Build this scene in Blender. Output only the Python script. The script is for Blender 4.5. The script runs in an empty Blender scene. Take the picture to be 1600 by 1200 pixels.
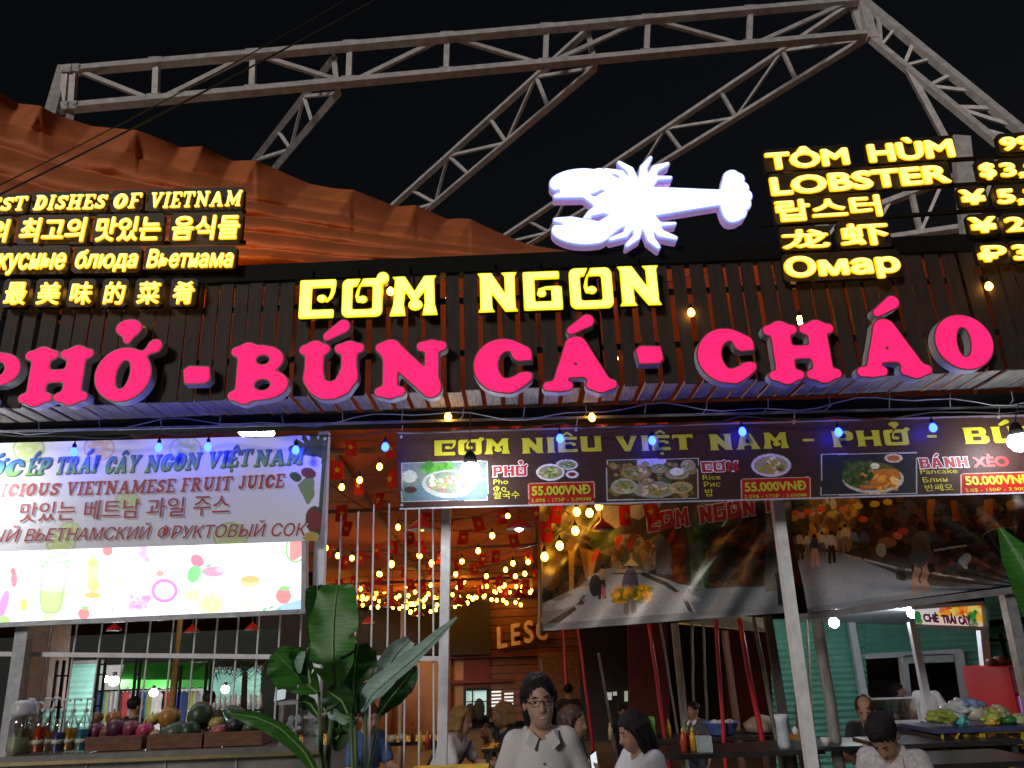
import bpy, math, random, unicodedata
import numpy as np
from mathutils import Vector, Matrix, noise as mnoise

# ------------------------------------------------------------------ camera, sky, exposure
sc = bpy.context.scene
COL = sc.collection
PITCH, ROLL = math.radians(18.86), math.radians(2.2)
FPX = 1230.0                                        # focal length in photo pixels (photo is 1600 wide)
CAM = Vector((0, 0, 1.8))
_f = Vector((0, math.cos(PITCH), math.sin(PITCH)))
_r0 = Vector((1, 0, 0)); _u0 = Vector((0, -math.sin(PITCH), math.cos(PITCH)))
_r = math.cos(ROLL) * _r0 - math.sin(ROLL) * _u0
_u = math.sin(ROLL) * _r0 + math.cos(ROLL) * _u0
cd = bpy.data.cameras.new('camera'); cam = bpy.data.objects.new('camera', cd); COL.objects.link(cam)
cd.sensor_width = 36; cd.lens = 36 * FPX / 1600; cd.clip_end = 500; cd.clip_start = .05
M = Matrix((_r, _u, -_f)).transposed().to_4x4(); M.translation = CAM
cam.matrix_world = M
sc.camera = cam
w = bpy.data.worlds.new('World'); sc.world = w; w.use_nodes = True
nt = w.node_tree; bg = nt.nodes['Background']
sky = nt.nodes.new('ShaderNodeTexSky'); sky.sky_type = 'NISHITA'; sky.sun_disc = False
sky.sun_elevation = math.radians(-2); sky.sun_rotation = math.radians(220)
nt.links.new(sky.outputs[0], bg.inputs[0]); bg.inputs[1].default_value = .032
# faint sodium glow of the town behind the photographer (night): one very weak sun
sd = bpy.data.lights.new('night_sun', 'SUN'); so = bpy.data.objects.new('night_sun', sd); COL.objects.link(so)
sd.energy = 1.15; sd.angle = math.radians(12); sd.color = (1, .93, .88)
so.rotation_euler = (math.radians(71), 0, math.radians(-32)); so.location = (0, -5, 9)
sc.view_settings.view_transform = 'Standard'; sc.view_settings.look = 'None'
sc.view_settings.exposure = 0; sc.view_settings.gamma = 1
sc.cycles.use_denoising = True
sc.cycles.max_bounces = 6; sc.cycles.diffuse_bounces = 3; sc.cycles.transparent_max_bounces = 12
sc.cycles.sample_clamp_indirect = 4
sc.cycles.use_light_tree = True
rnd = random.Random(7); rng = np.random.default_rng(7)

# ------------------------------------------------------------------ rays and planes
def ray(px, py):
    return _f + _r * ((px - 800) / FPX) + _u * ((600 - py) / FPX)
def P(px, py, Y):
    d = ray(px, py); return CAM + d * (Y / d.y)
def Pz(px, py, z):
    d = ray(px, py); return CAM + d * ((z - CAM.z) / d.z)
RV, UV, FV = np.array(_r), np.array(_u), np.array(_f)
def PA(px, py, Y):                                  # the same for arrays
    px = np.asarray(px, float); py = np.asarray(py, float)
    d = FV + RV * ((px - 800) / FPX)[..., None] + UV * ((600 - py) / FPX)[..., None]
    return np.array(CAM) + d * (np.asarray(Y, float) / d[..., 1])[..., None]
VPX, VPY = 800 - FPX / math.tan(PITCH) * math.sin(ROLL), 600 - FPX / math.tan(PITCH) * math.cos(ROLL)
def pxm(Y): return FPX / Y                          # rough pixels per metre

# ------------------------------------------------------------------ objects
def lin(c):
    c = np.asarray(c, float) / 255
    return np.where(c <= .04045, c / 12.92, ((c + .055) / 1.055) ** 2.4)
def tag(o, label=None, cat=None, group=None, kind=None):
    if label: o['label'] = label
    if cat: o['category'] = cat
    if group: o['group'] = group
    if kind: o['kind'] = kind
    return o
def thing(name, loc, label, cat, group=None):
    o = bpy.data.objects.new(name, None); COL.objects.link(o); o.location = loc
    o.empty_display_size = .1
    return tag(o, label, cat, group)
def origin(o):
    v = Vector((0, 0, 0))
    while o: v += o.location; o = o.parent
    return v
def mesh_obj(name, verts, faces, mat, parent=None, smooth=False, colors=None):
    off = origin(parent) if parent else Vector((0, 0, 0))
    V = np.asarray(verts, float).reshape(-1, 3) - np.array(off)
    me = bpy.data.meshes.new(name); me.from_pydata(V.tolist(), [], [tuple(int(i) for i in f) for f in faces])
    if smooth: me.polygons.foreach_set('use_smooth', [True] * len(me.polygons))
    if colors is not None:
        a = me.color_attributes.new('Col', 'FLOAT_COLOR', 'POINT')
        c = np.ones((len(V), 4)); c[:, :3] = colors
        a.data.foreach_set('color', c.ravel())
    me.update()
    if mat: me.materials.append(mat)
    o = bpy.data.objects.new(name, me); COL.objects.link(o)
    if parent: o.parent = parent
    return o
def inst(o, name, parent, loc):                     # another object on the same mesh
    c = o.copy(); c.name = name; COL.objects.link(c); c.parent = parent; c.location = loc; return c
class MB:
    def __init__(s): s.v = []; s.f = []
    def add(s, V, F):
        n = len(s.v); s.v += [tuple(p) for p in V]; s.f += [tuple(i + n for i in f) for f in F]; return s
    def bar(s, A, B, w, h=None, up=(0, 0, 1)):      # rectangular bar from A to B
        h = h or w; A = Vector(A); B = Vector(B); d = (B - A).normalized(); up = Vector(up)
        if abs(d.dot(up.normalized())) > .99: up = Vector((0, 1, 0))
        x = d.cross(up).normalized() * w / 2; y = x.cross(d).normalized() * h / 2
        V = [p + sx * x + sy * y for p in (A, B) for sx, sy in ((-1, -1), (1, -1), (1, 1), (-1, 1))]
        return s.add(V, [(3, 2, 1, 0), (4, 5, 6, 7)] + [(i, (i + 1) % 4, (i + 1) % 4 + 4, i + 4) for i in range(4)])
    def box(s, c, size, rz=0):
        c = Vector(c); a, b, e = (q / 2 for q in size); R = Matrix.Rotation(rz, 3, 'Z')
        V = [c + R @ Vector((sx * a, sy * b, sz * e)) for sz in (-1, 1) for sx, sy in ((-1, -1), (1, -1), (1, 1), (-1, 1))]
        return s.add(V, [(3, 2, 1, 0), (4, 5, 6, 7)] + [(i, (i + 1) % 4, (i + 1) % 4 + 4, i + 4) for i in range(4)])
    def hexa(s, Q, dY):                             # prism: polygon Q (world points) pushed back by dY
        n = len(Q); V = [Vector(q) for q in Q] + [Vector(q) + Vector((0, dY, 0)) for q in Q]
        return s.add(V, [tuple(range(n)), tuple(range(2 * n - 1, n - 1, -1))] + [(i, i + n, (i + 1) % n + n, (i + 1) % n) for i in range(n)])
    def tube(s, pts, r, n=6, cap=True):
        pts = [Vector(p) for p in pts]; rs = r if hasattr(r, '__len__') else [r] * len(pts); V = []; F = []
        ref = Vector((.3, .2, 1)).normalized()
        for i, p in enumerate(pts):
            d = (pts[min(i + 1, len(pts) - 1)] - pts[max(i - 1, 0)]).normalized()
            q = ref if abs(d.dot(ref)) < .95 else Vector((1, 0, 0))
            x = d.cross(q).normalized(); y = d.cross(x)
            V += [p + (x * math.cos(2 * math.pi * k / n) + y * math.sin(2 * math.pi * k / n)) * rs[i] for k in range(n)]
        for i in range(len(pts) - 1):
            F += [(i * n + k, i * n + (k + 1) % n, (i + 1) * n + (k + 1) % n, (i + 1) * n + k) for k in range(n)]
        if cap: F += [tuple(range(n - 1, -1, -1)), tuple(range((len(pts) - 1) * n, len(pts) * n))]
        return s.add(V, F)
    def lathe(s, prof, o, n=14, ax=None):           # profile [(r, z)]
        o = Vector(o); V = []; F = []
        R = Vector((0, 0, 1)).rotation_difference(Vector(ax)).to_matrix() if ax else Matrix.Identity(3)
        for r, z in prof:
            V += [o + R @ Vector((r * math.cos(2 * math.pi * k / n), r * math.sin(2 * math.pi * k / n), z)) for k in range(n)]
        m = len(prof)
        for i in range(m - 1):
            F += [(i * n + k, i * n + (k + 1) % n, (i + 1) * n + (k + 1) % n, (i + 1) * n + k) for k in range(n)]
        if prof[0][0] > 1e-4: F.append(tuple(range(n - 1, -1, -1)))
        if prof[-1][0] > 1e-4: F.append(tuple(range((m - 1) * n, m * n)))
        return s.add(V, F)
    def ball(s, c, r, n=10, m=7):
        r = r if hasattr(r, '__len__') else (r, r, r); c = Vector(c); V = []; F = []
        for i in range(m + 1):
            t = math.pi * i / m
            V += [c + Vector((r[0] * math.sin(t) * math.cos(2 * math.pi * k / n), r[1] * math.sin(t) * math.sin(2 * math.pi * k / n), -r[2] * math.cos(t))) for k in range(n)]
        for i in range(m):
            F += [(i * n + k, i * n + (k + 1) % n, (i + 1) * n + (k + 1) % n, (i + 1) * n + k) for k in range(n)]
        return s.add(V, F)
    def build(s, name, mat, parent=None, smooth=False):
        return mesh_obj(name, s.v, s.f, mat, parent, smooth)

# ------------------------------------------------------------------ materials
MATS = {}
def mat(name, rgb, rough=.6, metal=0, var=.25, scale=8, bump=0, spec=.5, stretch=None, rgb2=None, trans=0, aniso=None):
    if name in MATS: return MATS[name]
    m = bpy.data.materials.new(name); m.use_nodes = True; MATS[name] = m
    N = m.node_tree.nodes; L = m.node_tree.links; b = N['Principled BSDF']
    tc = N.new('ShaderNodeTexCoord'); mp = N.new('ShaderNodeMapping'); nz = N.new('ShaderNodeTexNoise')
    L.new(tc.outputs['Object'], mp.inputs[0]); L.new(mp.outputs[0], nz.inputs[0])
    if stretch: mp.inputs['Scale'].default_value = stretch
    nz.inputs['Scale'].default_value = scale; nz.inputs['Detail'].default_value = 5; nz.inputs['Roughness'].default_value = .65
    cr = N.new('ShaderNodeValToRGB'); L.new(nz.outputs[0], cr.inputs[0])
    c = np.array(rgb, float); d = np.array(rgb2, float) if rgb2 is not None else c * (1 - var)
    e = c * (1 + var * .6) if rgb2 is None else c
    cr.color_ramp.elements[0].position = .32; cr.color_ramp.elements[1].position = .7
    cr.color_ramp.elements[0].color = (*d, 1); cr.color_ramp.elements[1].color = (*np.minimum(e, 1), 1)
    L.new(cr.outputs[0], b.inputs['Base Color'])
    b.inputs['Roughness'].default_value = rough; b.inputs['Metallic'].default_value = metal
    b.inputs['Specular IOR Level'].default_value = spec
    if bump:
        bp = N.new('ShaderNodeBump'); bp.inputs['Strength'].default_value = bump; bp.inputs['Distance'].default_value = .01
        L.new(nz.outputs[0], bp.inputs['Height']); L.new(bp.outputs[0], b.inputs['Normal'])
    if trans:
        t = N.new('ShaderNodeBsdfTranslucent'); L.new(cr.outputs[0], t.inputs[0]); mx = N.new('ShaderNodeMixShader')
        mx.inputs[0].default_value = trans; L.new(b.outputs[0], mx.inputs[1]); L.new(t.outputs[0], mx.inputs[2])
        L.new(mx.outputs[0], N['Material Output'].inputs[0])
    return m
def emit(name, rgb, s=1.0, uneven=0):
    if name in MATS: return MATS[name]
    m = bpy.data.materials.new(name); m.use_nodes = True; MATS[name] = m
    b = m.node_tree.nodes['Principled BSDF']; b.inputs['Base Color'].default_value = (*[min(.8, c) for c in rgb], 1)
    b.inputs['Emission Color'].default_value = (*rgb, 1); b.inputs['Emission Strength'].default_value = s
    b.inputs['Roughness'].default_value = .6; b.inputs['Specular IOR Level'].default_value = .1
    if uneven:                                      # LED modules behind the face are never quite equal
        N = m.node_tree.nodes; L = m.node_tree.links; tc = N.new('ShaderNodeTexCoord'); nz = N.new('ShaderNodeTexNoise'); nz.inputs['Scale'].default_value = 7; nz.inputs['Detail'].default_value = 2
        mr = N.new('ShaderNodeMapRange'); mr.inputs[1].default_value = .3; mr.inputs[2].default_value = .7; mr.inputs[3].default_value = s * (1 - uneven); mr.inputs[4].default_value = s * (1 + uneven)
        L.new(tc.outputs['Object'], nz.inputs[0]); L.new(nz.outputs[0], mr.inputs[0]); L.new(mr.outputs[0], b.inputs['Emission Strength'])
    return m
def vcol(name, rough=.5, emission=0, trans=0, spec=.4):
    if name in MATS: return MATS[name]
    m = bpy.data.materials.new(name); m.use_nodes = True; MATS[name] = m
    N = m.node_tree.nodes; L = m.node_tree.links; b = N['Principled BSDF']
    a = N.new('ShaderNodeAttribute'); a.attribute_name = 'Col'
    L.new(a.outputs['Color'], b.inputs['Base Color']); b.inputs['Roughness'].default_value = rough
    b.inputs['Specular IOR Level'].default_value = spec
    if emission:
        L.new(a.outputs['Color'], b.inputs['Emission Color']); b.inputs['Emission Strength'].default_value = emission
    if trans:
        t = N.new('ShaderNodeBsdfTranslucent'); L.new(a.outputs['Color'], t.inputs[0]); mx = N.new('ShaderNodeMixShader')
        mx.inputs[0].default_value = trans; L.new(b.outputs[0], mx.inputs[1]); L.new(t.outputs[0], mx.inputs[2])
        L.new(mx.outputs[0], N['Material Output'].inputs[0])
    return m
def glass(name, rgb=(1, 1, 1), mixv=.14):
    if name in MATS: return MATS[name]
    m = bpy.data.materials.new(name); m.use_nodes = True; MATS[name] = m
    N = m.node_tree.nodes; L = m.node_tree.links
    t = N.new('ShaderNodeBsdfTransparent'); t.inputs[0].default_value = (*rgb, 1)
    g = N.new('ShaderNodeBsdfGlossy'); g.inputs['Roughness'].default_value = .06; mx = N.new('ShaderNodeMixShader')
    lw = N.new('ShaderNodeLayerWeight'); lw.inputs[0].default_value = .35
    mm = N.new('ShaderNodeMath'); mm.operation = 'MULTIPLY_ADD'; mm.inputs[1].default_value = .5; mm.inputs[2].default_value = mixv
    L.new(lw.outputs['Fresnel'], mm.inputs[0]); L.new(mm.outputs[0], mx.inputs[0])
    L.new(t.outputs[0], mx.inputs[1]); L.new(g.outputs[0], mx.inputs[2]); L.new(mx.outputs[0], N['Material Output'].inputs[0])
    return m

# ------------------------------------------------------------------ outline letters: 2D distance fields, contours, extrusion
def sd_seg(X, Y, a, b, ra, rb):
    ax, ay = a; bx, by = b; dx, dy = bx - ax, by - ay; L = dx * dx + dy * dy + 1e-12
    t = np.clip(((X - ax) * dx + (Y - ay) * dy) / L, 0, 1)
    return np.hypot(X - ax - t * dx, Y - ay - t * dy) - (ra + (rb - ra) * t)
def sd_ell(X, Y, cx, cy, rx, ry, rot=0):
    c, s = math.cos(rot), math.sin(rot); x = (X - cx) * c + (Y - cy) * s; y = -(X - cx) * s + (Y - cy) * c
    k0 = np.hypot(x / rx, y / ry); k1 = np.hypot(x / rx ** 2, y / ry ** 2) + 1e-9
    return np.where(k0 < 1e-6, -min(rx, ry), k0 * (k0 - 1) / k1)
def sd_box(X, Y, x0, y0, x1, y1, r=0):
    qx = np.abs(X - (x0 + x1) / 2) - (x1 - x0) / 2 + r; qy = np.abs(Y - (y0 + y1) / 2) - (y1 - y0) / 2 + r
    return np.hypot(np.maximum(qx, 0), np.maximum(qy, 0)) + np.minimum(np.maximum(qx, qy), 0) - r
def sd_poly(X, Y, pts):
    n = len(pts); d = np.full(X.shape, 1e9); ins = np.zeros(X.shape, bool)
    for i in range(n):
        (ax, ay), (bx, by) = pts[i], pts[(i + 1) % n]
        d = np.minimum(d, sd_seg(X, Y, (ax, ay), (bx, by), 0, 0))
        if ay != by:
            c = ((ay > Y) != (by > Y)) & (X < (bx - ax) * (Y - ay) / (by - ay) + ax); ins ^= c
    return np.where(ins, -d, d)
def smin(a, b, k):
    if k <= 0: return np.minimum(a, b)
    h = np.maximum(k - np.abs(a - b), 0) / k
    return np.minimum(a, b) - h * h * k * .25
def field(prims, X, Y, k):
    D = np.full(X.shape, 1e3)
    for p in prims:
        op = p[0]; neg = op[0] == '-'; o = op.lstrip('-')
        if o == 's':
            q = np.full(X.shape, 1e3); pts = p[2]
            for a, b in zip(pts[:-1], pts[1:]): q = np.minimum(q, sd_seg(X, Y, a, b, p[1], p[1]))
        elif o == 'v':
            q = np.full(X.shape, 1e3); pts = p[1]
            for a, b in zip(pts[:-1], pts[1:]): q = np.minimum(q, sd_seg(X, Y, a[:2], b[:2], a[2], b[2]))
        elif o == 'e': q = sd_ell(X, Y, *p[1:])
        elif o == 'b': q = sd_box(X, Y, *p[1:])
        elif o == 'p': q = sd_poly(X, Y, p[1])
        D = np.maximum(D, -q) if neg else smin(D, q, k)
    return D
def contours(D, x0, y0, h, iso=0.0):                # marching squares -> closed loops
    Z = D - iso; nx, ny = Z.shape; S = Z < 0; nxt = {}
    code = S[:-1, :-1] * 1 + S[1:, :-1] * 2 + S[1:, 1:] * 4 + S[:-1, 1:] * 8
    T = {1: [(3, 0)], 2: [(0, 1)], 3: [(3, 1)], 4: [(1, 2)], 5: [(3, 0), (1, 2)], 6: [(0, 2)], 7: [(3, 2)], 8: [(2, 3)],
         9: [(2, 0)], 10: [(0, 1), (2, 3)], 11: [(2, 1)], 12: [(1, 3)], 13: [(1, 0)], 14: [(0, 3)]}
    def pt(e):
        i, j, v = e
        if v == 0: t = Z[i, j] / (Z[i, j] - Z[i + 1, j]); return (x0 + (i + t) * h, y0 + j * h)
        t = Z[i, j] / (Z[i, j] - Z[i, j + 1]); return (x0 + i * h, y0 + (j + t) * h)
    for i, j in np.argwhere((code > 0) & (code < 15)):
        E = {0: (i, j, 0), 1: (i + 1, j, 1), 2: (i, j + 1, 0), 3: (i, j, 1)}
        for a, b in T[int(code[i, j])]: nxt[E[a]] = E[b]
    loops = []
    while nxt:
        s = next(iter(nxt)); e = s; L = []
        while e in nxt: L.append(pt(e)); e = nxt.pop(e)
        L = np.array(L)
        if len(L) < 6: continue
        L = (np.roll(L, 1, 0) + 2 * L + np.roll(L, -1, 0)) / 4
        loops.append(L[::2] if len(L) > 40 else L)
    return loops
def loops_mesh(loops, z0, z1):                      # filled outline between depth z0 (front) and z1 (back): verts (x, y, depth)
    c = bpy.data.curves.new('outline', 'CURVE'); c.dimensions = '2D'; c.fill_mode = 'BOTH'; c.extrude = abs(z1 - z0) / 2
    for L in loops:
        s = c.splines.new('POLY'); s.points.add(len(L) - 1)
        q = np.zeros((len(L), 4)); q[:, :2] = L; q[:, 3] = 1
        s.points.foreach_set('co', q.ravel()); s.use_cyclic_u = True
    return curve_mesh(c, z0, z1)
def curve_mesh(c, z0, z1):
    o = bpy.data.objects.new('outline', c); m = bpy.data.meshes.new_from_object(o)
    V = np.empty(len(m.vertices) * 3); m.vertices.foreach_get('co', V); V = V.reshape(-1, 3)
    F = [tuple(p.vertices) for p in m.polygons]
    V[:, 2] = (z0 + z1) / 2 - V[:, 2]
    bpy.data.objects.remove(o); bpy.data.curves.remove(c); bpy.data.meshes.remove(m)
    return V, F
def textmesh(s, z0, z1, bold=0., shear=0.):
    c = bpy.data.curves.new('lettering', 'FONT'); c.body = s; c.extrude = abs(z1 - z0) / 2; c.offset = bold; c.shear = shear
    c.resolution_u = 4
    return curve_mesh(c, z0, z1)
BF = {}
def boldfield(s, shear=0., h=.018):
    """signed distance to typed lettering, so that it can be thickened without its outline crossing itself"""
    if (s, shear) in BF: return BF[(s, shear)]
    c = bpy.data.curves.new('lettering', 'FONT'); c.body = s; c.shear = shear; c.resolution_u = 3
    o = bpy.data.objects.new('outline', c); m = bpy.data.meshes.new_from_object(o); cnt = {}; co = [tuple(v.co[:2]) for v in m.vertices]; polys = [[co[i] for i in p.vertices] for p in m.polygons]
    for p in m.polygons:
        for e in p.edge_keys: cnt[e] = cnt.get(e, 0) + 1
    S = np.array([[*co[a], *co[b]] for (a, b), n in cnt.items() if n == 1])
    bpy.data.objects.remove(o); bpy.data.curves.remove(c); bpy.data.meshes.remove(m)
    bb = (S[:, ::2].min(), S[:, ::2].max(), S[:, 1::2].min(), S[:, 1::2].max())
    def inside(X, Y):                               # covered by any face (glyph outlines may overlap)
        I = np.zeros(X.shape, bool)
        for q in polys:
            n = len(q); I2 = np.zeros(X.shape, bool)
            for i in range(n):
                (ax, ay), (bx, by) = q[i], q[(i + 1) % n]
                if ay != by: I2 ^= ((ay > Y) != (by > Y)) & (X < (bx - ax) * (Y - ay) / (by - ay) + ax)
            I |= I2
        return I
    Q = []
    for ax, ay, bx, by in S:
        n = max(1, int(math.hypot(bx - ax, by - ay) / .03)); Q += [(ax + (bx - ax) * i / n, ay + (by - ay) * i / n, ax + (bx - ax) * (i + 1) / n, ay + (by - ay) * (i + 1) / n) for i in range(n)]
    S = np.array(Q); mx, my = (S[:, 0] + S[:, 2]) / 2, (S[:, 1] + S[:, 3]) / 2; nx, ny = S[:, 3] - S[:, 1], S[:, 0] - S[:, 2]; L = np.hypot(nx, ny) + 1e-9
    both = inside(mx + nx / L * .004, my + ny / L * .004) & inside(mx - nx / L * .004, my - ny / L * .004); S = S[~both]
    x = np.arange(bb[0] - .12, bb[1] + .12, h); y = np.arange(bb[2] - .12 + 1.3e-4, bb[3] + .12, h)
    X, Y = np.meshgrid(x, y, indexing='ij'); d = np.full(X.shape, 1e3); ins = np.zeros(X.shape, bool)
    for ax, ay, bx, by in S:
        i0, i1 = np.searchsorted(x, (min(ax, bx) - .14, max(ax, bx) + .14)); d[i0:i1] = np.minimum(d[i0:i1], sd_seg(X[i0:i1], Y[i0:i1], (ax, ay), (bx, by), 0, 0))
    for q in polys:
        xs, ys = [p[0] for p in q], [p[1] for p in q]; i0, i1 = np.searchsorted(x, (min(xs), max(xs))); j0, j1 = np.searchsorted(y, (min(ys), max(ys)))
        if i1 > i0 and j1 > j0: ins[i0:i1, j0:j1] |= sd_poly(X[i0:i1, j0:j1], Y[i0:i1, j0:j1], q) <= 0
    BF[(s, shear)] = (np.where(ins, -d, d), x, y, h, bb); return BF[(s, shear)]
def boldmesh(s, z0, z1, bold, shear=0.):
    D, x, y, h, bb = boldfield(s, shear); V, F = loops_mesh(contours(D, x[0], y[0], h, bold), z0, z1); return V, F, bb
def pxmap(V, F, pl, pr, h, Y, umin, umax, vmax, vmin=0., lean=0.):
    """local (x, y, depth) onto the plane at distance Y: baseline pl -> pr, height h, all in photo pixels"""
    u = (V[:, 0] - umin) / (umax - umin); v = (V[:, 1] - vmin) / (vmax - vmin)
    bx = pl[0] + (pr[0] - pl[0]) * u; by = pl[1] + (pr[1] - pl[1]) * u
    dx, dy = VPX - bx, VPY - by; n = np.hypot(dx, dy)
    W = PA(bx + (dx / n + lean) * h * v, by + dy / n * h * v, np.full(len(V), Y)); W[:, 1] += V[:, 2]
    return W
CAPH = .727
CJK = {}
def write(name, s, pl, pr, h, Y, material, parent, z=(0., .002), bold=0., shear=0., fit='cap', top=None):
    """flat or raised lettering on the plane Y (depth z measured from it)"""
    if bold > .004: V, F, _ = boldmesh(s, z[0], z[1], bold * .8, shear)
    else: V, F = textmesh(s, z[0], z[1], bold, shear)
    if fit == 'cap': v0, v1 = 0., CAPH
    else: v0, v1 = V[:, 1].min(), V[:, 1].max()
    W = pxmap(V, F, pl, pr, h, Y, V[:, 0].min(), V[:, 0].max(), v1, v0)
    return mesh_obj(name, W, F, material, parent) if name else (W, F)

def slab(ch, r=.175, q=.1):
    dr = max(0., .15 - r)
    S = lambda x, y, a=.2: ('s', q, [(x - a, y), (x + a, y)])
    b, t = q, 1 - q; st = lambda x, y0=.1, y1=.9, k=1: ('s', r * k, [(x, y0), (x, y1)])
    bar = lambda pts, k=.75: ('s', r * k, pts)
    G = {
     'H': (1.15, [st(.27), st(.88), S(.27, b), S(.27, t), S(.88, b), S(.88, t), bar([(.27, .5), (.88, .5)])]),
     'P': (.98, [st(.27), S(.27, b), ('s', q, [(.08, t), (.5, t)]), ('e', .56, .675, .4, .325), ('-e', .53, .68, .12 + .6 * dr, .13 + .6 * dr)]),
     'B': (1., [st(.27), ('s', q, [(.08, t), (.5, t)]), ('s', q, [(.08, b), (.5, b)]), ('e', .54, .74, .35, .26), ('e', .58, .285, .41, .285),
                ('-e', .53, .735, .1 + .7 * dr, .075 + .7 * dr), ('-e', .55, .28, .12 + .7 * dr, .09 + .7 * dr)]),
     'O': (1., [('e', .5, .5, .5, .5), ('-e', .5, .5, .105 + 1.3 * dr, .25 + 1.4 * dr, -.12)]),
     'U': (1.12, [st(.26, .38), st(.86, .38, .9, .85), S(.26, t, .18), S(.86, t, .17), ('s', r, [(.26, .4), (.32, .25), (.45, .16), (.6, .155), (.75, .22), (.85, .4)])]),
     'N': (1.18, [st(.25, k=.8), st(.95, k=.75), ('s', r * 1.1, [(.25, .86), (.93, .16)]), S(.25, b, .17), ('s', q, [(.08, t), (.3, t)]), S(.95, t, .17)]),
     'C': (.97, [('e', .5, .5, .5, .5), ('-e', .6, .5, .17 + .9 * dr, .25 + 1.2 * dr), ('-s', .11, [(.7, .48), (1.2, .44)]),
                 ('v', [(.78, .72, r * .9), (.85, .72, r * .75)]), ('v', [(.6, .14, r * .8), (.87, .28, r * .6)])]),
     'A': (1.22, [('v', [(.53, .84, r * .9), (.24, .12, r * .7)]), ('v', [(.6, .84, r * 1.05), (.96, .12, r * 1.05)]), S(.23, b, .17), S(.97, b, .18), bar([(.36, .36), (.85, .36)], .7)]),
     'D': (1.02, [('e', .48, .5, .5, .5), ('-p', [(-.3, -.2), (.14, -.2), (.14, 1.2), (-.3, 1.2)]), st(.25), ('s', q, [(.06, t), (.45, t)]), ('s', q, [(.06, b), (.45, b)]), ('-e', .53, .5, .13 + .8 * dr, .26 + .8 * dr)]),
     'I': (.5, [st(.25), S(.25, b, .17), S(.25, t, .17)]),
     'S': (.85, [('s', r * .85, [(.74, .78), (.6, .86), (.4, .87), (.2, .78), (.19, .64), (.36, .54), (.58, .45), (.68, .32), (.62, .18), (.42, .12), (.22, .16), (.12, .26)]), ('s', q * .9, [(.8, .68), (.8, .92)]), ('s', q * .9, [(.07, .1), (.07, .34)])]),
     'E': (.88, [st(.25), ('s', q, [(.06, t), (.78, t)]), ('s', q, [(.06, b), (.82, b)]), bar([(.25, .5), (.6, .5)], .6), ('s', q, [(.8, .75), (.8, t)]), ('s', q, [(.82, b), (.82, .27)])]),
     'F': (.85, [st(.25), ('s', q, [(.06, t), (.78, t)]), S(.25, b, .19), bar([(.25, .5), (.6, .5)], .6), ('s', q, [(.8, .75), (.8, t)])]),
     'V': (1.08, [('v', [(.22, .9, r), (.52, .12, r * .9)]), ('v', [(.88, .9, r * .7), (.55, .12, r * .8)]), S(.22, t, .17), S(.88, t, .15)]),
     'T': (1., [st(.5), S(.5, b, .2), ('s', q, [(.07, t), (.93, t)]), ('s', q, [(.06, .74), (.06, t)]), ('s', q, [(.94, .74), (.94, t)])]),
     'M': (1.4, [st(.24, k=.75), st(1.16), ('s', r, [(.26, .86), (.68, .2)]), ('s', r * .8, [(.68, .2), (1.12, .86)]), S(.24, b, .15), S(1.16, b, .17), ('s', q, [(.08, t), (.3, t)]), ('s', q, [(1.1, t), (1.32, t)])]),
     'L': (.85, [st(.25), S(.25, t, .19), ('s', q, [(.06, b), (.78, b)]), ('s', q, [(.79, b), (.79, .32)])]),
     'R': (1.05, [st(.25), S(.25, b, .18), ('s', q, [(.06, t), (.5, t)]), ('e', .52, .72, .36, .28), ('-e', .5, .72, .11 + .6 * dr, .09 + .6 * dr), ('s', r, [(.55, .42), (.85, .12)]), ('s', q, [(.85, b), (.98, b)])]),
     'J': (.75, [('s', r, [(.5, .9), (.5, .3)]), ('s', r * .85, [(.5, .3), (.42, .16), (.28, .13), (.17, .22)]), S(.5, t, .18)]),
     'G': (1., [('e', .5, .5, .5, .5), ('-e', .58, .5, .17 + .9 * dr, .27 + .8 * dr), ('-s', .1, [(.7, .6), (1.2, .6)]), ('v', [(.78, .74, r * .8), (.84, .74, r * .7)]), ('s', r * .8, [(.8, .14), (.8, .4)]), S(.78, .43, .16)]),
     '-': (.6, [('p', [(.08, .36), (.5, .36), (.6, .42), (.56, .62), (.14, .64), (.02, .58)])]),
    }
    return G[ch]
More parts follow.
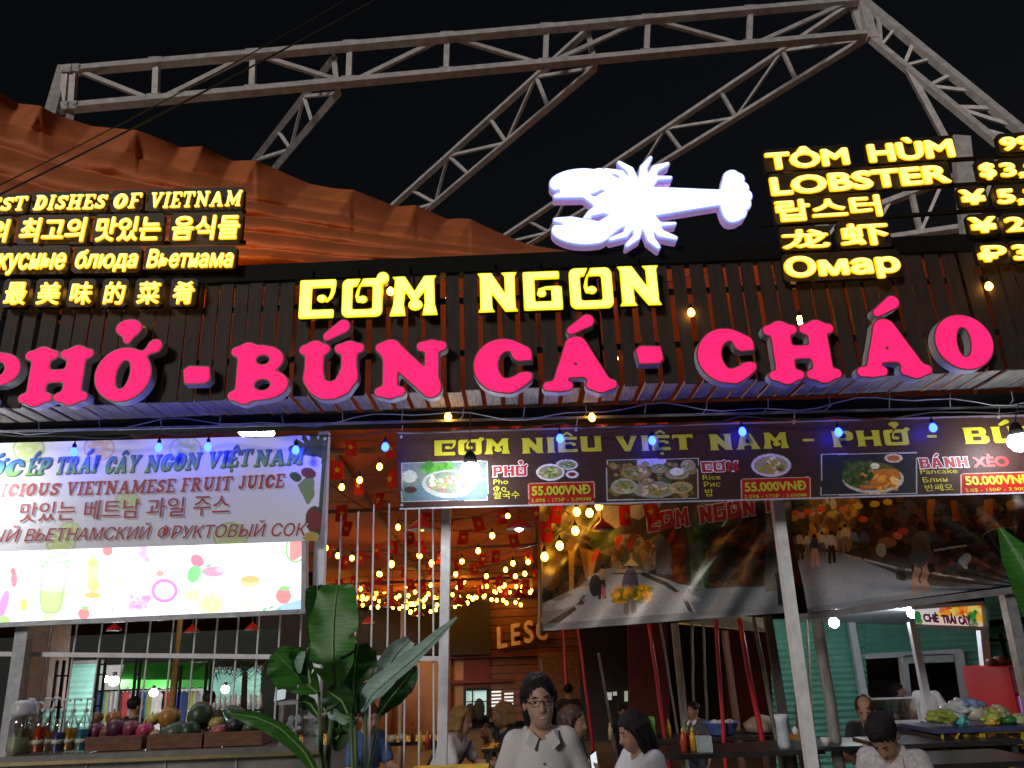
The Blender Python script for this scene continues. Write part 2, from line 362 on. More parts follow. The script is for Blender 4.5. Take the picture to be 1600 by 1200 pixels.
def deco(ch):
    N_ = [(0, 1), (.36, 1), (.68, .48), (.68, .9), (.6, 1), (1, 1), (.94, .9), (.94, .1), (1, 0), (.68, 0), (.36, .46), (.36, .1), (.42, 0), (0, 0), (.06, .1), (.06, .9)]
    M_ = [(.11, .92), (.05, 1), (.32, 1), (.52, .62), (.72, 1), (.98, 1), (.93, .92), (.94, .3), (1, 0), (.68, 0), (.73, .3), (.72, .6), (.55, .35), (.5, .3), (.33, .6), (.3, .3), (.34, 0), (0, 0), (.08, .3)]
    sw = lambda L, s: [(x * s, y) for x, y in L]
    G = {
     'C': (.95, [('b', 0, 0, .33, 1, .12), ('b', 0, .79, .97, 1, .04), ('b', 0, 0, .93, .22, .04), ('v', [(.91, .88, .06), (.89, .68, .055), (.84, .54, .045), (.73, .44, .035)]), ('e', .60, .51, .13, .10)]),
     'O': (1.05, [('b', 0, 0, 1.05, 1, .16), ('-b', .27, .2, .79, .8, .06), ('-s', .03, [(.54, 1.08), (.38, .74)]), ('v', [(.46, .82, .025), (.42, .7, .035), (.39, .55, .045), (.43, .44, .06)]), ('e', .54, .46, .12, .095)]),
     'M': (1.15, [('p', sw(M_, 1.15)), ('e', .62, .27, .17, .14)]),
     'N': (1.05, [('p', sw(N_, 1.05))]),
     'G': (1.0, [('b', 0, 0, .3, 1, .12), ('b', 0, .8, .95, 1, .04), ('b', 0, 0, 1, .22, .04), ('b', .72, 0, 1, .6, .03), ('v', [(.9, .57, .05), (.6, .57, .04), (.42, .52, .045)]), ('e', .47, .43, .12, .09)]),
     'I': (.42, [('p', [(0, 1), (.42, 1), (.36, .9), (.36, .1), (.42, 0), (0, 0), (.06, .1), (.06, .9)])]),
     'E': (.9, [('b', 0, 0, .34, 1, .1), ('b', 0, .8, .9, 1, .04), ('b', 0, 0, .9, .2, .04), ('v', [(.3, .56, .06), (.6, .6, .06), (.75, .5, .09)])]),
     'U': (1.05, [('p', [(0, 1), (.42, 1), (.36, .9), (.36, .25), (.7, .25), (.7, .9), (.64, 1), (1.05, 1), (.99, .9), (.99, 0), (.1, 0), (.05, .1), (.05, .9)])]),
     'V': (1.1, [('p', [(0, 1), (.42, 1), (.38, .9), (.58, .35), (.76, .9), (.7, 1), (1.1, 1), (1.02, .9), (.68, 0), (.42, 0), (.06, .9)])]),
     'T': (1.0, [('p', [(0, 1), (1, 1), (1, .68), (.9, .8), (.68, .8), (.68, .1), (.74, 0), (.26, 0), (.32, .1), (.32, .8), (.1, .8), (0, .68)])]),
     'A': (1.1, [('p', [(.3, 1), (.72, 1), (1.04, .1), (1.1, 0), (.68, 0), (.72, .1), (.68, .24), (.4, .24), (.36, .1), (.4, 0), (0, 0), (.08, .1)]), ('-p', [(.46, .42), (.62, .42), (.54, .72)])]),
     'P': (.95, [('p', [(0, 1), (.8, 1), (.95, .85), (.95, .5), (.8, .38), (.36, .38), (.36, .1), (.42, 0), (0, 0), (.06, .1), (.06, .9)]), ('-b', .36, .56, .66, .82, .05)]),
     'H': (1.1, [('p', [(0, 1), (.42, 1), (.36, .9), (.36, .6), (.74, .6), (.74, .9), (.68, 1), (1.1, 1), (1.04, .9), (1.04, .1), (1.1, 0), (.68, 0), (.74, .1), (.74, .42), (.36, .42), (.36, .1), (.42, 0), (0, 0), (.06, .1), (.06, .9)])]),
     'B': (1.0, [('p', [(0, 1), (.8, 1), (.93, .86), (.93, .62), (.85, .53), (1, .4), (1, .14), (.86, 0), (0, 0), (.06, .1), (.06, .9)]), ('-b', .36, .6, .66, .82, .05), ('-b', .36, .18, .7, .44, .05)]),
     '-': (.6, [('b', .05, .4, .55, .56, .02)]),
    }
    return G[ch]
def marks(w, acc, fat):
    o = []
    for a in acc:
        if a == '\u0301': o.append(('v', [(w * .42, 1.13, fat * .8), (w * .66, 1.3, fat * 1.2)]))
        if a == '\u0300': o.append(('v', [(w * .35, 1.28, fat), (w * .58, 1.12, fat * .7)]))
        if a == '\u0302': o.append(('s', fat * .6, [(w * .28, 1.1), (w * .5, 1.27), (w * .72, 1.1)]))
        if a == '\u0309': o += [('e', w * .5, 1.34, fat * 2.2, fat * 1.55), ('v', [(w * .52, 1.24, fat * 1.1), (w * .5, 1.14, fat * .8)])]
        if a == '\u031b': o += [('e', w * 1.0, 1.0, fat * 1.25, fat * 1.2), ('v', [(w * .98, .98, fat * .8), (w * .82, .86, fat * .6)])]
        if a == '\u0323': o.append(('e', w * .5, -.2, fat, fat))
    return o
def glyph(fn, ch, k, fat, h=.0125, isos=(0.,), pad=.15, **kw):
    d = unicodedata.normalize('NFD', ch); w, pr = fn(d[0], **kw) if kw else fn(d[0])
    pr = list(pr) + marks(w, d[1:], fat)
    x = np.arange(-pad, w + .35 + pad, h); y = np.arange(-.42, 1.72, h)
    X, Y = np.meshgrid(x, y, indexing='ij'); D = field(pr, X, Y, k)
    return w, [contours(D, x[0], y[0], h, i) for i in isos]
def string_loops(fn, s, k, fat, gap=.12, h=.02, iso=0., space=.5, **kw):
    x = 0; out = []
    for ch in s:
        if ch == ' ': x += space; continue
        w, L = glyph(fn, ch, k, fat, h, (iso,), **kw)
        out += [l + np.array([x, 0]) for l in L[0]]; x += w + gap
    return out, x - gap
def write_glyphs(name, fn, s, pl, pr, h, Y, material, parent, z=(0, .002), k=.02, fat=.09, iso=0., gap=.12, space=.5, lean=0., **kw):
    L, wd = string_loops(fn, s, k, fat, gap, iso=iso, space=space, **kw); V, F = loops_mesh(L, *z)
    W = pxmap(V, F, pl, pr, h, Y, 0, wd, 1, 0, lean)
    return mesh_obj(name, W, F, material, parent) if name else (W, F)

# ------------------------------------------------------------------ printed sheets (banners): a fine grid with its print in a colour attribute
class Print:
    """paints into per-vertex colours; coordinates are photo pixels on the sheet"""
    def __init__(s, X, Y, bg): s.X, s.Y = X, Y; s.C = np.empty(X.shape + (3,)); s.C[:] = lin(bg)
    def put(s, m, c, a=1.): s.C[m] = s.C[m] * (1 - a) + lin(c) * a
    def poly(s, pts, c, a=1.): s.put(sd_poly(s.X, s.Y, pts) < 0, c, a)
    def ell(s, cx, cy, rx, ry, c, rot=0, a=1.): s.put(sd_ell(s.X, s.Y, cx, cy, rx, ry, rot) < 0, c, a)
    def line(s, pts, r, c, a=1.):
        for p, q in zip(pts[:-1], pts[1:]): s.put(sd_seg(s.X, s.Y, p, q, r, r) < 0, c, a)
    def ring(s, cx, cy, rx, ry, t, c, a=1.):
        d = sd_ell(s.X, s.Y, cx, cy, rx, ry); s.put(np.abs(d) < t, c, a)
    def dabs(s, x0, y0, x1, y1, cols, n, r, asp=1., seed=0):
        g = random.Random(seed)
        for _ in range(n):
            rr = r * g.uniform(.5, 1.4)
            s.ell(g.uniform(x0, x1), g.uniform(y0, y1), rr, rr * asp, g.choice(cols), g.uniform(-.6, .6), g.uniform(.55, 1))
    def grain(s, amt, seed=0):
        g = np.random.default_rng(seed); n = g.normal(0, 1, s.X.shape); n = (n + np.roll(n, 1, 0) + np.roll(n, 1, 1) + np.roll(n, (1, 1), (0, 1))) / 2; s.C *= np.clip(1 + amt * n, .2, 2.)[..., None]
    def mottle(s, amt, scale, seed=0):
        g = np.random.default_rng(seed); n = np.zeros(s.X.shape)
        for o in range(3):
            f = scale / 2 ** o; ph = g.uniform(0, 6.28, (6,)); an = g.uniform(0, 6.28, (6,))
            for p, a in zip(ph, an): n += np.sin((s.X * np.cos(a) + s.Y * np.sin(a)) / f + p) / 6 / (o + 1)
        s.C *= (1 + amt * n)[..., None]
def sheet(name, q, Y, nu, nv, paint, wr, material, parent, dy=0.):
    u, v = np.meshgrid(np.linspace(0, 1, nu), np.linspace(0, 1, nv), indexing='ij')
    tl, tr, br, bl = (np.array(c, float) for c in q)
    p = (tl * (1 - u)[..., None] + tr * u[..., None]) * (1 - v)[..., None] + (bl * (1 - u)[..., None] + br * u[..., None]) * v[..., None]
    pr = Print(p[..., 0], p[..., 1], (255, 255, 255)); paint(pr)
    W = PA(p[..., 0], p[..., 1], np.full(u.shape, Y)); W[..., 1] += dy + (wr(u, v) if wr else 0)
    idx = np.arange(nu * nv).reshape(nu, nv)
    F = np.stack([idx[:-1, :-1], idx[:-1, 1:], idx[1:, 1:], idx[1:, :-1]], -1).reshape(-1, 4)
    return mesh_obj(name, W.reshape(-1, 3), F, material, parent, True, np.clip(pr.C, 0, 1).reshape(-1, 3))

# ------------------------------------------------------------------ 3D distance fields -> one continuous surface (people, fruit ...)
class Blob:
    def __init__(s, lo, hi, h):
        s.h = h; s.lo = np.array(lo, float); n = np.ceil((np.array(hi) - s.lo) / h).astype(int) + 1
        s.ax = [s.lo[i] + h * np.arange(n[i]) for i in range(3)]; s.D = np.full(tuple(n), .2, np.float32)
    def _blk(s, lo, hi):
        sl = []
        for i in range(3):
            a = int(max(0, np.floor((lo[i] - s.lo[i]) / s.h))); b = int(min(len(s.ax[i]), np.ceil((hi[i] - s.lo[i]) / s.h) + 1))
            if b <= a: return None
            sl.append(slice(a, b))
        return tuple(sl)
    def _put(s, sl, d, k, neg):
        if neg: s.D[sl] = np.maximum(s.D[sl], -d)
        else: s.D[sl] = smin(s.D[sl], d, k)
    def cap(s, a, b, ra, rb=None, k=.03, neg=False, flat=None):
        rb = ra if rb is None else rb; a = np.array(a, float); b = np.array(b, float); m = max(ra, rb) + k + 2 * s.h
        if flat: m *= 1.2
        sl = s._blk(np.minimum(a, b) - m, np.maximum(a, b) + m)
        if sl is None: return s
        x, y, z = np.meshgrid(*[s.ax[i][sl[i]] for i in range(3)], indexing='ij'); d = b - a; L = d @ d + 1e-12
        t = np.clip(((x - a[0]) * d[0] + (y - a[1]) * d[1] + (z - a[2]) * d[2]) / L, 0, 1)
        s._put(sl, np.sqrt((x - a[0] - t * d[0]) ** 2 + (y - a[1] - t * d[1]) ** 2 + (z - a[2] - t * d[2]) ** 2) - (ra + (rb - ra) * t), k, neg); return s
    def ell(s, c, r, R=None, k=.02, neg=False):
        c = np.array(c, float); r = np.array(r, float); m = r.max() + k + 2 * s.h; sl = s._blk(c - m, c + m)
        if sl is None: return s
        x, y, z = np.meshgrid(*[s.ax[i][sl[i]] for i in range(3)], indexing='ij'); p = np.stack([x - c[0], y - c[1], z - c[2]], -1)
        if R is not None: p = p @ np.array(R)
        k0 = np.sqrt(((p / r) ** 2).sum(-1)); k1 = np.sqrt(((p / r ** 2) ** 2).sum(-1)) + 1e-6
        s._put(sl, np.where(k0 < 1e-3, -r.min(), k0 * (k0 - 1) / k1), k, neg); return s
    def mesh(s):
        D = s.D; S = D < 0; n = D.shape
        acc = np.zeros(tuple(i - 1 for i in n) + (3,)); cnt = np.zeros(tuple(i - 1 for i in n))
        offs = [(a, b, c) for a in (0, 1) for b in (0, 1) for c in (0, 1)]
        cut = lambda o: tuple(slice(o[i], n[i] - 1 + o[i]) for i in range(3))
        for o in offs:
            for a in range(3):
                if o[a]: continue
                o2 = list(o); o2[a] = 1; A, B = D[cut(o)], D[cut(o2)]; m = (A < 0) != (B < 0)
                t = np.where(m, A / np.where(m, A - B, 1), 0); cnt += m
                for i in range(3): acc[..., i] += m * ((o[i] + t) if i == a else o[i])
        act = cnt > 0; ids = np.full(act.shape, -1); ids[act] = np.arange(act.sum())
        g = np.argwhere(act); V = s.lo + (g + acc[act] / cnt[act][:, None]) * s.h; F = []
        for a in range(3):
            b, c = (a + 1) % 3, (a + 2) % 3; s0 = [slice(None)] * 3; s1 = [slice(None)] * 3
            s0[a] = slice(0, n[a] - 1); s1[a] = slice(1, n[a]); m = S[tuple(s0)] != S[tuple(s1)]
            q = np.argwhere(m); q = q[(q[:, b] > 0) & (q[:, c] > 0) & (q[:, b] < n[b] - 1) & (q[:, c] < n[c] - 1)]
            e = np.eye(3, dtype=int); fl = S[tuple(s0)][tuple(q.T)]
            Q = np.stack([ids[tuple((q - d).T)] for d in (0 * e[b], e[b], e[b] + e[c], e[c])], 1)
            Q[~fl] = Q[~fl][:, ::-1]; F.append(Q)
        F = np.concatenate(F); F = F[:, ::-1] if False else F
        return V, F[(F >= 0).all(1)]

# ------------------------------------------------------------------ shared materials
WOOD = mat('dark_stained_wood', (.034, .0185, .012), .7, var=.5, scale=5, stretch=(6, 6, .7), bump=.15)
SOFFIT = mat('weathered_grey_wood', (.42, .39, .34), .75, var=.5, scale=6, stretch=(9, .8, 6), bump=.25)
BLACK = mat('black_steel', (.0055, .0058, .0055), .7, var=.3, spec=.15)
GALV = mat('galvanised_steel', (.33, .34, .36), .42, .35, var=.3, scale=14)
WHITEM = mat('white_painted_steel', (.78, .78, .80), .45, var=.2, scale=9)
TRUSS = mat('grey_painted_truss_steel', (.58, .55, .54), .55, .1, var=.3, scale=7, bump=.05)
ORANGE = mat('orange_tarpaulin', (.46, .120, .032), .7, var=.22, scale=3, trans=0, bump=.15)
RETURN = mat('white_letter_return', (.5, .52, .6), .45, var=.1)
TRIM = mat('dull_pink_letter_trim', (.30, .09, .12), .5)
CABLE = mat('black_cable', (.02, .02, .02), .6)
WCABLE = mat('white_cable', (.32, .33, .37), .5)
PINK = emit('pink_lit_face', (1., .018, .15), .98, .14)
YEL = emit('yellow_lit_face', (1., .93, .22), 1.2, .22)
YELRIM = emit('yellow_lit_edge', (1., .80, .004), 1.)
AMB = emit('amber_lit_core', (1., .82, .22), 1.5)
AMBRIM = emit('amber_lit_edge', (1., .46, .004), 1.3)
LOB = emit('white_lit_face', (.93, .95, 1.), 2.2)
LOBRIM = emit('bluish_lit_edge', (.35, .42, 1.), .55)
WARM = emit('warm_bulb_glow', (1., .45, .034), 26)
BLUE = emit('blue_bulb_glow', (.0045, .013, 1.), 60)
LEDW = emit('white_led_glow', (.92, .96, 1.), 90)
BULBW = emit('white_lamp_glow', (.94, .97, 1.), 190)
WARMC = emit('warm_cavity_bulb_glow', (1., .45, .05), 70)
ADDGLOW = emit('amber_added_glow', (1., .50, .08), 14)  # for strips added behind the amber rows to brighten tarp and truss
ADDGLOWW = emit('lilac_added_glow', (.8, .72, 1.), 14)  # for the strip added behind the lobster, fill light only

# ------------------------------------------------------------------ ground
g = MB().add([(-60, -30, 0), (60, -30, 0), (60, 90, 0), (-60, 90, 0)], [(0, 1, 2, 3)]).build('ground', mat('wet_concrete', (.12, .11, .10), .55, var=.4, scale=1.2, bump=.2))
tag(g, 'bare concrete ground under the restaurant', kind='structure')

# ------------------------------------------------------------------ slatted fascia with soffit and beam
YF, YB = 6.0, 6.44
def lerp(a, b, t): return a + (b - a) * t
def ftop(x): return 432 - .0435 * x
def fbot(x): return 637 - .037 * x
def bmid(x): return 661 - .0295 * x                  # top edge of the beam seen under the soffit
fas = thing('slatted_fascia', P(800, 600, YF), 'dark brown fascia of vertical wooden slats with gaps, above the open restaurant front', 'fascia')
sl = MB(); so_ = MB(); x = -70.
ktop = P(800, 400, YF).z
n = 0
while x < 1690:
    wd = rnd.uniform(20, 25)
    if 60 < x < 420: gap = rnd.uniform(2, 4)
    elif x > 1120: gap = rnd.uniform(3, 9)
    else: gap = rnd.uniform(7, 10)
    def vx(xx, y): return xx + (VPX - xx) / (VPY - 600) * (y - 600)
    j = rnd.uniform(-2, 2)
    q = [P(vx(x, fbot(x)), fbot(x) + j, YF), P(vx(x + wd, fbot(x)), fbot(x + wd) + j, YF), P(vx(x + wd, ftop(x)), ftop(x + wd) + 14, YF), P(vx(x, ftop(x)), ftop(x) + 14, YF)]
    dj = rnd.uniform(-.006, .006)
    for v in q: v.y += dj
    sl.hexa(q, .018)
    # soffit slat: same pitch, running back to the beam
    xm = x + wd * .5; a0 = P(vx(x, fbot(x)), fbot(x) - 2, YF); a1 = P(vx(x + wd, fbot(x)), fbot(x + wd) - 2, YF)
    zz = (a0.z + a1.z) / 2 + rnd.uniform(-.006, .004)
    y0 = YF + .028 + dj
    V = [(a0.x, y0, zz), (a1.x, y0, zz), (a1.x, YB + .1, zz), (a0.x, YB + .1, zz)]
    V += [(p[0], p[1], p[2] + .014) for p in V]
    so_.add(V, [(3, 2, 1, 0), (4, 5, 6, 7), (0, 1, 5, 4), (1, 2, 6, 5), (2, 3, 7, 6), (3, 0, 4, 7)])
    x += wd + gap
sl.build('slat_cladding', WOOD, fas); so_.build('soffit_slats', SOFFIT, fas)
MB().hexa([P(-80, ftop(-80) + 24, YF - .03), P(1690, ftop(1690) + 24, YF - .03), P(1690, ftop(1690) - 1, YF - .03), P(-80, ftop(-80) - 1, YF - .03)], .12).build('top_rail', BLACK, fas)
fr = MB()
for t in (.33, .72):
    fr.bar(P(-90, lerp(ftop(-90), fbot(-90), t), YF + .06), P(1700, lerp(ftop(1700), fbot(1700), t), YF + .06), .04, .04)
for xx in range(-60, 1700, 200): fr.bar(P(vx(xx, fbot(xx)), fbot(xx) - 4, YF + .115), P(vx(xx, ftop(xx)), ftop(xx) + 6, YF + .115), .05, .05)
fr.build('mounting_frame', BLACK, fas)
bt = P(800, bmid(800), YB).z
def zb(x, y): return P(x, y, YB)
MB().hexa([zb(-100, 679), zb(1700, 638), zb(1700, bmid(1700)), zb(-100, bmid(-100))], .14).build('beam', BLACK, fas)
gut = MB().bar(P(-100, 677, YB - .03), P(1700, 633, YB - .03), .02, .02); gut.build('beam_edge_pipe', GALV, fas)

# ------------------------------------------------------------------ pink channel letters
LET = [('P', -58, 40, 549, 634), ('H', 31, 147, 544, 631), ('Ở', 143, 243, 541, 630), ('-', 285, 331, 570, 602), ('B', 357, 457, 539, 627), ('Ú', 465, 571, 536, 625),
       ('N', 586, 697, 533, 621), ('C', 737, 833, 528, 616), ('Á', 846, 963, 526, 612), ('-', 992, 1037, 538, 571), ('C', 1083, 1184, 511, 601),
       ('H', 1191, 1313, 504, 596), ('Á', 1326, 1454, 497, 590), ('O', 1450, 1560, 488, 580)]
LL = ['pink lit letter P at the left edge, starting the word PHO', 'pink lit letter H between P and the hooked O', 'pink lit letter O with a hook and a horn above it',
      'pink lit dash between the hooked O and the B of BUN', 'pink lit letter B starting the word BUN', 'pink lit letter U with an accent blob, in BUN', 'pink lit letter N ending the word BUN',
      'pink lit letter C under the yellow letters, starting CA', 'pink lit accented letter A ending the word CA', 'pink lit dash between CA and CHAO', 'pink lit letter C starting the word CHAO',
      'pink lit letter H in CHAO, left of the accented A', 'pink lit accented letter A in CHAO, before the last O', 'pink lit letter O ending the word CHAO']
YL = YF - .11
for (ch, x0, x1, yt, yb), lab in zip(LET, LL):
    hh = .0125
    wd, (outer, inner) = glyph(slab, ch, .07, .11, hh, (0., -.026))
    base = unicodedata.normalize('NFD', ch)[0]
    if ch == '-': umin, umax, v0, v1 = .02, .6, .36, .64
    else: umin, umax, v0, v1 = .0, wd, 0., 1.
    xc, yc = (x0 + x1) / 2, (yt + yb) / 2
    slope = -.035; lean = abs((VPX - xc) / (VPY - yc)); wpx = x1 - x0; hpx = yb - yt - abs(slope) * wpx * .6
    if ch != '-': wpx -= lean * hpx * .8
    sh = (VPX - xc) / (VPY - yc) * -hpx * .5
    pl = (xc - wpx / 2 + (-sh if 0 else -(VPX - xc) / (yc - VPY) * hpx / 2), yc + hpx / 2 - slope * wpx / 2)
    pr = (pl[0] + wpx, pl[1] + slope * wpx)
    root = thing('channel_letter', P(xc, yc, YL), lab, 'sign letter', 'pink channel letters on the fascia')
    V, F = loops_mesh(outer, 0., .085); W = pxmap(V, F, pl, pr, hpx, YL, umin, umax, v1, v0)
    mesh_obj('letter_return', W, F, RETURN, root)
    V, F = loops_mesh(outer, -.008, -.001); W = pxmap(V, F, pl, pr, hpx, YL, umin, umax, v1, v0); mesh_obj('trim_cap', W, F, TRIM, root)
    V, F = loops_mesh(inner, -.014, -.009); W = pxmap(V, F, pl, pr, hpx, YL, umin, umax, v1, v0); mesh_obj('lit_face', W, F, PINK, root)

PANEL = mat('black_letter_backing', (.014, .011, .008), .6, var=.3)

# ------------------------------------------------------------------ yellow CƠM NGON letters
YLET = [('C', 466, 522, 436, 498, 'C starting COM'), ('Ơ', 533, 597, 434, 496, 'O with a curl and a horn, in COM'), ('M', 608, 684, 430, 494, 'M ending COM'), ('N', 747, 810, 425, 488, 'N starting NGON'),
        ('G', 819, 880, 423, 485, 'G with a curl, in NGON'), ('O', 892, 960, 417, 483, 'O with a curl and no horn, in NGON'), ('N', 969, 1035, 414, 478, 'N ending NGON')]
for ch, x0, x1, yt, yb, lab in YLET:
    wd, (outer, inner) = glyph(deco, ch, .012, .13, .0125, (0., -.032))
    wpx = x1 - x0; slope = -.035; hpx = yb - yt - .035 * wpx; xc, yc = (x0 + x1) / 2, (yt + yb) / 2; dxl = (xc - VPX) / (yc - VPY) * hpx
    pl = (x0 + (0 if dxl > 0 else 0), yb); pr = (x1, yb + slope * wpx)
    root = thing('channel_letter', P(xc, yc, YF - .12), 'yellow lit letter ' + lab, 'sign letter', 'yellow channel letters on the fascia')
    V, F = loops_mesh(outer, .013, .06); mesh_obj('letter_return', pxmap(V, F, pl, pr, hpx, YF - .12, 0, wd, 1), F, PANEL, root)
    V, F = loops_mesh(outer, 0., .012); mesh_obj('lit_edge', pxmap(V, F, pl, pr, hpx, YF - .12, 0, wd, 1), F, YELRIM, root)
    V, F = loops_mesh(inner, -.008, -.001); mesh_obj('lit_face', pxmap(V, F, pl, pr, hpx, YF - .12, 0, wd, 1), F, YEL, root)
    MB().bar(P(xc - 6, yc - 5, YF - .06), P(xc - 6, yt - 14, YF - .045), .012, .012).build('hanger', BLACK, root)

# ------------------------------------------------------------------ amber rows of lettering above the fascia
def row_sign(name, label, group, Yr, words, kind='cap', bold=.012, shear=0., slabbed=False, rail=None, wide=1.):
    a = words[0]; root = thing(name, P(a[1][0], a[1][1], Yr), label, 'lit sign', group)
    for s, pl, pr, h in words:
        part = None
        for iso, z, nm, m_ in ((-.014, (-.01, -.002), 'lit_word', AMB), (.022, (0, .01), 'lit_edge', AMBRIM)):
            if slabbed:
                L, wd = string_loops(slab, s, .02, .09, .14, .022, iso - .002, r=.105, q=.05); V, F = loops_mesh(L, *z); W = pxmap(V, F, pl, pr, h, Yr, 0, wd, 1, 0, shear)
            else:
                V, F, bb = boldmesh(s, z[0], z[1], bold + iso, shear); v0, v1 = (0., CAPH) if kind == 'cap' else bb[2:]
                W = pxmap(V, F, pl, pr, h, Yr, bb[0], bb[1], v1, v0)
            o = mesh_obj(nm, W, F, m_, part or root); part = part or o
        m = 5; e = (4 if kind == 'cap' and any(c in 'дрбу' for c in s) else 0); up = lambda x, y, d: (x + (VPX - x) / (VPY - y) * -d, y - d)
        q = [(pl[0] - m, pl[1] + m + e), (pr[0] + m, pr[1] + m + e), up(pr[0] + m, pr[1], h + m), up(pl[0] - m, pl[1], h + m)]
        qq = []                                     # backing rounded off at the corners, 5 cm behind the letters; glow strip added on its back to brighten tarp and truss
        for i in range(4):
            p0, p1, p2 = (np.array(q[(i + k) % 4], float) for k in (-1, 0, 1))
            for t in (p0 - p1, p2 - p1): qq.append(tuple(p1 + t / np.linalg.norm(t) * 4))
        MB().hexa([P(x_, y_, Yr + .05) for x_, y_ in qq], .05).build('backing', PANEL, part)
        MB().hexa([P((pl[0] * (1 - t) + pr[0] * t), (pl[1] + pr[1]) / 2 - h * v, Yr + .108) for t, v in ((.06, .35), (.94, .35), (.94, .65), (.06, .65))], .01).build('added_glow_strip', ADDGLOW, part)
    rb = MB()
    if rail:
        for (p, q_) in rail: rb.bar(P(*p, Yr + .14), P(*q_, Yr + .14), .03, .03)
        rb.build('rail', BLACK, root)
    return root
YS = 5.86
GL, GR = 'amber dish slogan rows on the left', 'amber lobster price rows on the right'
row_sign('slogan_row', 'amber row of English lettering ending DISHES OF VIETNAM, top of the left rows', GL, YS,
         [('BEST', (-42, 332), (38, 328), 22), ('DISHES', (51, 328), (163, 326), 23), ('OF', (175, 326), (217, 324), 23), ('VIETNAM', (232, 325), (375, 321), 24)], slabbed=True, shear=.12, rail=[((-60, 337), (384, 331))])
row_sign('slogan_row', 'amber row of Korean lettering, second of the left rows', GL, YS,
         [('남의', (-52, 378), (9, 377), 34), ('최고의', (29, 377), (130, 376), 36), ('맛있는', (148, 376), (248, 374), 36), ('음식들', (268, 374), (372, 372), 36)], kind='box', bold=.02, shear=.06, rail=[((-60, 384), (384, 379))])
row_sign('slogan_row', 'amber row of Cyrillic lettering, third of the left rows', GL, YS,
         [('вкусные', (-22, 420), (100, 419), 31), ('блюда', (117, 418), (213, 417), 27), ('Вьетнама', (229, 417), (363, 416), 27)], bold=.02, shear=.14, rail=[((-60, 428), (374, 423))])
row_sign('slogan_row', 'amber row of Chinese characters, lowest of the left rows', GL, YS,
         [(c, (a, 475 + i * -.2), (b, 475 - i * .2), 34) for i, (c, a, b) in enumerate([('最', 5, 37), ('美', 56, 90), ('味', 108, 140), ('的', 161, 192), ('菜', 213, 247), ('肴', 269, 301)])], kind='box', bold=.014, shear=.05)
R_ = lambda y0, y1: [((1190, y0), (1640, y1))]
row_sign('lobster_row', 'amber row reading TOM HUM, top row beside the white lobster', GR, YS, [('TÔM', (1201, 264), (1326, 255), 25), ('HÙM', (1362, 252), (1491, 243), 27)], bold=.034, rail=R_(270, 240))
row_sign('lobster_row', 'amber row reading LOBSTER, second row beside the white lobster', GR, YS, [('LOBSTER', (1209, 304), (1484, 283), 27)], bold=.034, rail=R_(310, 280))
row_sign('lobster_row', 'amber row of Korean lettering, third row beside the white lobster', GR, YS, [('랍스터', (1217, 346), (1378, 336), 32)], kind='box', bold=.022, rail=R_(352, 322))
row_sign('lobster_row', 'amber row of two Chinese characters, fourth row beside the white lobster', GR, YS, [('龙', (1226, 388), (1296, 385), 28), ('虾', (1318, 384), (1390, 380), 33)], kind='box', bold=.022, rail=R_(394, 368))
row_sign('lobster_row', 'amber row of Cyrillic lettering, lowest row beside the white lobster', GR, YS, [('Омар', (1231, 432), (1406, 423), 29)], bold=.034)
row_sign('price_row', 'amber price beginning 99, at the top right corner', GR, YS, [('990', (1568, 234), (1640, 229), 20)], bold=.034)
row_sign('price_row', 'amber price in dollars at the right edge', GR, YS, [('$', (1535, 276), (1557, 275), 22), ('3,9', (1568, 275), (1630, 271), 21)], bold=.034)
row_sign('price_row', 'amber yen price beginning with 5, third price at the right edge', GR, YS, [('¥', (1506, 319), (1541, 317), 22), ('5,2', (1563, 317), (1632, 313), 22)], bold=.034)
row_sign('price_row', 'amber yen price beginning with 2, fourth price at the right edge', GR, YS, [('¥', (1521, 363), (1558, 361), 23), ('28', (1576, 361), (1634, 357), 22)], bold=.034)
row_sign('price_row', 'amber rouble price, lowest price at the right edge', GR, YS, [('₽', (1534, 408), (1574, 406), 23), ('38', (1588, 405), (1640, 401), 23)], bold=.034)

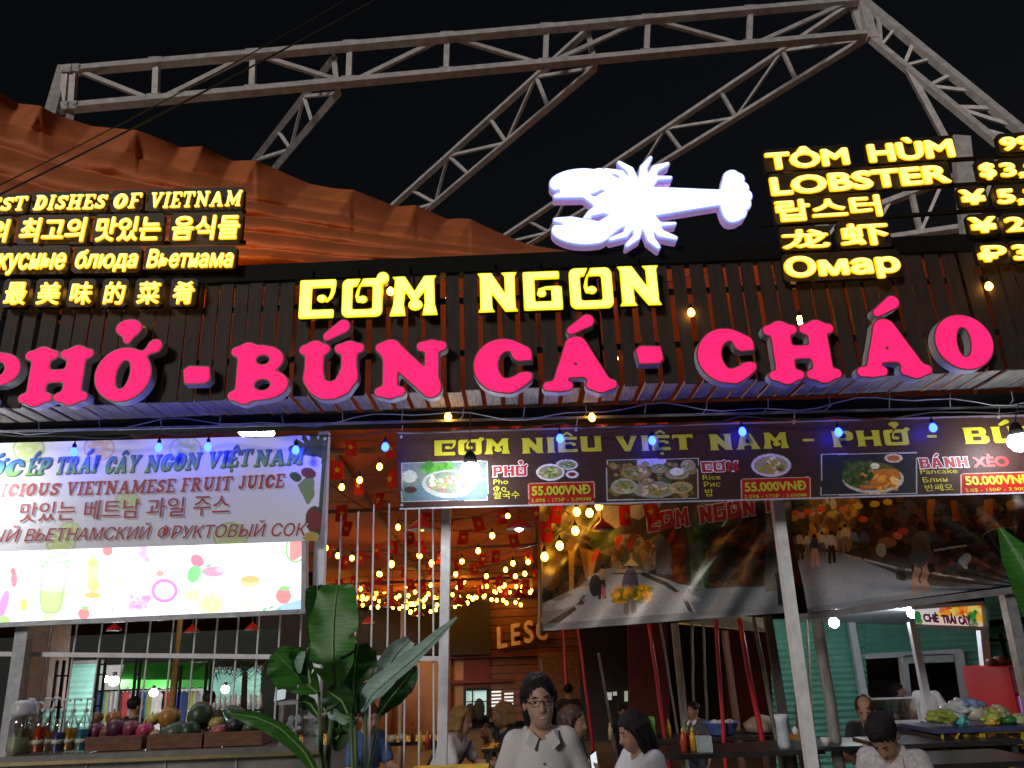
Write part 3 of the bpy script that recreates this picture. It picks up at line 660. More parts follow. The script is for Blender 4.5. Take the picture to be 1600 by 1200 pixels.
# ------------------------------------------------------------------ white lobster sign
lx = lambda a: 840 + a * .225; ly = lambda b: 220 + b * .225
def lob_prims():
    c = lambda L, s=1: [(a, b, r) for a, b, r in L]
    T = []
    T += [('v', [(540, 300, 45), (650, 380, 90)]), ('e', 610, 430, 230, 100), ('v', [(640, 430, 150), (820, 420, 100), (1290, 392, 52)]),   # arm, carapace, abdomen
          ('e', 290, 285, 210, 92, -.08), ('v', [(430, 260, 70), (560, 330, 55)]), ('v', [(120, 385, 14), (300, 360, 36), (400, 320, 40)]),
          ('e', 300, 635, 205, 85, .08), ('v', [(420, 640, 70), (540, 560, 60), (620, 500, 80)]), ('v', [(120, 548, 14), (230, 555, 30), (400, 600, 45)])]
    T += [('-s', 5, [(70, 360), (150, 345)]), ('-s', 5, [(90, 578), (170, 582)])]
    legs = [[(620, 300, 40), (580, 225, 22), (470, 203, 13)], [(670, 290, 40), (645, 205, 25), (565, 152, 14)], [(735, 290, 40), (735, 190, 28), (785, 118, 13)],
            [(780, 280, 40), (815, 195, 27), (905, 160, 13)], [(790, 290, 30), (830, 258, 16), (925, 256, 12)],
            [(660, 560, 40), (610, 650, 22), (505, 685, 13)], [(700, 570, 40), (690, 665, 26), (620, 725, 15)], [(760, 570, 45), (785, 680, 28), (840, 738, 15)],
            [(800, 560, 40), (850, 640, 28), (960, 675, 14)], [(800, 550, 30), (850, 580, 16), (955, 574, 11)]]
    T += [('v', L) for L in legs]
    T += [('v', [(440, 440, 40), (360, 400, 24), (315, 378, 12)]), ('v', [(350, 395, 16), (345, 368, 10)]), ('v', [(440, 470, 40), (370, 500, 24), (328, 535, 12)]), ('v', [(360, 510, 16), (365, 540, 10)])]
    T += [('e', 1350, 385, 88, 182, .03)] + [('e', a, b, 44, 44) for a, b in ((1395, 268), (1425, 330), (1448, 385), (1440, 440), (1410, 500))] + [('e', 1345, 255, 60, 50), ('e', 1365, 520, 60, 45)]
    return T
X, Yg = np.meshgrid(np.arange(40, 1560, 4.), np.arange(60, 820, 4.), indexing='ij')
D = field(lob_prims(), X, Yg, 9)
root = thing('lobster_sign', P(1010, 318, YS), 'big white glowing lobster shape standing above the fascia', 'lit sign')
for nm, iso, z, m in (('lit_face', -8, (-.012, -.002), LOB), ('lit_edge', 2, (0, .03), LOBRIM), ('sign_return', 0, (.031, .115), emit('lilac_glowing_acrylic', (.36, .22, .5), .55))):
    L = contours(D, 40, 60, 4., iso); V, F = loops_mesh(L, *z)
    W = PA(lx(V[:, 0]), ly(V[:, 1]), np.full(len(V), YS)); W[:, 1] += V[:, 2]; mesh_obj(nm, W, F, m, root)
MB().hexa([P(960, 304, YS + .125), P(1110, 312, YS + .125), P(1110, 328, YS + .125), P(960, 334, YS + .125)], .01).build('added_glow_strip', ADDGLOWW, root)  # glowing strip added out of sight to throw light backwards onto the truss
sp = MB()
for xx, y0, y1 in ((1142, 345, 398), (990, 330, 402), (905, 382, 404)): sp.bar(P(xx, y0, YS + .13), P(xx + 2, y1, YS + .13), .025, .025)
sp.build('support', BLACK, root)

# ------------------------------------------------------------------ roof trusses
def truss(name, label, tops, bots, posts, webs, wc, wp, extra=None):
    """tops/bots: chord polylines of (px, py, Y); posts and webs: point pairs"""
    r = thing(name, P(*tops[0]), label, 'truss', 'steel roof trusses')
    m = MB()
    for a, b in zip(tops[:-1], tops[1:]): m.bar(P(*a), P(*b), wc, wc, (0, -1, .3))
    m.build('top_chord', TRUSS, r); m = MB()
    for a, b in zip(bots[:-1], bots[1:]): m.bar(P(*a), P(*b), wc, wc, (0, -1, .3))
    m.build('bottom_chord', TRUSS, r); m = MB()
    for a, b in posts: m.bar(P(*a), P(*b), wp, wp)
    for a, b in webs: m.bar(P(*a), P(*b), wp * .75, wp * .75)
    m.build('web', TRUSS, r)
    return r
def YT(x): return 9.2 + 1.5 * (x - 100) / 1240
t_ = lambda x: (x, 112 - (x - 100) * .0888, YT(x))
b_ = lambda x: (x, 170 - (x - 95) * .0925, YT(x))
posts = [(t_(x + 2), b_(x)) for x in (243, 394, 545, 697, 852, 1010, 1170)]
posts += [(t_(104), b_(98)), (t_(116), b_(112))]
webs = [(t_(120), b_(238)), (b_(250), t_(390)), (t_(400), b_(538)), (b_(552), t_(692)), (t_(704), b_(845)), (b_(858), t_(1005)), (t_(1016), b_(1163)), (b_(1178), t_(1325))]
truss('roof_truss', 'long grey truss crossing the night sky at the top, in front of the others', [t_(98), t_(1350)], [b_(92), b_(1352)], posts, webs, .12, .085)
main = bpy.data.objects['roof_truss']; GUS = mat('dull_gusset_steel', (.40, .38, .36), .6, .1, var=.4, scale=11)
for (ax, ay, aY), (bx, by, bY) in posts:
    for p_ in (P(ax, ay, aY), P(bx, by, bY)):
        gp = MB().box(p_ + Vector((0, -.066, 0)), (.20, .010, .13))
        for sx in (-.07, .07): gp.box(p_ + Vector((sx, -.073, 0)), (.018, .012, .018))
        gp.build('gusset_plate', GUS, main)
m = MB(); root = thing('truss_bracket', P(95, 175, 9.2), 'steel foot plate where the long top truss meets the orange tarp', 'bracket')
m.bar(P(98, 110, 9.3), P(72, 200, 9.0), .14, .1); m.bar(P(112, 165, 9.3), P(106, 200, 9.2), .1, .1); m.build('post', TRUSS, root)
def receding(lab, s0, s1, e0, e1, Y0, Y1, n, up=True):
    """chords start at the long truss (s) and end at (e), with zigzag webs"""
    A = lambda t: tuple(np.array((s0[0], s0[1], Y0)) * (1 - t) + np.array((e0[0], e0[1], Y1)) * t)
    B = lambda t: tuple(np.array((s1[0], s1[1], Y0)) * (1 - t) + np.array((e1[0], e1[1], Y1)) * t)
    # interpolate in space, not in the picture
    PA0, PA1, PB0, PB1 = P(s0[0], s0[1], Y0), P(e0[0], e0[1], Y1), P(s1[0], s1[1], Y0), P(e1[0], e1[1], Y1)
    r = thing('roof_truss', PA0, lab, 'truss', 'steel roof trusses')
    MB().bar(PA0, PA1, .1, .1, (0, -1, .3)).build('top_chord', TRUSS, r); MB().bar(PB0, PB1, .1, .1, (0, -1, .3)).build('bottom_chord', TRUSS, r)
    m = MB(); m.bar(PA0, PB0, .08, .08)
    for i in range(n):
        t0, t1 = i / n, (i + 1) / n
        m.bar(PA0.lerp(PA1, t1), PB0.lerp(PB1, t1), .06, .06)
        a, b = (PA0.lerp(PA1, t0), PB0.lerp(PB1, t1)) if i % 2 else (PB0.lerp(PB1, t0), PA0.lerp(PA1, t1))
        m.bar(a, b, .05, .05)
    m.build('web', TRUSS, r)
receding('grey truss slanting down behind the left part of the long truss', (522, 90), (528, 146), (366, 292), (398, 300), YT(525) + .1, 13.5, 4)
receding('grey truss slanting down behind the middle of the long truss', (918, 48), (930, 106), (588, 345), (632, 358), YT(925) + .1, 14.5, 5)
receding('grey truss slanting down from the peak behind the white lobster', (1330, 8), (1350, 62), (765, 385), (800, 398), YT(1345) + .1, 17, 7)
R0, R1 = P(1346, 0, YT(1345)), P(1660, 258, 9.6); Q0, Q1 = P(1362, 62, YT(1345)), P(1600, 300, 9.6)
rr = thing('roof_truss', R0, 'grey truss running down to the right from the peak of the roof', 'truss', 'steel roof trusses')
MB().bar(R0, R1, .12, .12, (0, -1, .3)).build('top_chord', TRUSS, rr)
MB().bar(Q0, P(1418, 108, 10.4), .1, .1, (0, -1, .3)).bar(P(1418, 108, 10.4), P(1560, 225, 9.9), .1, .1, (0, -1, .3)).bar(P(1418, 108, 10.4), P(1500, 260, 10.3), .09, .09).build('bottom_chord', TRUSS, rr)
m = MB()
for i in range(5):
    a = R0.lerp(R1, i / 5 + .1); b = Q0.lerp(P(1560, 225, 9.9), i / 5 + .08); m.bar(a, b, .06, .06)
    m.bar(R0.lerp(R1, i / 5 + .2), b, .05, .05)
m.bar(R0, Q0, .16, .14); m.build('web', TRUSS, rr); MB().bar(P(1500, 215, 10), P(1520, 400, 10), .25, .12).build('column', TRUSS, rr)
rr = thing('roof_truss', P(1290, 390, 11), 'low grey truss lit behind the price rows at right', 'truss', 'steel roof trusses')
A0, A1, B0, B1 = P(1240, 372, 12), P(1560, 250, 10.5), P(1250, 392, 12), P(1580, 345, 10.5)
MB().bar(A0, A1, .1, .1, (0, -1, .3)).build('top_chord', TRUSS, rr); MB().bar(B0, B1, .1, .1, (0, -1, .3)).build('bottom_chord', TRUSS, rr)
m = MB()
for i in range(4): m.bar(A0.lerp(A1, i / 4 + .1), B0.lerp(B1, i / 4 + .1), .07, .07); m.bar(A0.lerp(A1, i / 4 + .25), B0.lerp(B1, i / 4 + .1), .05, .05)
m.build('web', TRUSS, rr)

# ------------------------------------------------------------------ orange tarpaulin roof
def tarp():
    tx = [-120, 0, 85, 175, 290, 420, 520, 640, 722, 800, 860, 905]; ty = [112, 150, 184, 204, 232, 266, 299, 328, 348, 374, 393, 408]
    nu, nv = 340, 110; V = []
    for i in range(nu):
        u = i / (nu - 1); x = -120 + 1025 * u
        yt = np.interp(x, tx, ty)
        for j in range(nv):
            v = j / (nv - 1)                       # 0 top, 1 bottom
            y = yt + (452 - .0435 * x - yt) * v; Yd = 9.2 - 2.35 * min(1, v * 1.25) - .9 * u * (1 - v)
            # tent folds: sharp ridges fanning from the tie points on the upper edge
            vp = y - yt; f_ = ((x + 22 * math.sin(x * .019)) / 112. + .25) % 1; k_ = int(((x + 22 * math.sin(x * .019)) / 112. + .25) // 1)
            dep = 62 + 14 * math.sin(k_ * 1.9); e_ = max(0., 1 - vp / dep); g_ = (f_ + .32 * vp / dep) % 1
            s = g_ / .62 if g_ < .62 else (1 - g_) / .38
            fold = (s - .5) * .62 * e_
            rb = v * (7.2 - 1.2 * u) + .16 * math.sin(x * .011 + v * 5); w2 = (.5 - abs(math.sin(math.pi * rb))) * (.26 - .12 * u) * min(1, vp / 60)
            n = mnoise.noise((x * .018, y * .03, 3.1)) * .07
            ys = y - 10 * (1 - s) * e_ ** 2
            V.append(P(x, ys, Yd + fold + w2 + n))
    idx = np.arange(nu * nv).reshape(nu, nv)
    F = np.stack([idx[:-1, :-1], idx[:-1, 1:], idx[1:, 1:], idx[1:, :-1]], -1).reshape(-1, 4)
    o = mesh_obj('tarpaulin_roof', V, F, ORANGE, None, True); tag(o, 'folded orange tarpaulin roof rising behind the slatted fascia on the left', 'tarpaulin')
tarp()
# overhead cables
for a, b, s, l in (((-60, 333), (600, -8), 10, 'thick black overhead cable crossing the top left corner'), ((-60, 318), (560, -12), 14, 'thin black overhead cable above the thicker one')):
    pts = [P(lerp(a[0], b[0], t), lerp(a[1], b[1], t) + s * 4 * t * (1 - t) * .6, 4.6 + t * 1.0) for t in np.linspace(0, 1, 24)]
    tag(MB().tube(pts, .008 if s == 10 else .005, 6).build('overhead_cable', mat('brown_cable', (.05, .035, .02), .5)), l, 'cable', 'overhead cables')

# ------------------------------------------------------------------ bulbs
def bulb_parts(n, r, glow, root, loc, capm, proto={}):
    """a pear-shaped bulb hanging from a black socket (socket is its sub-part)"""
    key = (n, r, glow.name)
    if key not in proto:
        b = MB().lathe([(0.001, -1.25 * r), (.45 * r, -1.12 * r), (.85 * r, -.7 * r), (r, -.15 * r), (.9 * r, .35 * r), (.6 * r, .85 * r), (.42 * r, 1.1 * r), (.001, 1.12 * r)], (0, 0, 0), 10).build(n, glow, None, True)
        c = MB().lathe([(.5 * r, 1.05 * r), (.55 * r, 1.9 * r), (.3 * r, 2.1 * r), (.12 * r, 2.9 * r), (.001, 2.95 * r)], (0, 0, 0), 8).build('socket', capm, None, True)
        proto[key] = (b, c); b.parent = root; c.parent = b; b.location = loc - origin(root); return b
    b, c = proto[key]; b2 = inst(b, n, root, loc - origin(root)); inst(c, 'socket', b2, (0, 0, 0)); return b2
BL = [(115, 706), (248, 699), (325, 698), (462, 703), (602, 698), (875, 685), (1019, 688), (1160, 674), (1310, 675), (1458, 668)]
YW = 6.16
root = thing('blue_light_string', P(600, 690, YW), 'string of ten blue bulbs hanging along the front under the soffit', 'string lights')
for px, py in BL: bulb_parts('bulb', .031, BLUE, root, P(px, py, YW), BLACK)
wire = []
for i, (px, py) in enumerate([(-60, 690)] + BL + [(1680, 655)]):
    if wire: a = prev; b = (px, py - 24); wire += [P(lerp(a[0], b[0], t), lerp(a[1], b[1], t) + 9 * 4 * t * (1 - t) * rnd.uniform(.4, 1), YW) for t in (.25, .5, .75)]
    prev = (px, py - 24); wire.append(P(px, py - 24, YW))
MB().tube(wire, .006, 5).build('wire', CABLE, root)
ww = []
for t in np.linspace(0, 1, 60):
    x = -80 + 1780 * t; ww.append(P(x, 688 - .031 * x - 16 + 7 * math.sin(x * .017) + 4 * math.sin(x * .041), 6.3))
o = tag(MB().tube(ww, .0045, 5).build('white_cable', WCABLE), 'white cable tied along the black beam above the banners', 'cable')
tie = MB()
for xx in list(range(60, 1600, 95)):
    y = 660 - .031 * xx; tie.tube([P(xx, y, 6.33), P(xx + rnd.uniform(-3, 3), y + 14, 6.31), P(xx + rnd.uniform(-9, 9), y + rnd.uniform(16, 24), 6.29)], .004, 4)
tie.build('cable_tie', WCABLE, o)
def led_lamp(px, py, Y, r, label, cord=40, glow=LEDW):
    c = P(px, py, Y); root = thing('hanging_bulb', c, label, 'lamp', 'white bulbs over the restaurant front')
    MB().lathe([(.001, -r), (.6 * r, -.82 * r), (.97 * r, -.25 * r), (r, .1 * r), (.8 * r, .6 * r), (.001, .7 * r)], c, 16).build('bulb', glow, root, True)
    MB().lathe([(.72 * r, .62 * r), (.55 * r, 1.5 * r), (.3 * r, 1.9 * r), (.001, 1.95 * r)], c, 12).build('socket', BLACK, root, True)
    MB().tube([c + Vector((0, 0, r * 1.8)), P(px, py - cord, Y)], .005, 5).build('cord', CABLE, root)
led_lamp(735, 735, 5.98, .08, 'bright white bulb hanging before the pho picture on the dark banner', 88)
led_lamp(-78, 742, 6.0, .085, 'bright white bulb at the left edge over the juice banner', 60)
led_lamp(1592, 690, 5.98, .08, 'bright white bulb hanging at the right end of the dark banner', 60)
c = P(401, 676, 6.75); root = thing('ceiling_lamp', c, 'round white disc lamp above the right end of the fruit juice banner', 'lamp')
MB().lathe([(.001, -.03), (.13, -.028), (.155, -.005), (.15, .02), (.001, .025)], c, 22).build('diffuser', emit('disc_lamp_glow', (.95, 1, 1), 40), root, True)
MB().lathe([(.16, .02), (.1, .07), (.001, .075)], c, 22).build('housing', BLACK, root, True)
# warm bulbs in the cavity behind the slats
root = thing('warm_light_string', P(1080, 488, 6.25), 'warm bulbs glowing in the gap behind the fascia slats', 'string lights', 'warm bulb strings')
CV = [(700, 651), (1080, 488), (1545, 447), (610, 455), (925, 652)]
for px, py in CV: bulb_parts('bulb', .03, WARM, root, P(px, py, 5.975 if py < 500 else 6.35), BLACK)
for px, py in [(300, 480), (480, 560), (820, 500), (960, 560), (1250, 500), (1400, 560), (700, 470), (1120, 560)]: bulb_parts('bulb', .034, WARMC, root, P(px, py, 6.4), BLACK)
MB().tube([P(x_, 470 - .04 * x_ + 14 * math.sin(x_ * .02), 6.5) for x_ in range(250, 1660, 50)], .006, 5).build('wire', CABLE, root)

# ------------------------------------------------------------------ printed banners
VINYL = vcol('printed_vinyl', .42, spec=.35)
VINYLG = vcol('printed_vinyl_plastic', .27, spec=.7)
VINYLT = vcol('printed_vinyl_gloss', .5, spec=.18)
REDP = mat('red_print', (.38, .014, .02), .5, var=.1)
WHITEP = mat('white_print', (.75, .74, .76), .5, var=.05)
YELP = mat('lime_yellow_print', (.50, .46, .02), .5, var=.1)
REDBOX = mat('red_price_print', (.36, .02, .02), .5, var=.1)
BACKV = mat('banner_back', (.35, .35, .36), .7)
YLB, YLX, YMB = 6.33, 6.36, 6.28
def wr_soft(u, v): return .0016 * np.sin(u * 9 + v * 3) * (.3 + v) + .0009 * np.sin(u * 31 - v * 6) + .001 * np.sin(v * 9 + u * 2)
def citrus(p, x, y, r, a=.8, c1=(150, 190, 60), c2=(205, 225, 140)):
    p.ell(x, y, r, r * .8, c1, 0, a); p.ell(x, y, r * .86, r * .68, (235, 240, 215), 0, a)
    for k in range(8):
        t = k * math.pi / 4 + .2; p.ell(x + math.cos(t) * r * .48, y + math.sin(t) * r * .38, r * .3, r * .16, c2, math.atan2(math.sin(t) * .8, math.cos(t)), a)
def paint_juice(p):
    p.C[:] = lin((232, 233, 238))
    for x, y, r in ((45, 702, 26), (155, 700, 25), (290, 702, 26), (200, 782, 20), (95, 848, 24), (110, 830, 18), (360, 838, 28), (300, 862, 16)):
        citrus(p, x, y, r, .75, (160, 195, 70) if x != 155 else (205, 160, 70), (200, 220, 120) if x != 155 else (235, 190, 110))
    for k in range(9):                              # dark palm fronds in the top right corner
        t = -2.9 + k * .42; p.line([(492 + math.cos(t) * q, 708 + math.sin(t) * q * .75) for q in (0, 18, 36)], 6 - k % 3, (26, 52, 40))
    for k in range(26): p.line([(490, 735 + k * 1.6), (466 + k * .6, 752 + k * 1.2 + 6)], 1.1, (120, 150, 90))
    p.poly([(506, 676), (515, 676), (508, 850), (494, 850), (500, 760)], (60, 70, 62))
    p.ell(482, 739, 12, 8, (110, 20, 35), .3); p.ell(492, 812, 15, 21, (30, 60, 30)); p.ell(491, 812, 12, 18, (120, 18, 30))
    p.ell(487, 840, 13, 9, (190, 160, 70)); p.ell(462, 745, 10, 7, (40, 80, 40), .5)
    p.mottle(.05, 60, 3)
root = thing('juice_banner', P(240, 770, YLB), 'white vinyl banner with blue, red and Russian lettering for fruit juice, at left', 'banner')
QJ = [(-70, 694), (513, 679), (500, 845), (-70, 864)]
sheet('printed_vinyl', QJ, YLB, 420, 130, paint_juice, wr_soft, VINYL, root)
ZB = (-.0065, -.006)
def shadow_text(parent, Y, fn, *a, dz=ZB, m1=None, m2=None, off=(1.2, 1.4), **k):
    """lettering with a pale offset outline, as printed"""
    V, F = fn(None, *a, Y, None, None, z=(dz[0] + .001, dz[1] + .001), **k); mesh_obj('lettering_outline', V + np.array([off[0] * Y / FPX, 0, -off[1] * Y / FPX]), F, m2, parent)
    V, F = fn(None, *a, Y, None, None, z=dz, **k); return mesh_obj('lettering', V, F, m1, parent)
DARKP = mat('dark_teal_print', (.012, .05, .12), .5)
LILAC = mat('pale_lilac_print', (.62, .42, .5), .5)
# top line: printed gradient from blue (top) to green (bottom)
def gradient_words(words):
    VV, FF, CC, VO, FO = [], [], [], [], []
    for s, pl, pr, h in words:
        for iso, z, tgt in ((0, ZB, 0), (.035, (ZB[0] + .001, ZB[1] + .001), 1)):
            L, wd = string_loops(slabx, s, .02, .09, .1, .02, iso, r=.12, q=.055); V, F = loops_mesh(L, *z)
            W = pxmap(V, F, pl, pr, h, YLB, 0, wd, 1, 0, .16)
            if tgt: n = len(VO); VO += (W + np.array([.004, 0, -.005])).tolist(); FO += [tuple(i + n for i in f) for f in F]
            else:
                n = len(VV); VV += W.tolist(); FF += [tuple(i + n for i in f) for f in F]
                t = np.clip(V[:, 1], 0, 1)[:, None]; CC += (lin((120, 190, 40)) * (1 - t) + lin((20, 95, 200)) * t).tolist()
    mesh_obj('lettering_outline', VO, FO, DARKP, root); mesh_obj('lettering', VV, FF, vcol('gradient_print', .5), root, False, np.array(CC))
def slabx(ch, **k):
    if ch == 'Y': return (1.05, [('v', [(.18, .9, .12), (.52, .45, .11)]), ('v', [(.88, .9, .09), (.55, .45, .1)]), ('s', .12, [(.52, .45), (.52, .1)]), ('s', .055, [(.34, .055), (.7, .055)]), ('s', .055, [(.02, .945), (.34, .945)]), ('s', .055, [(.74, .945), (1.02, .945)])])
    if ch == '\u01af': ch = 'U'
    return slab(ch, **k)
gradient_words([('ƯỚC', (-60, 747), (32, 744), 27), ('ÉP', (39, 743), (75, 741), 27), ('TRÁI', (84, 741), (150, 738), 27), ('CÂY', (162, 740), (214, 737), 27), ('NGON', (225, 738), (310, 733), 27), ('VIỆT', (322, 732), (390, 727), 26), ('NAM', (396, 729), (472, 725), 26)])
for s, pl, pr, h in (('DELICIOUS', (-50, 778), (91, 775), 21), ('VIETNAMESE', (102, 775), (272, 770), 22), ('FRUIT', (282, 769), (361, 766), 22), ('JUICE', (371, 766), (443, 762), 22)):
    shadow_text(root, YLB, lambda n, s, pl, pr, h, Y, m, p, **k: write_glyphs(n, slab, s, pl, pr, h, Y, m, p, **k), s, pl, pr, h, m1=REDP, m2=WHITEP, r=.125, q=.065, lean=.1)
for s, a, b in (('맛있는', 29, 116), ('베트남', 130, 217), ('과일', 228, 287), ('주스', 301, 358)):
    shadow_text(root, YLB, write, s, (a, 817 - .034 * a), (b, 817 - .034 * b), 31, m1=REDP, m2=WHITEP, bold=.01, fit='box')
for s, a, b in (('ВКУСНЫЙ', -120, 30), ('ВЬЕТНАМСКИЙ', 38, 235), ('ФРУКТОВЫЙ', 246, 415), ('СОК', 424, 480)):
    shadow_text(root, YLB, write, s, (a, 847 - .021 * a), (b, 847 - .021 * b), 20, m1=REDP, m2=WHITEP, bold=.006, shear=.2)
ey = MB()
for px, py in ((-40, 699), (508, 686), (497, 838)): ey.lathe([(.006, 0), (.014, 0), (.014, .004), (.006, .004)], P(px, py, YLB - .016), 10, (0, -1, 0))
ey.build('eyelet', GALV, root)

# lightbox under it
def paint_box(p):
    p.C[:] = lin((255, 255, 255)) * 1.25
    p.poly([(440, 945), (474, 935), (474, 955), (420, 958)], (150, 200, 245))
    def straw(x, y, r): p.ell(x, y, r, r * 1.05, (250, 120, 120)); p.ell(x + 2, y - r, r * .7, r * .3, (120, 210, 110))
    straw(443, 931, 12); straw(131, 959, 9); straw(168, 860, 8); p.poly([(453, 845), (474, 846), (472, 868), (460, 876), (453, 874)], (252, 130, 130)); p.ring(462, 858, 15, 20, 1.4, (120, 190, 110))
    citrus(p, 330, 945, 21, .7, (190, 225, 90), (205, 240, 120)); citrus(p, 300, 930, 15, .5, (250, 200, 60), (252, 220, 90)); citrus(p, 76, 965, 15, .5)
    p.ring(257, 923, 18, 16, 2.6, (225, 120, 215)); p.ell(250, 896, 6, 5, (240, 160, 150))
    p.ell(308, 876, 11, 9, (240, 110, 150), .7); p.ell(303, 897, 10, 14, (110, 215, 120), .4); p.ell(334, 893, 17, 8, (250, 150, 185)); p.ell(345, 890, 8, 5, (255, 200, 215))
    p.dabs(205, 932, 232, 950, [(235, 160, 230), (215, 130, 215)], 26, 4, 1, 2); p.dabs(216, 855, 234, 875, [(245, 170, 220)], 12, 4, 1, 3)
    p.ell(145, 893, 9, 26, (253, 225, 160)); p.ell(145, 880, 8, 5, (250, 200, 110)); p.ell(145, 930, 13, 5, (248, 190, 90)); p.ell(146, 915, 9, 10, (252, 205, 120))
    p.ell(391, 908, 16, 9, (252, 215, 150)); p.ell(391, 905, 14, 5, (245, 185, 100)); p.ell(387, 943, 11, 6, (240, 225, 205)); p.ell(187, 908, 6, 6, (255, 235, 190))
    p.ell(22, 905, 5, 13, (245, 110, 140)); p.ell(20, 892, 4, 5, (240, 90, 110)); p.ell(5, 945, 7, 24, (235, 130, 220), .3); p.ell(37, 945, 6, 10, (250, 220, 90)); p.ell(6, 970, 10, 8, (160, 220, 110))
    p.line([(28, 968), (30, 925)], .7, (200, 235, 215))
    # outlined cup with green drink
    p.poly([(64, 918), (104, 916), (97, 952), (90, 958), (70, 958), (64, 952)], (190, 235, 130)); p.ell(84, 920, 20, 5, (225, 248, 190))
    for L in ([(67, 883), (62, 948), (70, 958), (88, 957), (95, 945), (107, 879)], [(63, 884), (109, 878)], [(64, 880), (110, 875)], [(72, 878), (78, 868), (86, 874)], [(86, 872), (96, 862), (106, 866)], [(104, 866), (107, 857)]): p.line(L, .8, (120, 175, 120))
    p.ring(83, 915, 9, 14, .7, (190, 215, 190)); p.line([(80, 910), (86, 910), (80, 916), (86, 920)], .7, (200, 220, 200))
    p.ring(345, 862, 9, 7, .8, (190, 235, 205)); p.ring(418, 860, 3, 14, .6, (190, 235, 205)); p.ell(176, 953, 1.5, 1.5, (120, 120, 100))
    for x, y in ((318, 893), (326, 884), (424, 949), (414, 952), (436, 952)): p.ell(x, y, 4, 1.8, (90, 190, 120), -.5)
_pb = paint_box
def paint_box(p): _pb(p); p.C = p.C * .90 + .13
root = thing('lightbox_sign', P(240, 900, YLX), 'glowing white lightbox with faint fruit drawings under the juice banner', 'lightbox')
QL = [(-70, 848), (474, 832), (473, 953), (-70, 977)]
sheet('lit_panel', QL, YLX, 560, 150, paint_box, None, vcol('lit_print', .4, 1.0), root)
m = MB()
for a, b in (((-70, 980), (478, 955.5)), ((477, 832), (476, 957))): m.bar(P(*a, YLX + .03), P(*b, YLX + .03), .035, .09, (0, -1, 0))
m.build('frame', GALV, root)
MB().hexa([P(-70, 848, YLX + .05), P(474, 832, YLX + .05), P(473, 950, YLX + .05), P(-70, 974, YLX + .05)][::-1], .04).build('back_panel', BACKV, root)

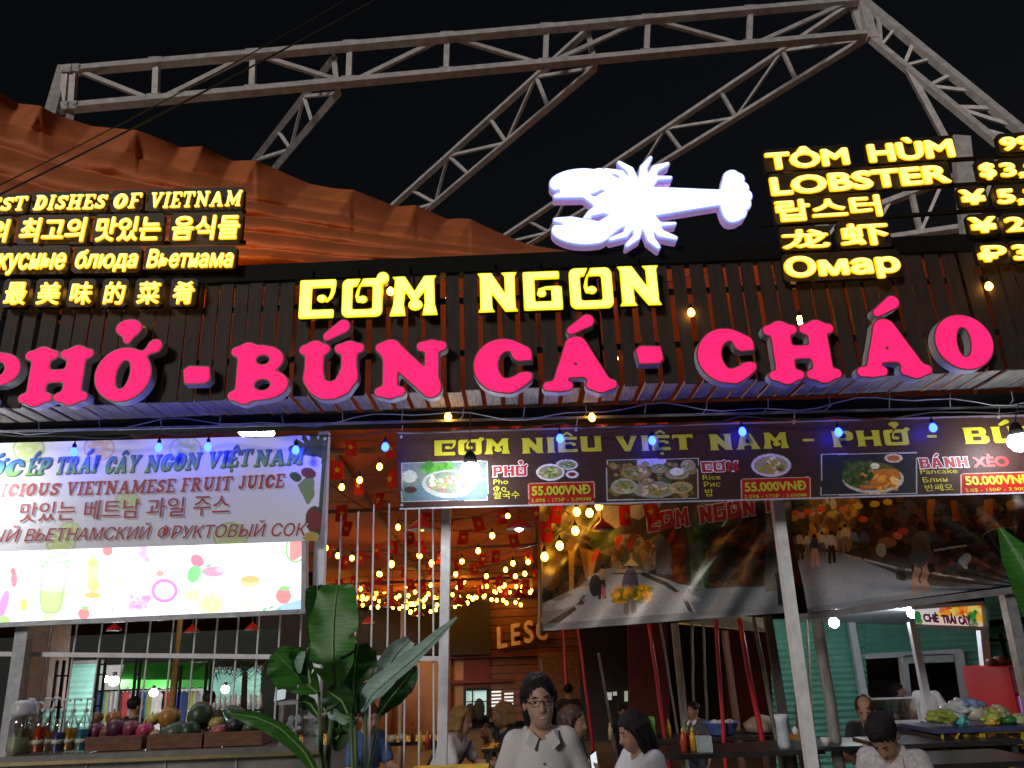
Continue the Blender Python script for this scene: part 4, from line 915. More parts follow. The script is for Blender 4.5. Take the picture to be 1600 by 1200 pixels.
# dark menu banner
def dish(p, x, y, rx, ry, rim=(225, 225, 225), food=((120, 130, 60), (170, 130, 60), (90, 110, 40), (200, 190, 150)), seed=1):
    p.ell(x, y, rx, ry, rim); p.ell(x, y, rx * .86, ry * .8, (150, 140, 110))
    g = random.Random(seed)
    for _ in range(int(26)):
        t, r = g.uniform(0, 6.28), g.uniform(0, .68); p.ell(x + math.cos(t) * rx * r, y + math.sin(t) * ry * r, rx * .16, ry * .14, g.choice(food), g.uniform(-1, 1))
def paint_menu(p):
    p.C[:] = lin((62, 42, 38)); p.mottle(.12, 30, 5)
    def frame(x0, y0, x1, y1, c): p.poly([(x0 - 1.4, y0 - .4), (x1 + 1.4, y0 - 3.4), (x1 + 1.4, y1 - 1.6), (x0 - 1.4, y1 + 1.4)], (190, 190, 190)); p.poly([(x0, y0 + .6), (x1, y0 - 2), (x1, y1 - 3), (x0, y1)], c)
    frame(629, 723, 761, 783, (112, 126, 122)); p.poly([(629, 760), (761, 752), (761, 781), (629, 783)], (92, 118, 132)); p.dabs(660, 726, 706, 738, [(60, 130, 50), (90, 160, 60)], 40, 5, 1, 4)
    p.ell(640, 745, 12, 10, (190, 195, 180)); p.ell(642, 766, 10, 5, (70, 45, 40)); p.ell(702, 756, 42, 22, (170, 176, 172)); p.ell(702, 754, 36, 17, (118, 130, 116)); p.dabs(672, 744, 732, 764, [(190, 190, 170), (120, 150, 90), (215, 205, 190), (180, 90, 90)], 60, 4, .7, 6); p.line([(735, 770), (748, 758)], 2, (90, 110, 130))
    dish(p, 860, 738, 22, 13, (225, 225, 225), ((140, 160, 80), (190, 190, 120), (90, 130, 60))); dish(p, 886, 726, 17, 8, (215, 220, 210), ((70, 120, 50), (160, 180, 120))); p.ell(894, 741, 10, 6, (220, 220, 220)); p.ell(894, 741, 6, 3.5, (120, 40, 40))
    frame(949, 719, 1090, 781, (70, 55, 35)); p.poly([(995, 719), (1040, 718), (1040, 728), (995, 730)], (190, 190, 195)); p.dabs(955, 725, 1085, 775, [(110, 90, 45), (60, 45, 30), (150, 130, 80), (70, 95, 45)], 120, 5, .8, 8)
    for i, (x, y, rx, ry, rm) in enumerate([(994, 739, 24, 11, (150, 120, 60)), (1058, 740, 19, 9, (165, 150, 130)), (1022, 765, 34, 13, (150, 150, 140)), (975, 760, 20, 12, (170, 175, 150)), (1064, 762, 18, 9, (190, 170, 90)), (1030, 733, 15, 8, (80, 120, 50)), (1012, 752, 11, 6, (120, 80, 50)), (1075, 727, 11, 8, (180, 175, 185))]): dish(p, x, y, rx, ry, rm, seed=i)
    p.ell(1058, 737, 11, 6, (225, 220, 215)); dish(p, 1205, 727, 31, 18, (200, 190, 205), ((160, 140, 60), (110, 130, 50), (110, 60, 45), (215, 205, 180)), 9)
    frame(1284, 710, 1432, 773, (46, 44, 48)); p.ell(1364, 748, 48, 23, (190, 180, 170)); p.ell(1362, 744, 46, 22, (84, 86, 40)); p.ell(1374, 748, 34, 14, (185, 112, 40), -.25); p.dabs(1345, 738, 1400, 764, [(225, 160, 60), (180, 100, 35), (235, 190, 110), (170, 85, 35)], 50, 5, .7, 11)
    p.dabs(1318, 722, 1362, 756, [(52, 74, 34), (76, 98, 50), (38, 56, 30)], 90, 4, .8, 12); p.ell(1367, 728, 7, 5, (215, 215, 180)); p.ell(1396, 716, 14, 7, (200, 190, 180)); p.ell(1396, 716, 10, 4.5, (170, 95, 45))
    p.dabs(1325, 772, 1400, 770, [(170, 140, 80)], 6, 2, 1, 3)
    for x0, y0, x1, y1 in ((825, 755, 929, 789), (1158, 748, 1267, 783), (1501, 740, 1640, 774)):
        d = sd_box(p.X, p.Y + .032 * (p.X - x0), x0, y0, x1, y1, 4); p.put(d < 0, (210, 170, 150)); p.put(d < -1.2, (165, 32, 30))
    p.poly([(615, 793.5), (1650, 767.5), (1650, 772), (615, 800)], (170, 170, 185)); p.grain(.10, 4); p.poly([(615, 674), (1650, 646), (1650, 649), (615, 678)], (120, 110, 120))
root = thing('menu_banner', P(1100, 725, YMB), 'long dark brown menu banner with three dish pictures and lime lettering', 'banner')
QM = [(620, 676), (1650, 646), (1650, 770), (624, 796)]
sheet('printed_vinyl', QM, YMB, 680, 130, paint_menu, lambda u, v: .0014 * np.sin(u * 22 + v * 3) + .0008 * np.sin(u * 57 - v * 4) + .02 * np.exp(-((u - .02) / .03) ** 2) * np.sin(v * 7), VINYLT, root)
ZM = (-.006, -.0055)
for s, a, b, yl, h in (('CƠM', 679, 797, 712.5, 24), ('NIÊU', 815, 942, 709, 24), ('VIỆT', 963, 1084, 706, 24), ('NAM', 1109, 1233, 704, 25), ('-', 1254, 1275, 700, 25), ('PHỞ', 1301, 1421, 699, 25), ('-', 1449, 1467, 694, 25), ('BÚN', 1507, 1640, 694, 26)):
    write_glyphs('lettering', deco, s, (a, yl), (b, yl - .03 * (b - a)), h, YMB, YELP, root, z=ZM, k=.01, fat=.1)
for s, a, b, yl in (('PHỞ', 770, 823, 745), ('CƠM', 1097, 1155, 738), ('BÁNH', 1437, 1514, 732)):
    V, F = write_glyphs(None, deco, s, (a, yl), (b, yl - .03 * (b - a)), 16, YMB, None, None, z=(-.005, -.0046), k=.01, fat=.1, iso=.07); mesh_obj('lettering_outline', V, F, WHITEP, root)
    write_glyphs('lettering', deco, s, (a, yl), (b, yl - .03 * (b - a)), 16, YMB, REDP, root, z=ZM, k=.01, fat=.1)
write('lettering', 'XÈO', (1521, 730), (1577, 728), 16, YMB, REDP, root, z=ZM, bold=.05)
for s, x, y, wd, h in (('Pho', 771, 757, 23, 8), ('Фо', 771, 768, 20, 8), ('쌀국수', 771, 780, 41, 12), ('Rice', 1098, 750, 28, 8), ('Рис', 1100, 761, 26, 8), ('밥', 1102, 776, 13, 12), ('Pancake', 1438, 741, 58, 8), ('Блин', 1442, 754, 39, 8), ('반쎄오', 1446, 768, 44, 11)):
    write('lettering', s, (x, y), (x + wd, y - .03 * wd), h, YMB, YELP, root, z=ZM, bold=.01, fit='box' if ord(s[0]) > 5000 else 'cap')
for s, a, b, y, sub in (('55.000VNĐ', 831, 923, 774, '2.09$ - 173₽ - 3.090₩'), ('55.000VNĐ', 1164, 1260, 768, '2.09$ - 173₽ - 3.090₩'), ('50.000VNĐ', 1509, 1612, 758, '2.0$ - 150₽ - 2.900₩')):
    write('lettering', s, (a, y), (b, y - .03 * (b - a)), 14, YMB, YELP, root, z=ZM, bold=.045); write('lettering', sub, (a - 1, y + 11), (b + 1, y + 11 - .03 * (b - a)), 5.5, YMB, YELP, root, z=ZM, bold=.01)
m = MB()
for px, py in ((627, 683), (628, 789), (900, 672), (1240, 661), (1560, 652)): m.lathe([(.005, 0), (.012, 0), (.012, .004), (.005, .004)], P(px, py, YMB - .012), 10, (0, -1, 0))
m.build('eyelet', GALV, root)
m = MB()
for px, py in ((627, 683), (900, 672), (1240, 661), (1560, 652)): m.tube([P(px, py, YMB - .01), P(px + 2, py - 18, YMB + .08)], .004, 4)
m.build('tie_cord', WCABLE, root)

# street picture banners
YST = 7.4
def folk(p, x, y, h, top, low, skin=(190, 150, 125), hat=None):
    p.ell(x, y - h * .93, h * .065, h * .075, hat or (40, 30, 28)); p.ell(x, y - h * .68, h * .13, h * .19, top); p.ell(x - h * .11, y - h * .64, h * .04, h * .15, top, .2); p.ell(x + h * .11, y - h * .64, h * .04, h * .15, top, -.2)
    p.line([(x - h * .05, y - h * .5), (x - h * .07, y)], h * .05, low); p.line([(x + h * .05, y - h * .5), (x + h * .08, y - h * .03)], h * .05, low)
def paint_street(p):
    p.C[:] = lin((66, 58, 48)); p.poly([(900, 780), (1035, 780), (1020, 830), (955, 850), (930, 830)], (150, 140, 128))
    p.poly([(840, 780), (925, 780), (950, 840), (935, 890), (915, 930), (845, 965)], (52, 38, 26)); p.dabs(845, 800, 925, 940, [(70, 48, 24), (36, 26, 20), (92, 66, 30), (50, 46, 28), (28, 24, 18)], 150, 9, 1.6, 21)
    p.poly([(888, 860), (898, 862), (896, 930), (890, 932)], (150, 112, 50)); p.poly([(845, 830), (849, 830), (846, 950), (843, 950)], (140, 105, 55)); p.poly([(905, 855), (935, 862), (925, 905), (915, 905)], (120, 88, 38)); p.poly([(918, 860), (932, 862), (926, 900), (920, 900)], (160, 115, 45))
    for y0 in (812, 822, 834): p.line([(860, y0 - 14), (940, y0 + 24)], 2.2, (88, 74, 62))
    p.poly([(958, 830), (985, 808), (1000, 812), (1020, 792), (1040, 800), (1040, 835), (965, 835)], (70, 60, 50)); p.dabs(925, 830, 965, 860, [(66, 84, 38), (50, 66, 30), (90, 100, 52)], 60, 6, .8, 5)
    p.poly([(935, 862), (965, 850), (1062, 838), (1062, 890), (990, 888)], (104, 92, 72)); p.dabs(960, 842, 1035, 892, [(150, 125, 80), (110, 92, 66), (176, 160, 130), (120, 60, 42), (86, 96, 84)], 130, 5, 1.7, 15)
    p.poly([(1022, 845), (1048, 842), (1050, 898), (1026, 896)], (98, 104, 108)); p.poly([(1046, 842), (1068, 832), (1072, 912), (1052, 908)], (110, 48, 28)); p.dabs(1050, 850, 1066, 905, [(150, 80, 35), (90, 36, 24)], 24, 4, 1.5, 6)
    for x, y, w_, h_, c in ((966, 845, 4, 11, (180, 50, 36)), (985, 852, 3, 9, (190, 50, 50)), (1049, 838, 4, 12, (200, 66, 30)), (930, 868, 4, 12, (180, 60, 40))): p.ell(x, y, w_, h_, c, .4)
    p.poly([(920, 900), (950, 888), (1000, 890), (1060, 912), (1230, 940), (1235, 990), (845, 990), (850, 985), (905, 930)], (150, 152, 156)); p.poly([(843, 945), (905, 916), (918, 905), (925, 910), (900, 945), (850, 984)], (118, 112, 104)); p.poly([(846, 978), (900, 946), (925, 912), (930, 914), (912, 944), (862, 982)], (66, 54, 44))
    p.line([(1005, 897), (1040, 912), (1068, 932), (1082, 965)], 3.2, (72, 66, 62)); p.poly([(1075, 920), (1230, 915), (1230, 958), (1090, 962), (1078, 940)], (104, 112, 118)); p.dabs(860, 920, 1080, 975, [(152, 154, 158), (147, 150, 155)], 60, 16, .3, 31)
    p.poly([(1072, 820), (1085, 820), (1092, 924), (1082, 926)], (96, 92, 80)); p.dabs(1080, 815, 1140, 850, [(70, 105, 40), (48, 76, 30), (105, 135, 60)], 90, 6, .8, 17); p.dabs(1085, 850, 1110, 915, [(45, 75, 45), (100, 110, 100), (60, 90, 60)], 60, 5, 1.5, 18)
    p.poly([(1110, 830), (1195, 800), (1200, 870), (1150, 905), (1105, 910)], (62, 46, 34)); p.poly([(1120, 845), (1185, 808), (1180, 862), (1150, 880)], (128, 70, 30)); p.dabs(1105, 830, 1200, 915, [(80, 52, 32), (36, 34, 28), (44, 62, 44), (110, 62, 34), (60, 58, 52)], 120, 8, .7, 19)
    p.poly([(1198, 786), (1234, 784), (1234, 920), (1196, 925)], (92, 90, 84)); p.ell(1206, 852, 7, 9, (150, 70, 90)); p.dabs(1200, 800, 1232, 870, [(60, 80, 45), (110, 95, 100)], 30, 6, 1, 20); p.poly([(1212, 895), (1232, 890), (1232, 950), (1216, 948)], (42, 42, 46))
    p.poly([(845, 975), (1230, 945), (1230, 962), (848, 990)], (100, 104, 108), .7)
    folk(p, 985, 957, 80, (78, 72, 92), (120, 108, 108)); p.poly([(974, 884), (986, 872), (998, 884)], (186, 172, 140)); p.line([(958, 896), (1014, 897)], 1, (60, 44, 34)); p.ell(970, 930, 15, 13, (206, 142, 20)); p.ell(1005, 926, 15, 13, (206, 142, 20)); p.dabs(958, 918, 1018, 940, [(230, 172, 40), (180, 120, 16), (96, 110, 36)], 60, 4, .9, 22)
    folk(p, 941, 934, 52, (150, 138, 130), (60, 50, 48)); p.ell(930, 915, 9, 17, (52, 50, 54)); p.ell(944, 925, 3, 10, (170, 90, 90))
    p.mottle(.1, 14, 8); p.C *= 1.12; p.grain(.07, 2)
def wr_street(u, v):
    d = (u - .55) * 1.0 + (v - .5) * .55
    return .05 * np.sin((u * 34 + v * 12)) * np.exp(-((u - .78) / .14) ** 2) * (1 - v * .4) + .02 * np.sin(v * 8 + u * 3) + .01 * np.sin(u * 40 + v * 14) + .03 * v * np.sin(u * 7)
root = thing('street_banner', P(1035, 885, YST), 'picture banner of a lantern street with a carrier of yellow flower baskets', 'banner')
sheet('printed_vinyl', [(843, 786), (1236, 774), (1234, 957), (848, 986)], YST, 420, 200, paint_street, wr_street, VINYLG, root)
for s, a, b, y, h in (('COM', 1010, 1074, 834, 28), ('NGON', 1090, 1176, 821, 26), ('N', 1192, 1212, 803, 24)):
    V, F = write_glyphs(None, deco, s, (a, y), (b, y - .16 * (b - a)), h, YST, None, None, z=(-.105, -.103), k=.01, iso=.06); mesh_obj('lettering_outline', V, F, WHITEP, root)
    write_glyphs('lettering', deco, s, (a, y), (b, y - .16 * (b - a)), h, YST, REDP, root, z=(-.11, -.107), k=.01)
def paint_market(p):
    p.C[:] = lin((50, 40, 32)); p.dabs(1230, 775, 1320, 850, [(44, 62, 30), (30, 44, 22), (62, 82, 40), (90, 66, 36)], 130, 9, .9, 41)
    p.dabs(1270, 780, 1350, 850, [(196, 140, 40), (150, 96, 30), (110, 72, 34), (210, 180, 120), (90, 66, 40)], 120, 6, 1.6, 42); p.dabs(1340, 775, 1420, 860, [(60, 42, 28), (96, 54, 28), (40, 30, 24)], 90, 9, 1, 43)
    for x, y, c in ((1244, 802, (205, 90, 50)), (1264, 799, (210, 80, 40)), (1252, 805, (190, 110, 80)), (1284, 795, (200, 80, 40)), (1300, 803, (215, 150, 40)), (1342, 790, (220, 160, 50)), (1368, 787, (215, 150, 40)), (1350, 811, (205, 80, 40)), (1388, 784, (200, 140, 60)), (1320, 795, (225, 110, 50)), (1241, 809, (190, 160, 60))): p.ell(x, y, 7.5, 5, c)
    p.poly([(1228, 862), (1300, 862), (1345, 868), (1580, 905), (1580, 930), (1265, 962), (1228, 962)], (120, 124, 132)); p.poly([(1318, 866), (1345, 862), (1590, 880), (1590, 925), (1450, 915)], (70, 62, 58)); p.line([(1318, 867), (1400, 888), (1520, 905)], 1.6, (150, 150, 150))
    p.dabs(1400, 790, 1590, 905, [(52, 40, 34), (38, 32, 28), (84, 58, 36), (70, 66, 64), (104, 62, 44), (44, 44, 48)], 240, 8, .8, 45); p.poly([(1450, 780), (1460, 780), (1460, 830), (1450, 830)], (150, 84, 30)); p.dabs(1530, 780, 1590, 826, [(120, 84, 36), (96, 62, 30), (140, 96, 44)], 40, 7, .6, 66)
    for x, c in ((1485, (140, 70, 28)), (1535, (150, 84, 34))): p.poly([(x, 782), (x + 12, 781), (x + 12, 815), (x, 815)], c)
    for x, y, h, t, l in ((1250, 874, 45, (176, 156, 132), (60, 50, 44)), (1240, 870, 38, (90, 80, 72), (70, 60, 50)), (1262, 868, 36, (186, 176, 160), (120, 110, 100)), (1273, 884, 50, (56, 60, 84), (176, 146, 124)), (1285, 868, 38, (186, 182, 176), (90, 84, 80)), (1299, 879, 50, (180, 180, 184), (40, 38, 40)), (1313, 865, 42, (150, 136, 110), (110, 96, 80)), (1321, 862, 44, (186, 166, 120), (120, 104, 80)), (1335, 868, 42, (96, 110, 140), (56, 56, 66)), (1350, 872, 48, (70, 78, 92), (50, 50, 54)), (1230, 868, 34, (150, 80, 70), (60, 50, 48))): folk(p, x, y, h, t, l)
    folk(p, 1438, 924, 108, (92, 84, 74), (150, 116, 96)); p.ell(1436, 866, 15, 22, (80, 78, 76)); p.ell(1385, 848, 14, 8, (140, 90, 56)); p.ell(1376, 860, 8, 11, (150, 160, 160)); p.ell(1508, 877, 8, 12, (150, 150, 150)); p.ell(1402, 837, 8, 6, (190, 100, 90)); p.ell(1411, 830, 8, 5, (180, 70, 60))
    p.line([(1460, 860), (1512, 852)], 1.6, (176, 176, 170)); p.line([(1530, 842), (1548, 828), (1590, 822)], 1, (150, 140, 120)); p.poly([(1228, 880), (1246, 890), (1255, 920), (1250, 958), (1228, 960)], (58, 58, 62)); p.line([(1240, 950), (1268, 955)], 2.5, (46, 46, 48))
    p.poly([(1255, 950), (1580, 905), (1580, 916), (1262, 962)], (92, 96, 102), .6); p.mottle(.1, 13, 9); p.C *= 1.95; p.grain(.07, 3)
def wr_market(u, v):
    fan = np.arctan2(v - 1.05, u - 1.1)
    return .07 * np.sin(fan * 30 + u * 4) * np.clip(u - .25, 0, 1) * (1.1 - np.abs(v - .5)) + .02 * np.sin(v * 6 + u * 3)
root = thing('street_banner', P(1400, 860, YST + .05), 'picture banner of a crowded lantern street, wrinkled, right of the white pole', 'banner')
sheet('printed_vinyl', [(1226, 774), (1600, 762), (1580, 914), (1262, 958)], YST + .06, 420, 200, paint_market, wr_market, VINYLG, root)
m = MB()
m.bar(P(1240, 966, YST + .1), P(1590, 921, YST + .1), .05, .06); m.build('bottom_batten', mat('grey_batten', (.2, .2, .21), .6), root)
tag(MB().tube([P(845, 784, YST + .1), P(843, 990, YST + .1)], .02, 6).build('banner_pole', mat('bamboo_pole', (.2, .14, .06), .6, stretch=(4, 4, .6))), 'thin pole at the left edge of the flower carrier banner', 'pole')

# ------------------------------------------------------------------ front posts and the grille
def post(name, a, b, Y, w_, m_, lab, cat='post', group='front posts', plate=False):
    A, B = P(*a, Y), P(*b, Y); B2 = Vector((A.x + (B.x - A.x) * (A.z / max(.01, A.z - B.z)), Y, 0)) if True else B
    r = thing(name, B2, lab, cat, group); MB().bar(B2, A, w_, w_, (0, 1, 0)).build('shaft', m_, r)
    MB().box(B2 + Vector((0, 0, .006)), (w_ * 2, w_ * 2, .012)).build('base_plate', m_, r); return r
post('steel_post', (507, 676), (489, 1200), 6.5, .085, WHITEM, 'white steel post at the right end of the juice banner')
post('steel_post', (698, 770), (691, 1180), 6.6, .075, WHITEM, 'white steel post in the middle, right of the banana plant')
post('steel_post', (1212, 774), (1266, 1180), 6.7, .086, WHITEM, 'thick white post crossing the picture banners at right')
post('steel_post', (43, 960), (12, 1180), 6.5, .10, GALV, 'grey steel post at far left behind the bottles')
gr = thing('steel_grille', P(350, 1024, 6.62), 'tall grille of thin white bars with one cross rail behind the counter', 'grille')
YG_ = 6.62
tops = [81, 122, 161, 199, 236, 272, 307, 340, 373, 405, 438, 471, 528, 556, 581, 606, 633, 655, 677]
for x0 in tops:
    k_ = (VPX - x0) / (VPY - 965); yt_ = 800 - .01 * x0 + rnd.uniform(-14, 14)
    A = P(x0 + k_ * (yt_ - 965), yt_, YG_); B = P(x0 + k_ * 235, 1200, YG_); B2 = A + (B - A) * (A.z / (A.z - B.z))
    MB().tube([B2, A], .0075, 6).build('bar', WHITEM, gr)
MB().bar(P(-80, 1021, YG_ - .03), P(692, 1029, YG_ - .03), .042, .035).build('rail', WHITEM, gr)

# ------------------------------------------------------------------ hall: ceiling, bulb strings, flags, pendants
def zc(Y): return 5.2 - (Y - 6.7) * .45 if Y < 9 else 4.162 - (Y - 9) * .079
def Pc(px, py, drop=0.):                           # on the canopy (hung drop below it)
    d = ray(px, py); Y = 6.8
    while Y < 24 and CAM.z + d.z * Y / d.y < zc(Y) - drop: Y += .03
    return CAM + d * (Y / d.y)
TARPIN = mat('hall_orange_canopy', (.52, .105, .035), .7, var=.25, scale=.8, trans=.1)
V = []; nu, nv = 60, 40
for i in range(nu):
    for j in range(nv):
        x = -4.5 + 14 * i / (nu - 1); Y = 6.75 + 16.2 * j / (nv - 1)
        V.append((x, Y, zc(Y) + .05 * math.sin(Y * 2.2) + .04 * mnoise.noise((x * .8, Y * .8, 0)) + .10))
idx = np.arange(nu * nv).reshape(nu, nv); F = np.stack([idx[:-1, :-1], idx[:-1, 1:], idx[1:, 1:], idx[1:, :-1]], -1).reshape(-1, 4)
tag(mesh_obj('hall_canopy', V, F, TARPIN, None, True), 'orange canopy sloping away over the inside of the hall', 'canopy')
m = MB()
for Y in (9.2, 12, 15, 18.5, 22): m.bar((-4.5, Y, zc(Y) + .02), (9.5, Y, zc(Y) + .02), .06, .06)
for x in (-2.2, .3, 2.8, 5.3): m.bar((x, 9, zc(9) + .07), (x, 22.8, zc(22.8) + .07), .05, .05).bar((x, 6.8, zc(6.8) + .07), (x, 9, zc(9) + .07), .05, .05)
tag(m.build('canopy_frame', mat('dim_brown_steel', (.15, .08, .06), .6)), 'thin steel frame carrying the orange canopy inside the hall', 'roof frame')
B1 = [(1033, 525), (988, 557), (927, 552), (822, 548), (920, 643), (845, 715), (772, 768), (693, 793), (620, 800), (677, 850), (632, 862), (615, 880), (580, 905), (555, 900), (495, 910), (438, 900), (385, 888), (345, 852), (298, 805), (228, 797)]
B2 = [(595, 573), (520, 667), (453, 740), (375, 790), (172, 765), (38, 800), (68, 628), (105, 910), (170, 910), (225, 905), (283, 885), (20, 945), (60, 970)]
B3 = [(702, 940), (655, 942), (605, 938), (560, 930), (530, 935), (485, 955), (430, 965), (240, 962), (212, 950), (190, 980), (160, 990), (135, 995), (105, 985), (255, 1000)]
Z5 = [(520, 160), (615, 130), (675, 150), (735, 150), (805, 140), (870, 110), (945, 62), (1020, 10), (930, 180), (870, 210), (845, 215), (900, 260), (940, 255), (1000, 180), (1045, 205), (1105, 130), (1185, 135), (1245, 125), (1180, 215), (1105, 225), (1210, 215), (1130, 240), (1235, 180), (1270, 200), (1285, 245), (1255, 5), (1395, 65), (1440, 110), (1490, 200), (515, 262), (850, 245), (1080, 255), (1155, 240)]
NEAR = [(593, 729), (562, 750), (534, 761), (507, 764), (622, 823), (655, 867), (675, 879)]
NEAR2 = [(509, 856), (528, 868), (550, 872), (594, 897), (612, 880), (640, 905), (668, 912), (760, 900), (790, 890), (815, 905), (740, 925), (715, 918), (775, 925), (805, 930), (830, 922)]
FAR1 = [(500 + 9.5 * i + rnd.uniform(-3, 3), 944 - 8 * math.sin(i * .09 * math.pi) + rnd.uniform(-5, 5)) for i in range(34)]
FAR2 = [(505 + 13.5 * i + rnd.uniform(-5, 5), 926 - 6 * math.sin(i * .12 * math.pi) + rnd.uniform(-7, 7)) for i in range(24)]
S = [[(600 + a * .325, 620 + b * .325) for a, b in L] for L in (B1, B2, B3)] + [[(340 + a * .2667, 880 + b * .2667) for a, b in Z5[:16]], [(340 + a * .2667, 880 + b * .2667) for a, b in Z5[16:]], NEAR, NEAR2, FAR1, FAR2]
SL = ['string of warm bulbs curving down past the flower carrier picture', 'string of warm bulbs nearest the middle white post', 'farthest warm bulb string low over the middle of the hall', 'string of warm bulbs behind the banana plant', 'farthest warm bulb string low over the banana plant', 'string of warm bulbs between the juice banner and the menu banner', 'middle warm bulb string running level behind the middle white post', 'lowest long string of tiny warm bulbs across the far end of the hall', 'long string of tiny warm bulbs just above the lowest one at the far end']
PROTO = {}
for L, lab in zip(S, SL):
    pts = []
    for px, py in L:
        p = Pc(px, py, .32) if py < 905 else P(px, py, 21.5 - rnd.uniform(0, 3))
        if p.y > 22: p = P(px, py, 22)
        if p.y < 6.9: p = P(px, py, 6.9)
        if px > 845 and p.y > 7.2: p = P(px, py, 7.15)
        pts.append(p)
    root = thing('warm_light_string', pts[0], lab, 'string lights', 'warm bulb strings')
    for p in pts: bulb_parts('bulb', .034 if p.y < 12 else .042, WARM, root, p, BLACK, PROTO)
    o = sorted(pts, key=lambda p: p.y); wp = []
    for a, b in zip(o[:-1], o[1:]):
        for t in (0, .25, .5, .75):
            q = a.lerp(b, t); q.z += .12 - .1 * 4 * t * (1 - t) * min(1, (a - b).length); wp.append(q)
    MB().tube(wp, .006, 4).build('wire', CABLE, root)
FLAGR = mat('red_flag_cloth', (.55, .02, .012), .8, var=.15, trans=.3); STAR = mat('yellow_flag_star', (.75, .5, .03), .8)
def star(c, r, nrm=(0, -1, 0)):
    V = [];
    for k in range(10): t = math.pi / 2 + k * math.pi / 5; q = r if k % 2 == 0 else r * .4; V.append((c[0] + q * math.cos(t), c[1], c[2] + q * math.sin(t)))
    return V
def flag_mesh(w_, h_, seed):
    g = random.Random(seed); V = []; n = 7; ph = g.uniform(0, 6)
    for j in range(n):
        for i in range(n): u, v = i / (n - 1), j / (n - 1); V.append(((u - .5) * w_ + .04 * v * math.sin(ph), .05 * math.sin(u * 5 + ph) * (.3 + v) + .03 * v, -v * h_))
    F = [(j * n + i, j * n + i + 1, (j + 1) * n + i + 1, (j + 1) * n + i) for j in range(n - 1) for i in range(n - 1)]
    return V, F
fm = []
for sd_ in range(4):
    V, F = flag_mesh(.26, .36, sd_); f = mesh_obj('flag', V, F, FLAGR, None, True)
    s_ = mesh_obj('star', star((0, -.055, -.18), .075) + star((0, -.045, -.18), .075), [tuple(range(10)), tuple(range(19, 9, -1))] + [(i, i + 10, (i + 1) % 10 + 10, (i + 1) % 10) for i in range(10)], STAR, f); fm.append((f, s_))
used = set()
def put_flag(p, root, rz, s, k):
    f, st = fm[k % 4]
    if k % 4 not in used: used.add(k % 4); o = f; o.parent = root; o.location = p - origin(root)
    else: o = inst(f, 'flag', root, p - origin(root)); inst(st, 'star', o, (0, 0, 0))
    o.rotation_euler = (rnd.uniform(-.25, .25), rnd.uniform(-.2, .2), rz); o.scale = (s,) * 3
k = 0
FS = [[(607, 690), (612, 735), (640, 722), (548, 688), (560, 745), (525, 720), (595, 770), (630, 770), (535, 790), (650, 705), (545, 815)],
      [(668, 800), (702, 812), (745, 808), (785, 795), (840, 790), (756, 865), (801, 835), (775, 860), (822, 862), (850, 815), (725, 830)],
      [(640, 830), (615, 845), (590, 850), (655, 845), (690, 862), (565, 862), (715, 872), (740, 880), (540, 870), (670, 880), (700, 890), (625, 885), (760, 895), (590, 895)],
      [(780, 900), (800, 895), (822, 905), (748, 915), (720, 905), (695, 915), (660, 910), (640, 905), (610, 915), (575, 910), (555, 900), (530, 905), (515, 850), (835, 890), (790, 920)],
      [(710, 662), (770, 664), (805, 662), (840, 664), (886, 662), (940, 658), (1000, 656), (1035, 658), (1092, 655), (1150, 652)],
      [(1303, 648), (1375, 640), (1470, 638), (1400, 650), (1560, 635), (1240, 648), (1185, 656), (975, 790), (1015, 786), (870, 786)]]
FL = ['string of red star flags by the left end of the dark menu banner', 'string of red star flags around the middle white post', 'string of red star flags over the middle of the hall', 'farthest string of red star flags low over the hall', 'row of red star flags peeping over the dark menu banner, left half', 'row of red star flags peeping over the dark menu banner, right half']
for L, lab in zip(FS, FL):
    root = thing('flag_string', Pc(*L[0], .15), lab, 'flag bunting', 'red flag strings'); pts = []
    for px, py in L:
        p = Pc(px, py, .12)
        if p.y < 6.85: p = P(px, py - 8, 6.85 + rnd.uniform(0, .4))
        if px > 845 and py > 760: p = P(px, py, 7.0)
        if p.y > 20: p = P(px, py, 20)
        pts.append(p); put_flag(p, root, rnd.uniform(-.7, .7), (.5 if p.y < 9 else .62), k); k += 1
    o = sorted(pts, key=lambda p: (round(p.y), p.x)) if L is not FS[4] and L is not FS[5] else sorted(pts, key=lambda p: p.x)
    MB().tube(o, .004, 4).build('cord', CABLE, root)
SHADE = mat('red_enamel_lamp_shade', (.45, .02, .015), .3, var=.08); SHIN = emit('lit_shade_inside', (1., .55, .30), .9)
def pendant(px, py, Y, r, label, lit=WARM, white=False):
    c = P(px, py, Y); root = thing('pendant_lamp', c, label, 'pendant lamp', 'red pendant lamps')
    MB().lathe([(r, 0), (r * 1.0, .012), (r * .72, r * .42), (r * .3, r * .74), (r * .16, r * .9), (r * .14, r * 1.05), (.001, r * 1.06)], c, 20).build('shade', SHADE, root, True)
    MB().lathe([(r * .97, -.004), (r * .66, r * .36), (.001, r * .55)], c, 20).build('shade_lining', LINW if white else LINER, root, True)
    MB().ball(c + Vector((0, 0, .02)), r * (.36 if white else .2), 10, 7).build('bulb', LEDP if white else WARM, root, True)
    MB().tube([c + Vector((0, 0, r)), Vector((c.x, c.y, max(zc(c.y), c.z + .3)))], .005, 4).build('cord', CABLE, root)
LINER = mat('cream_enamel', (.75, .6, .45), .5); LINW = mat('white_enamel', (.8, .8, .8), .5); LEDP = emit('white_pendant_glow', (.88, .95, 1.), 130)
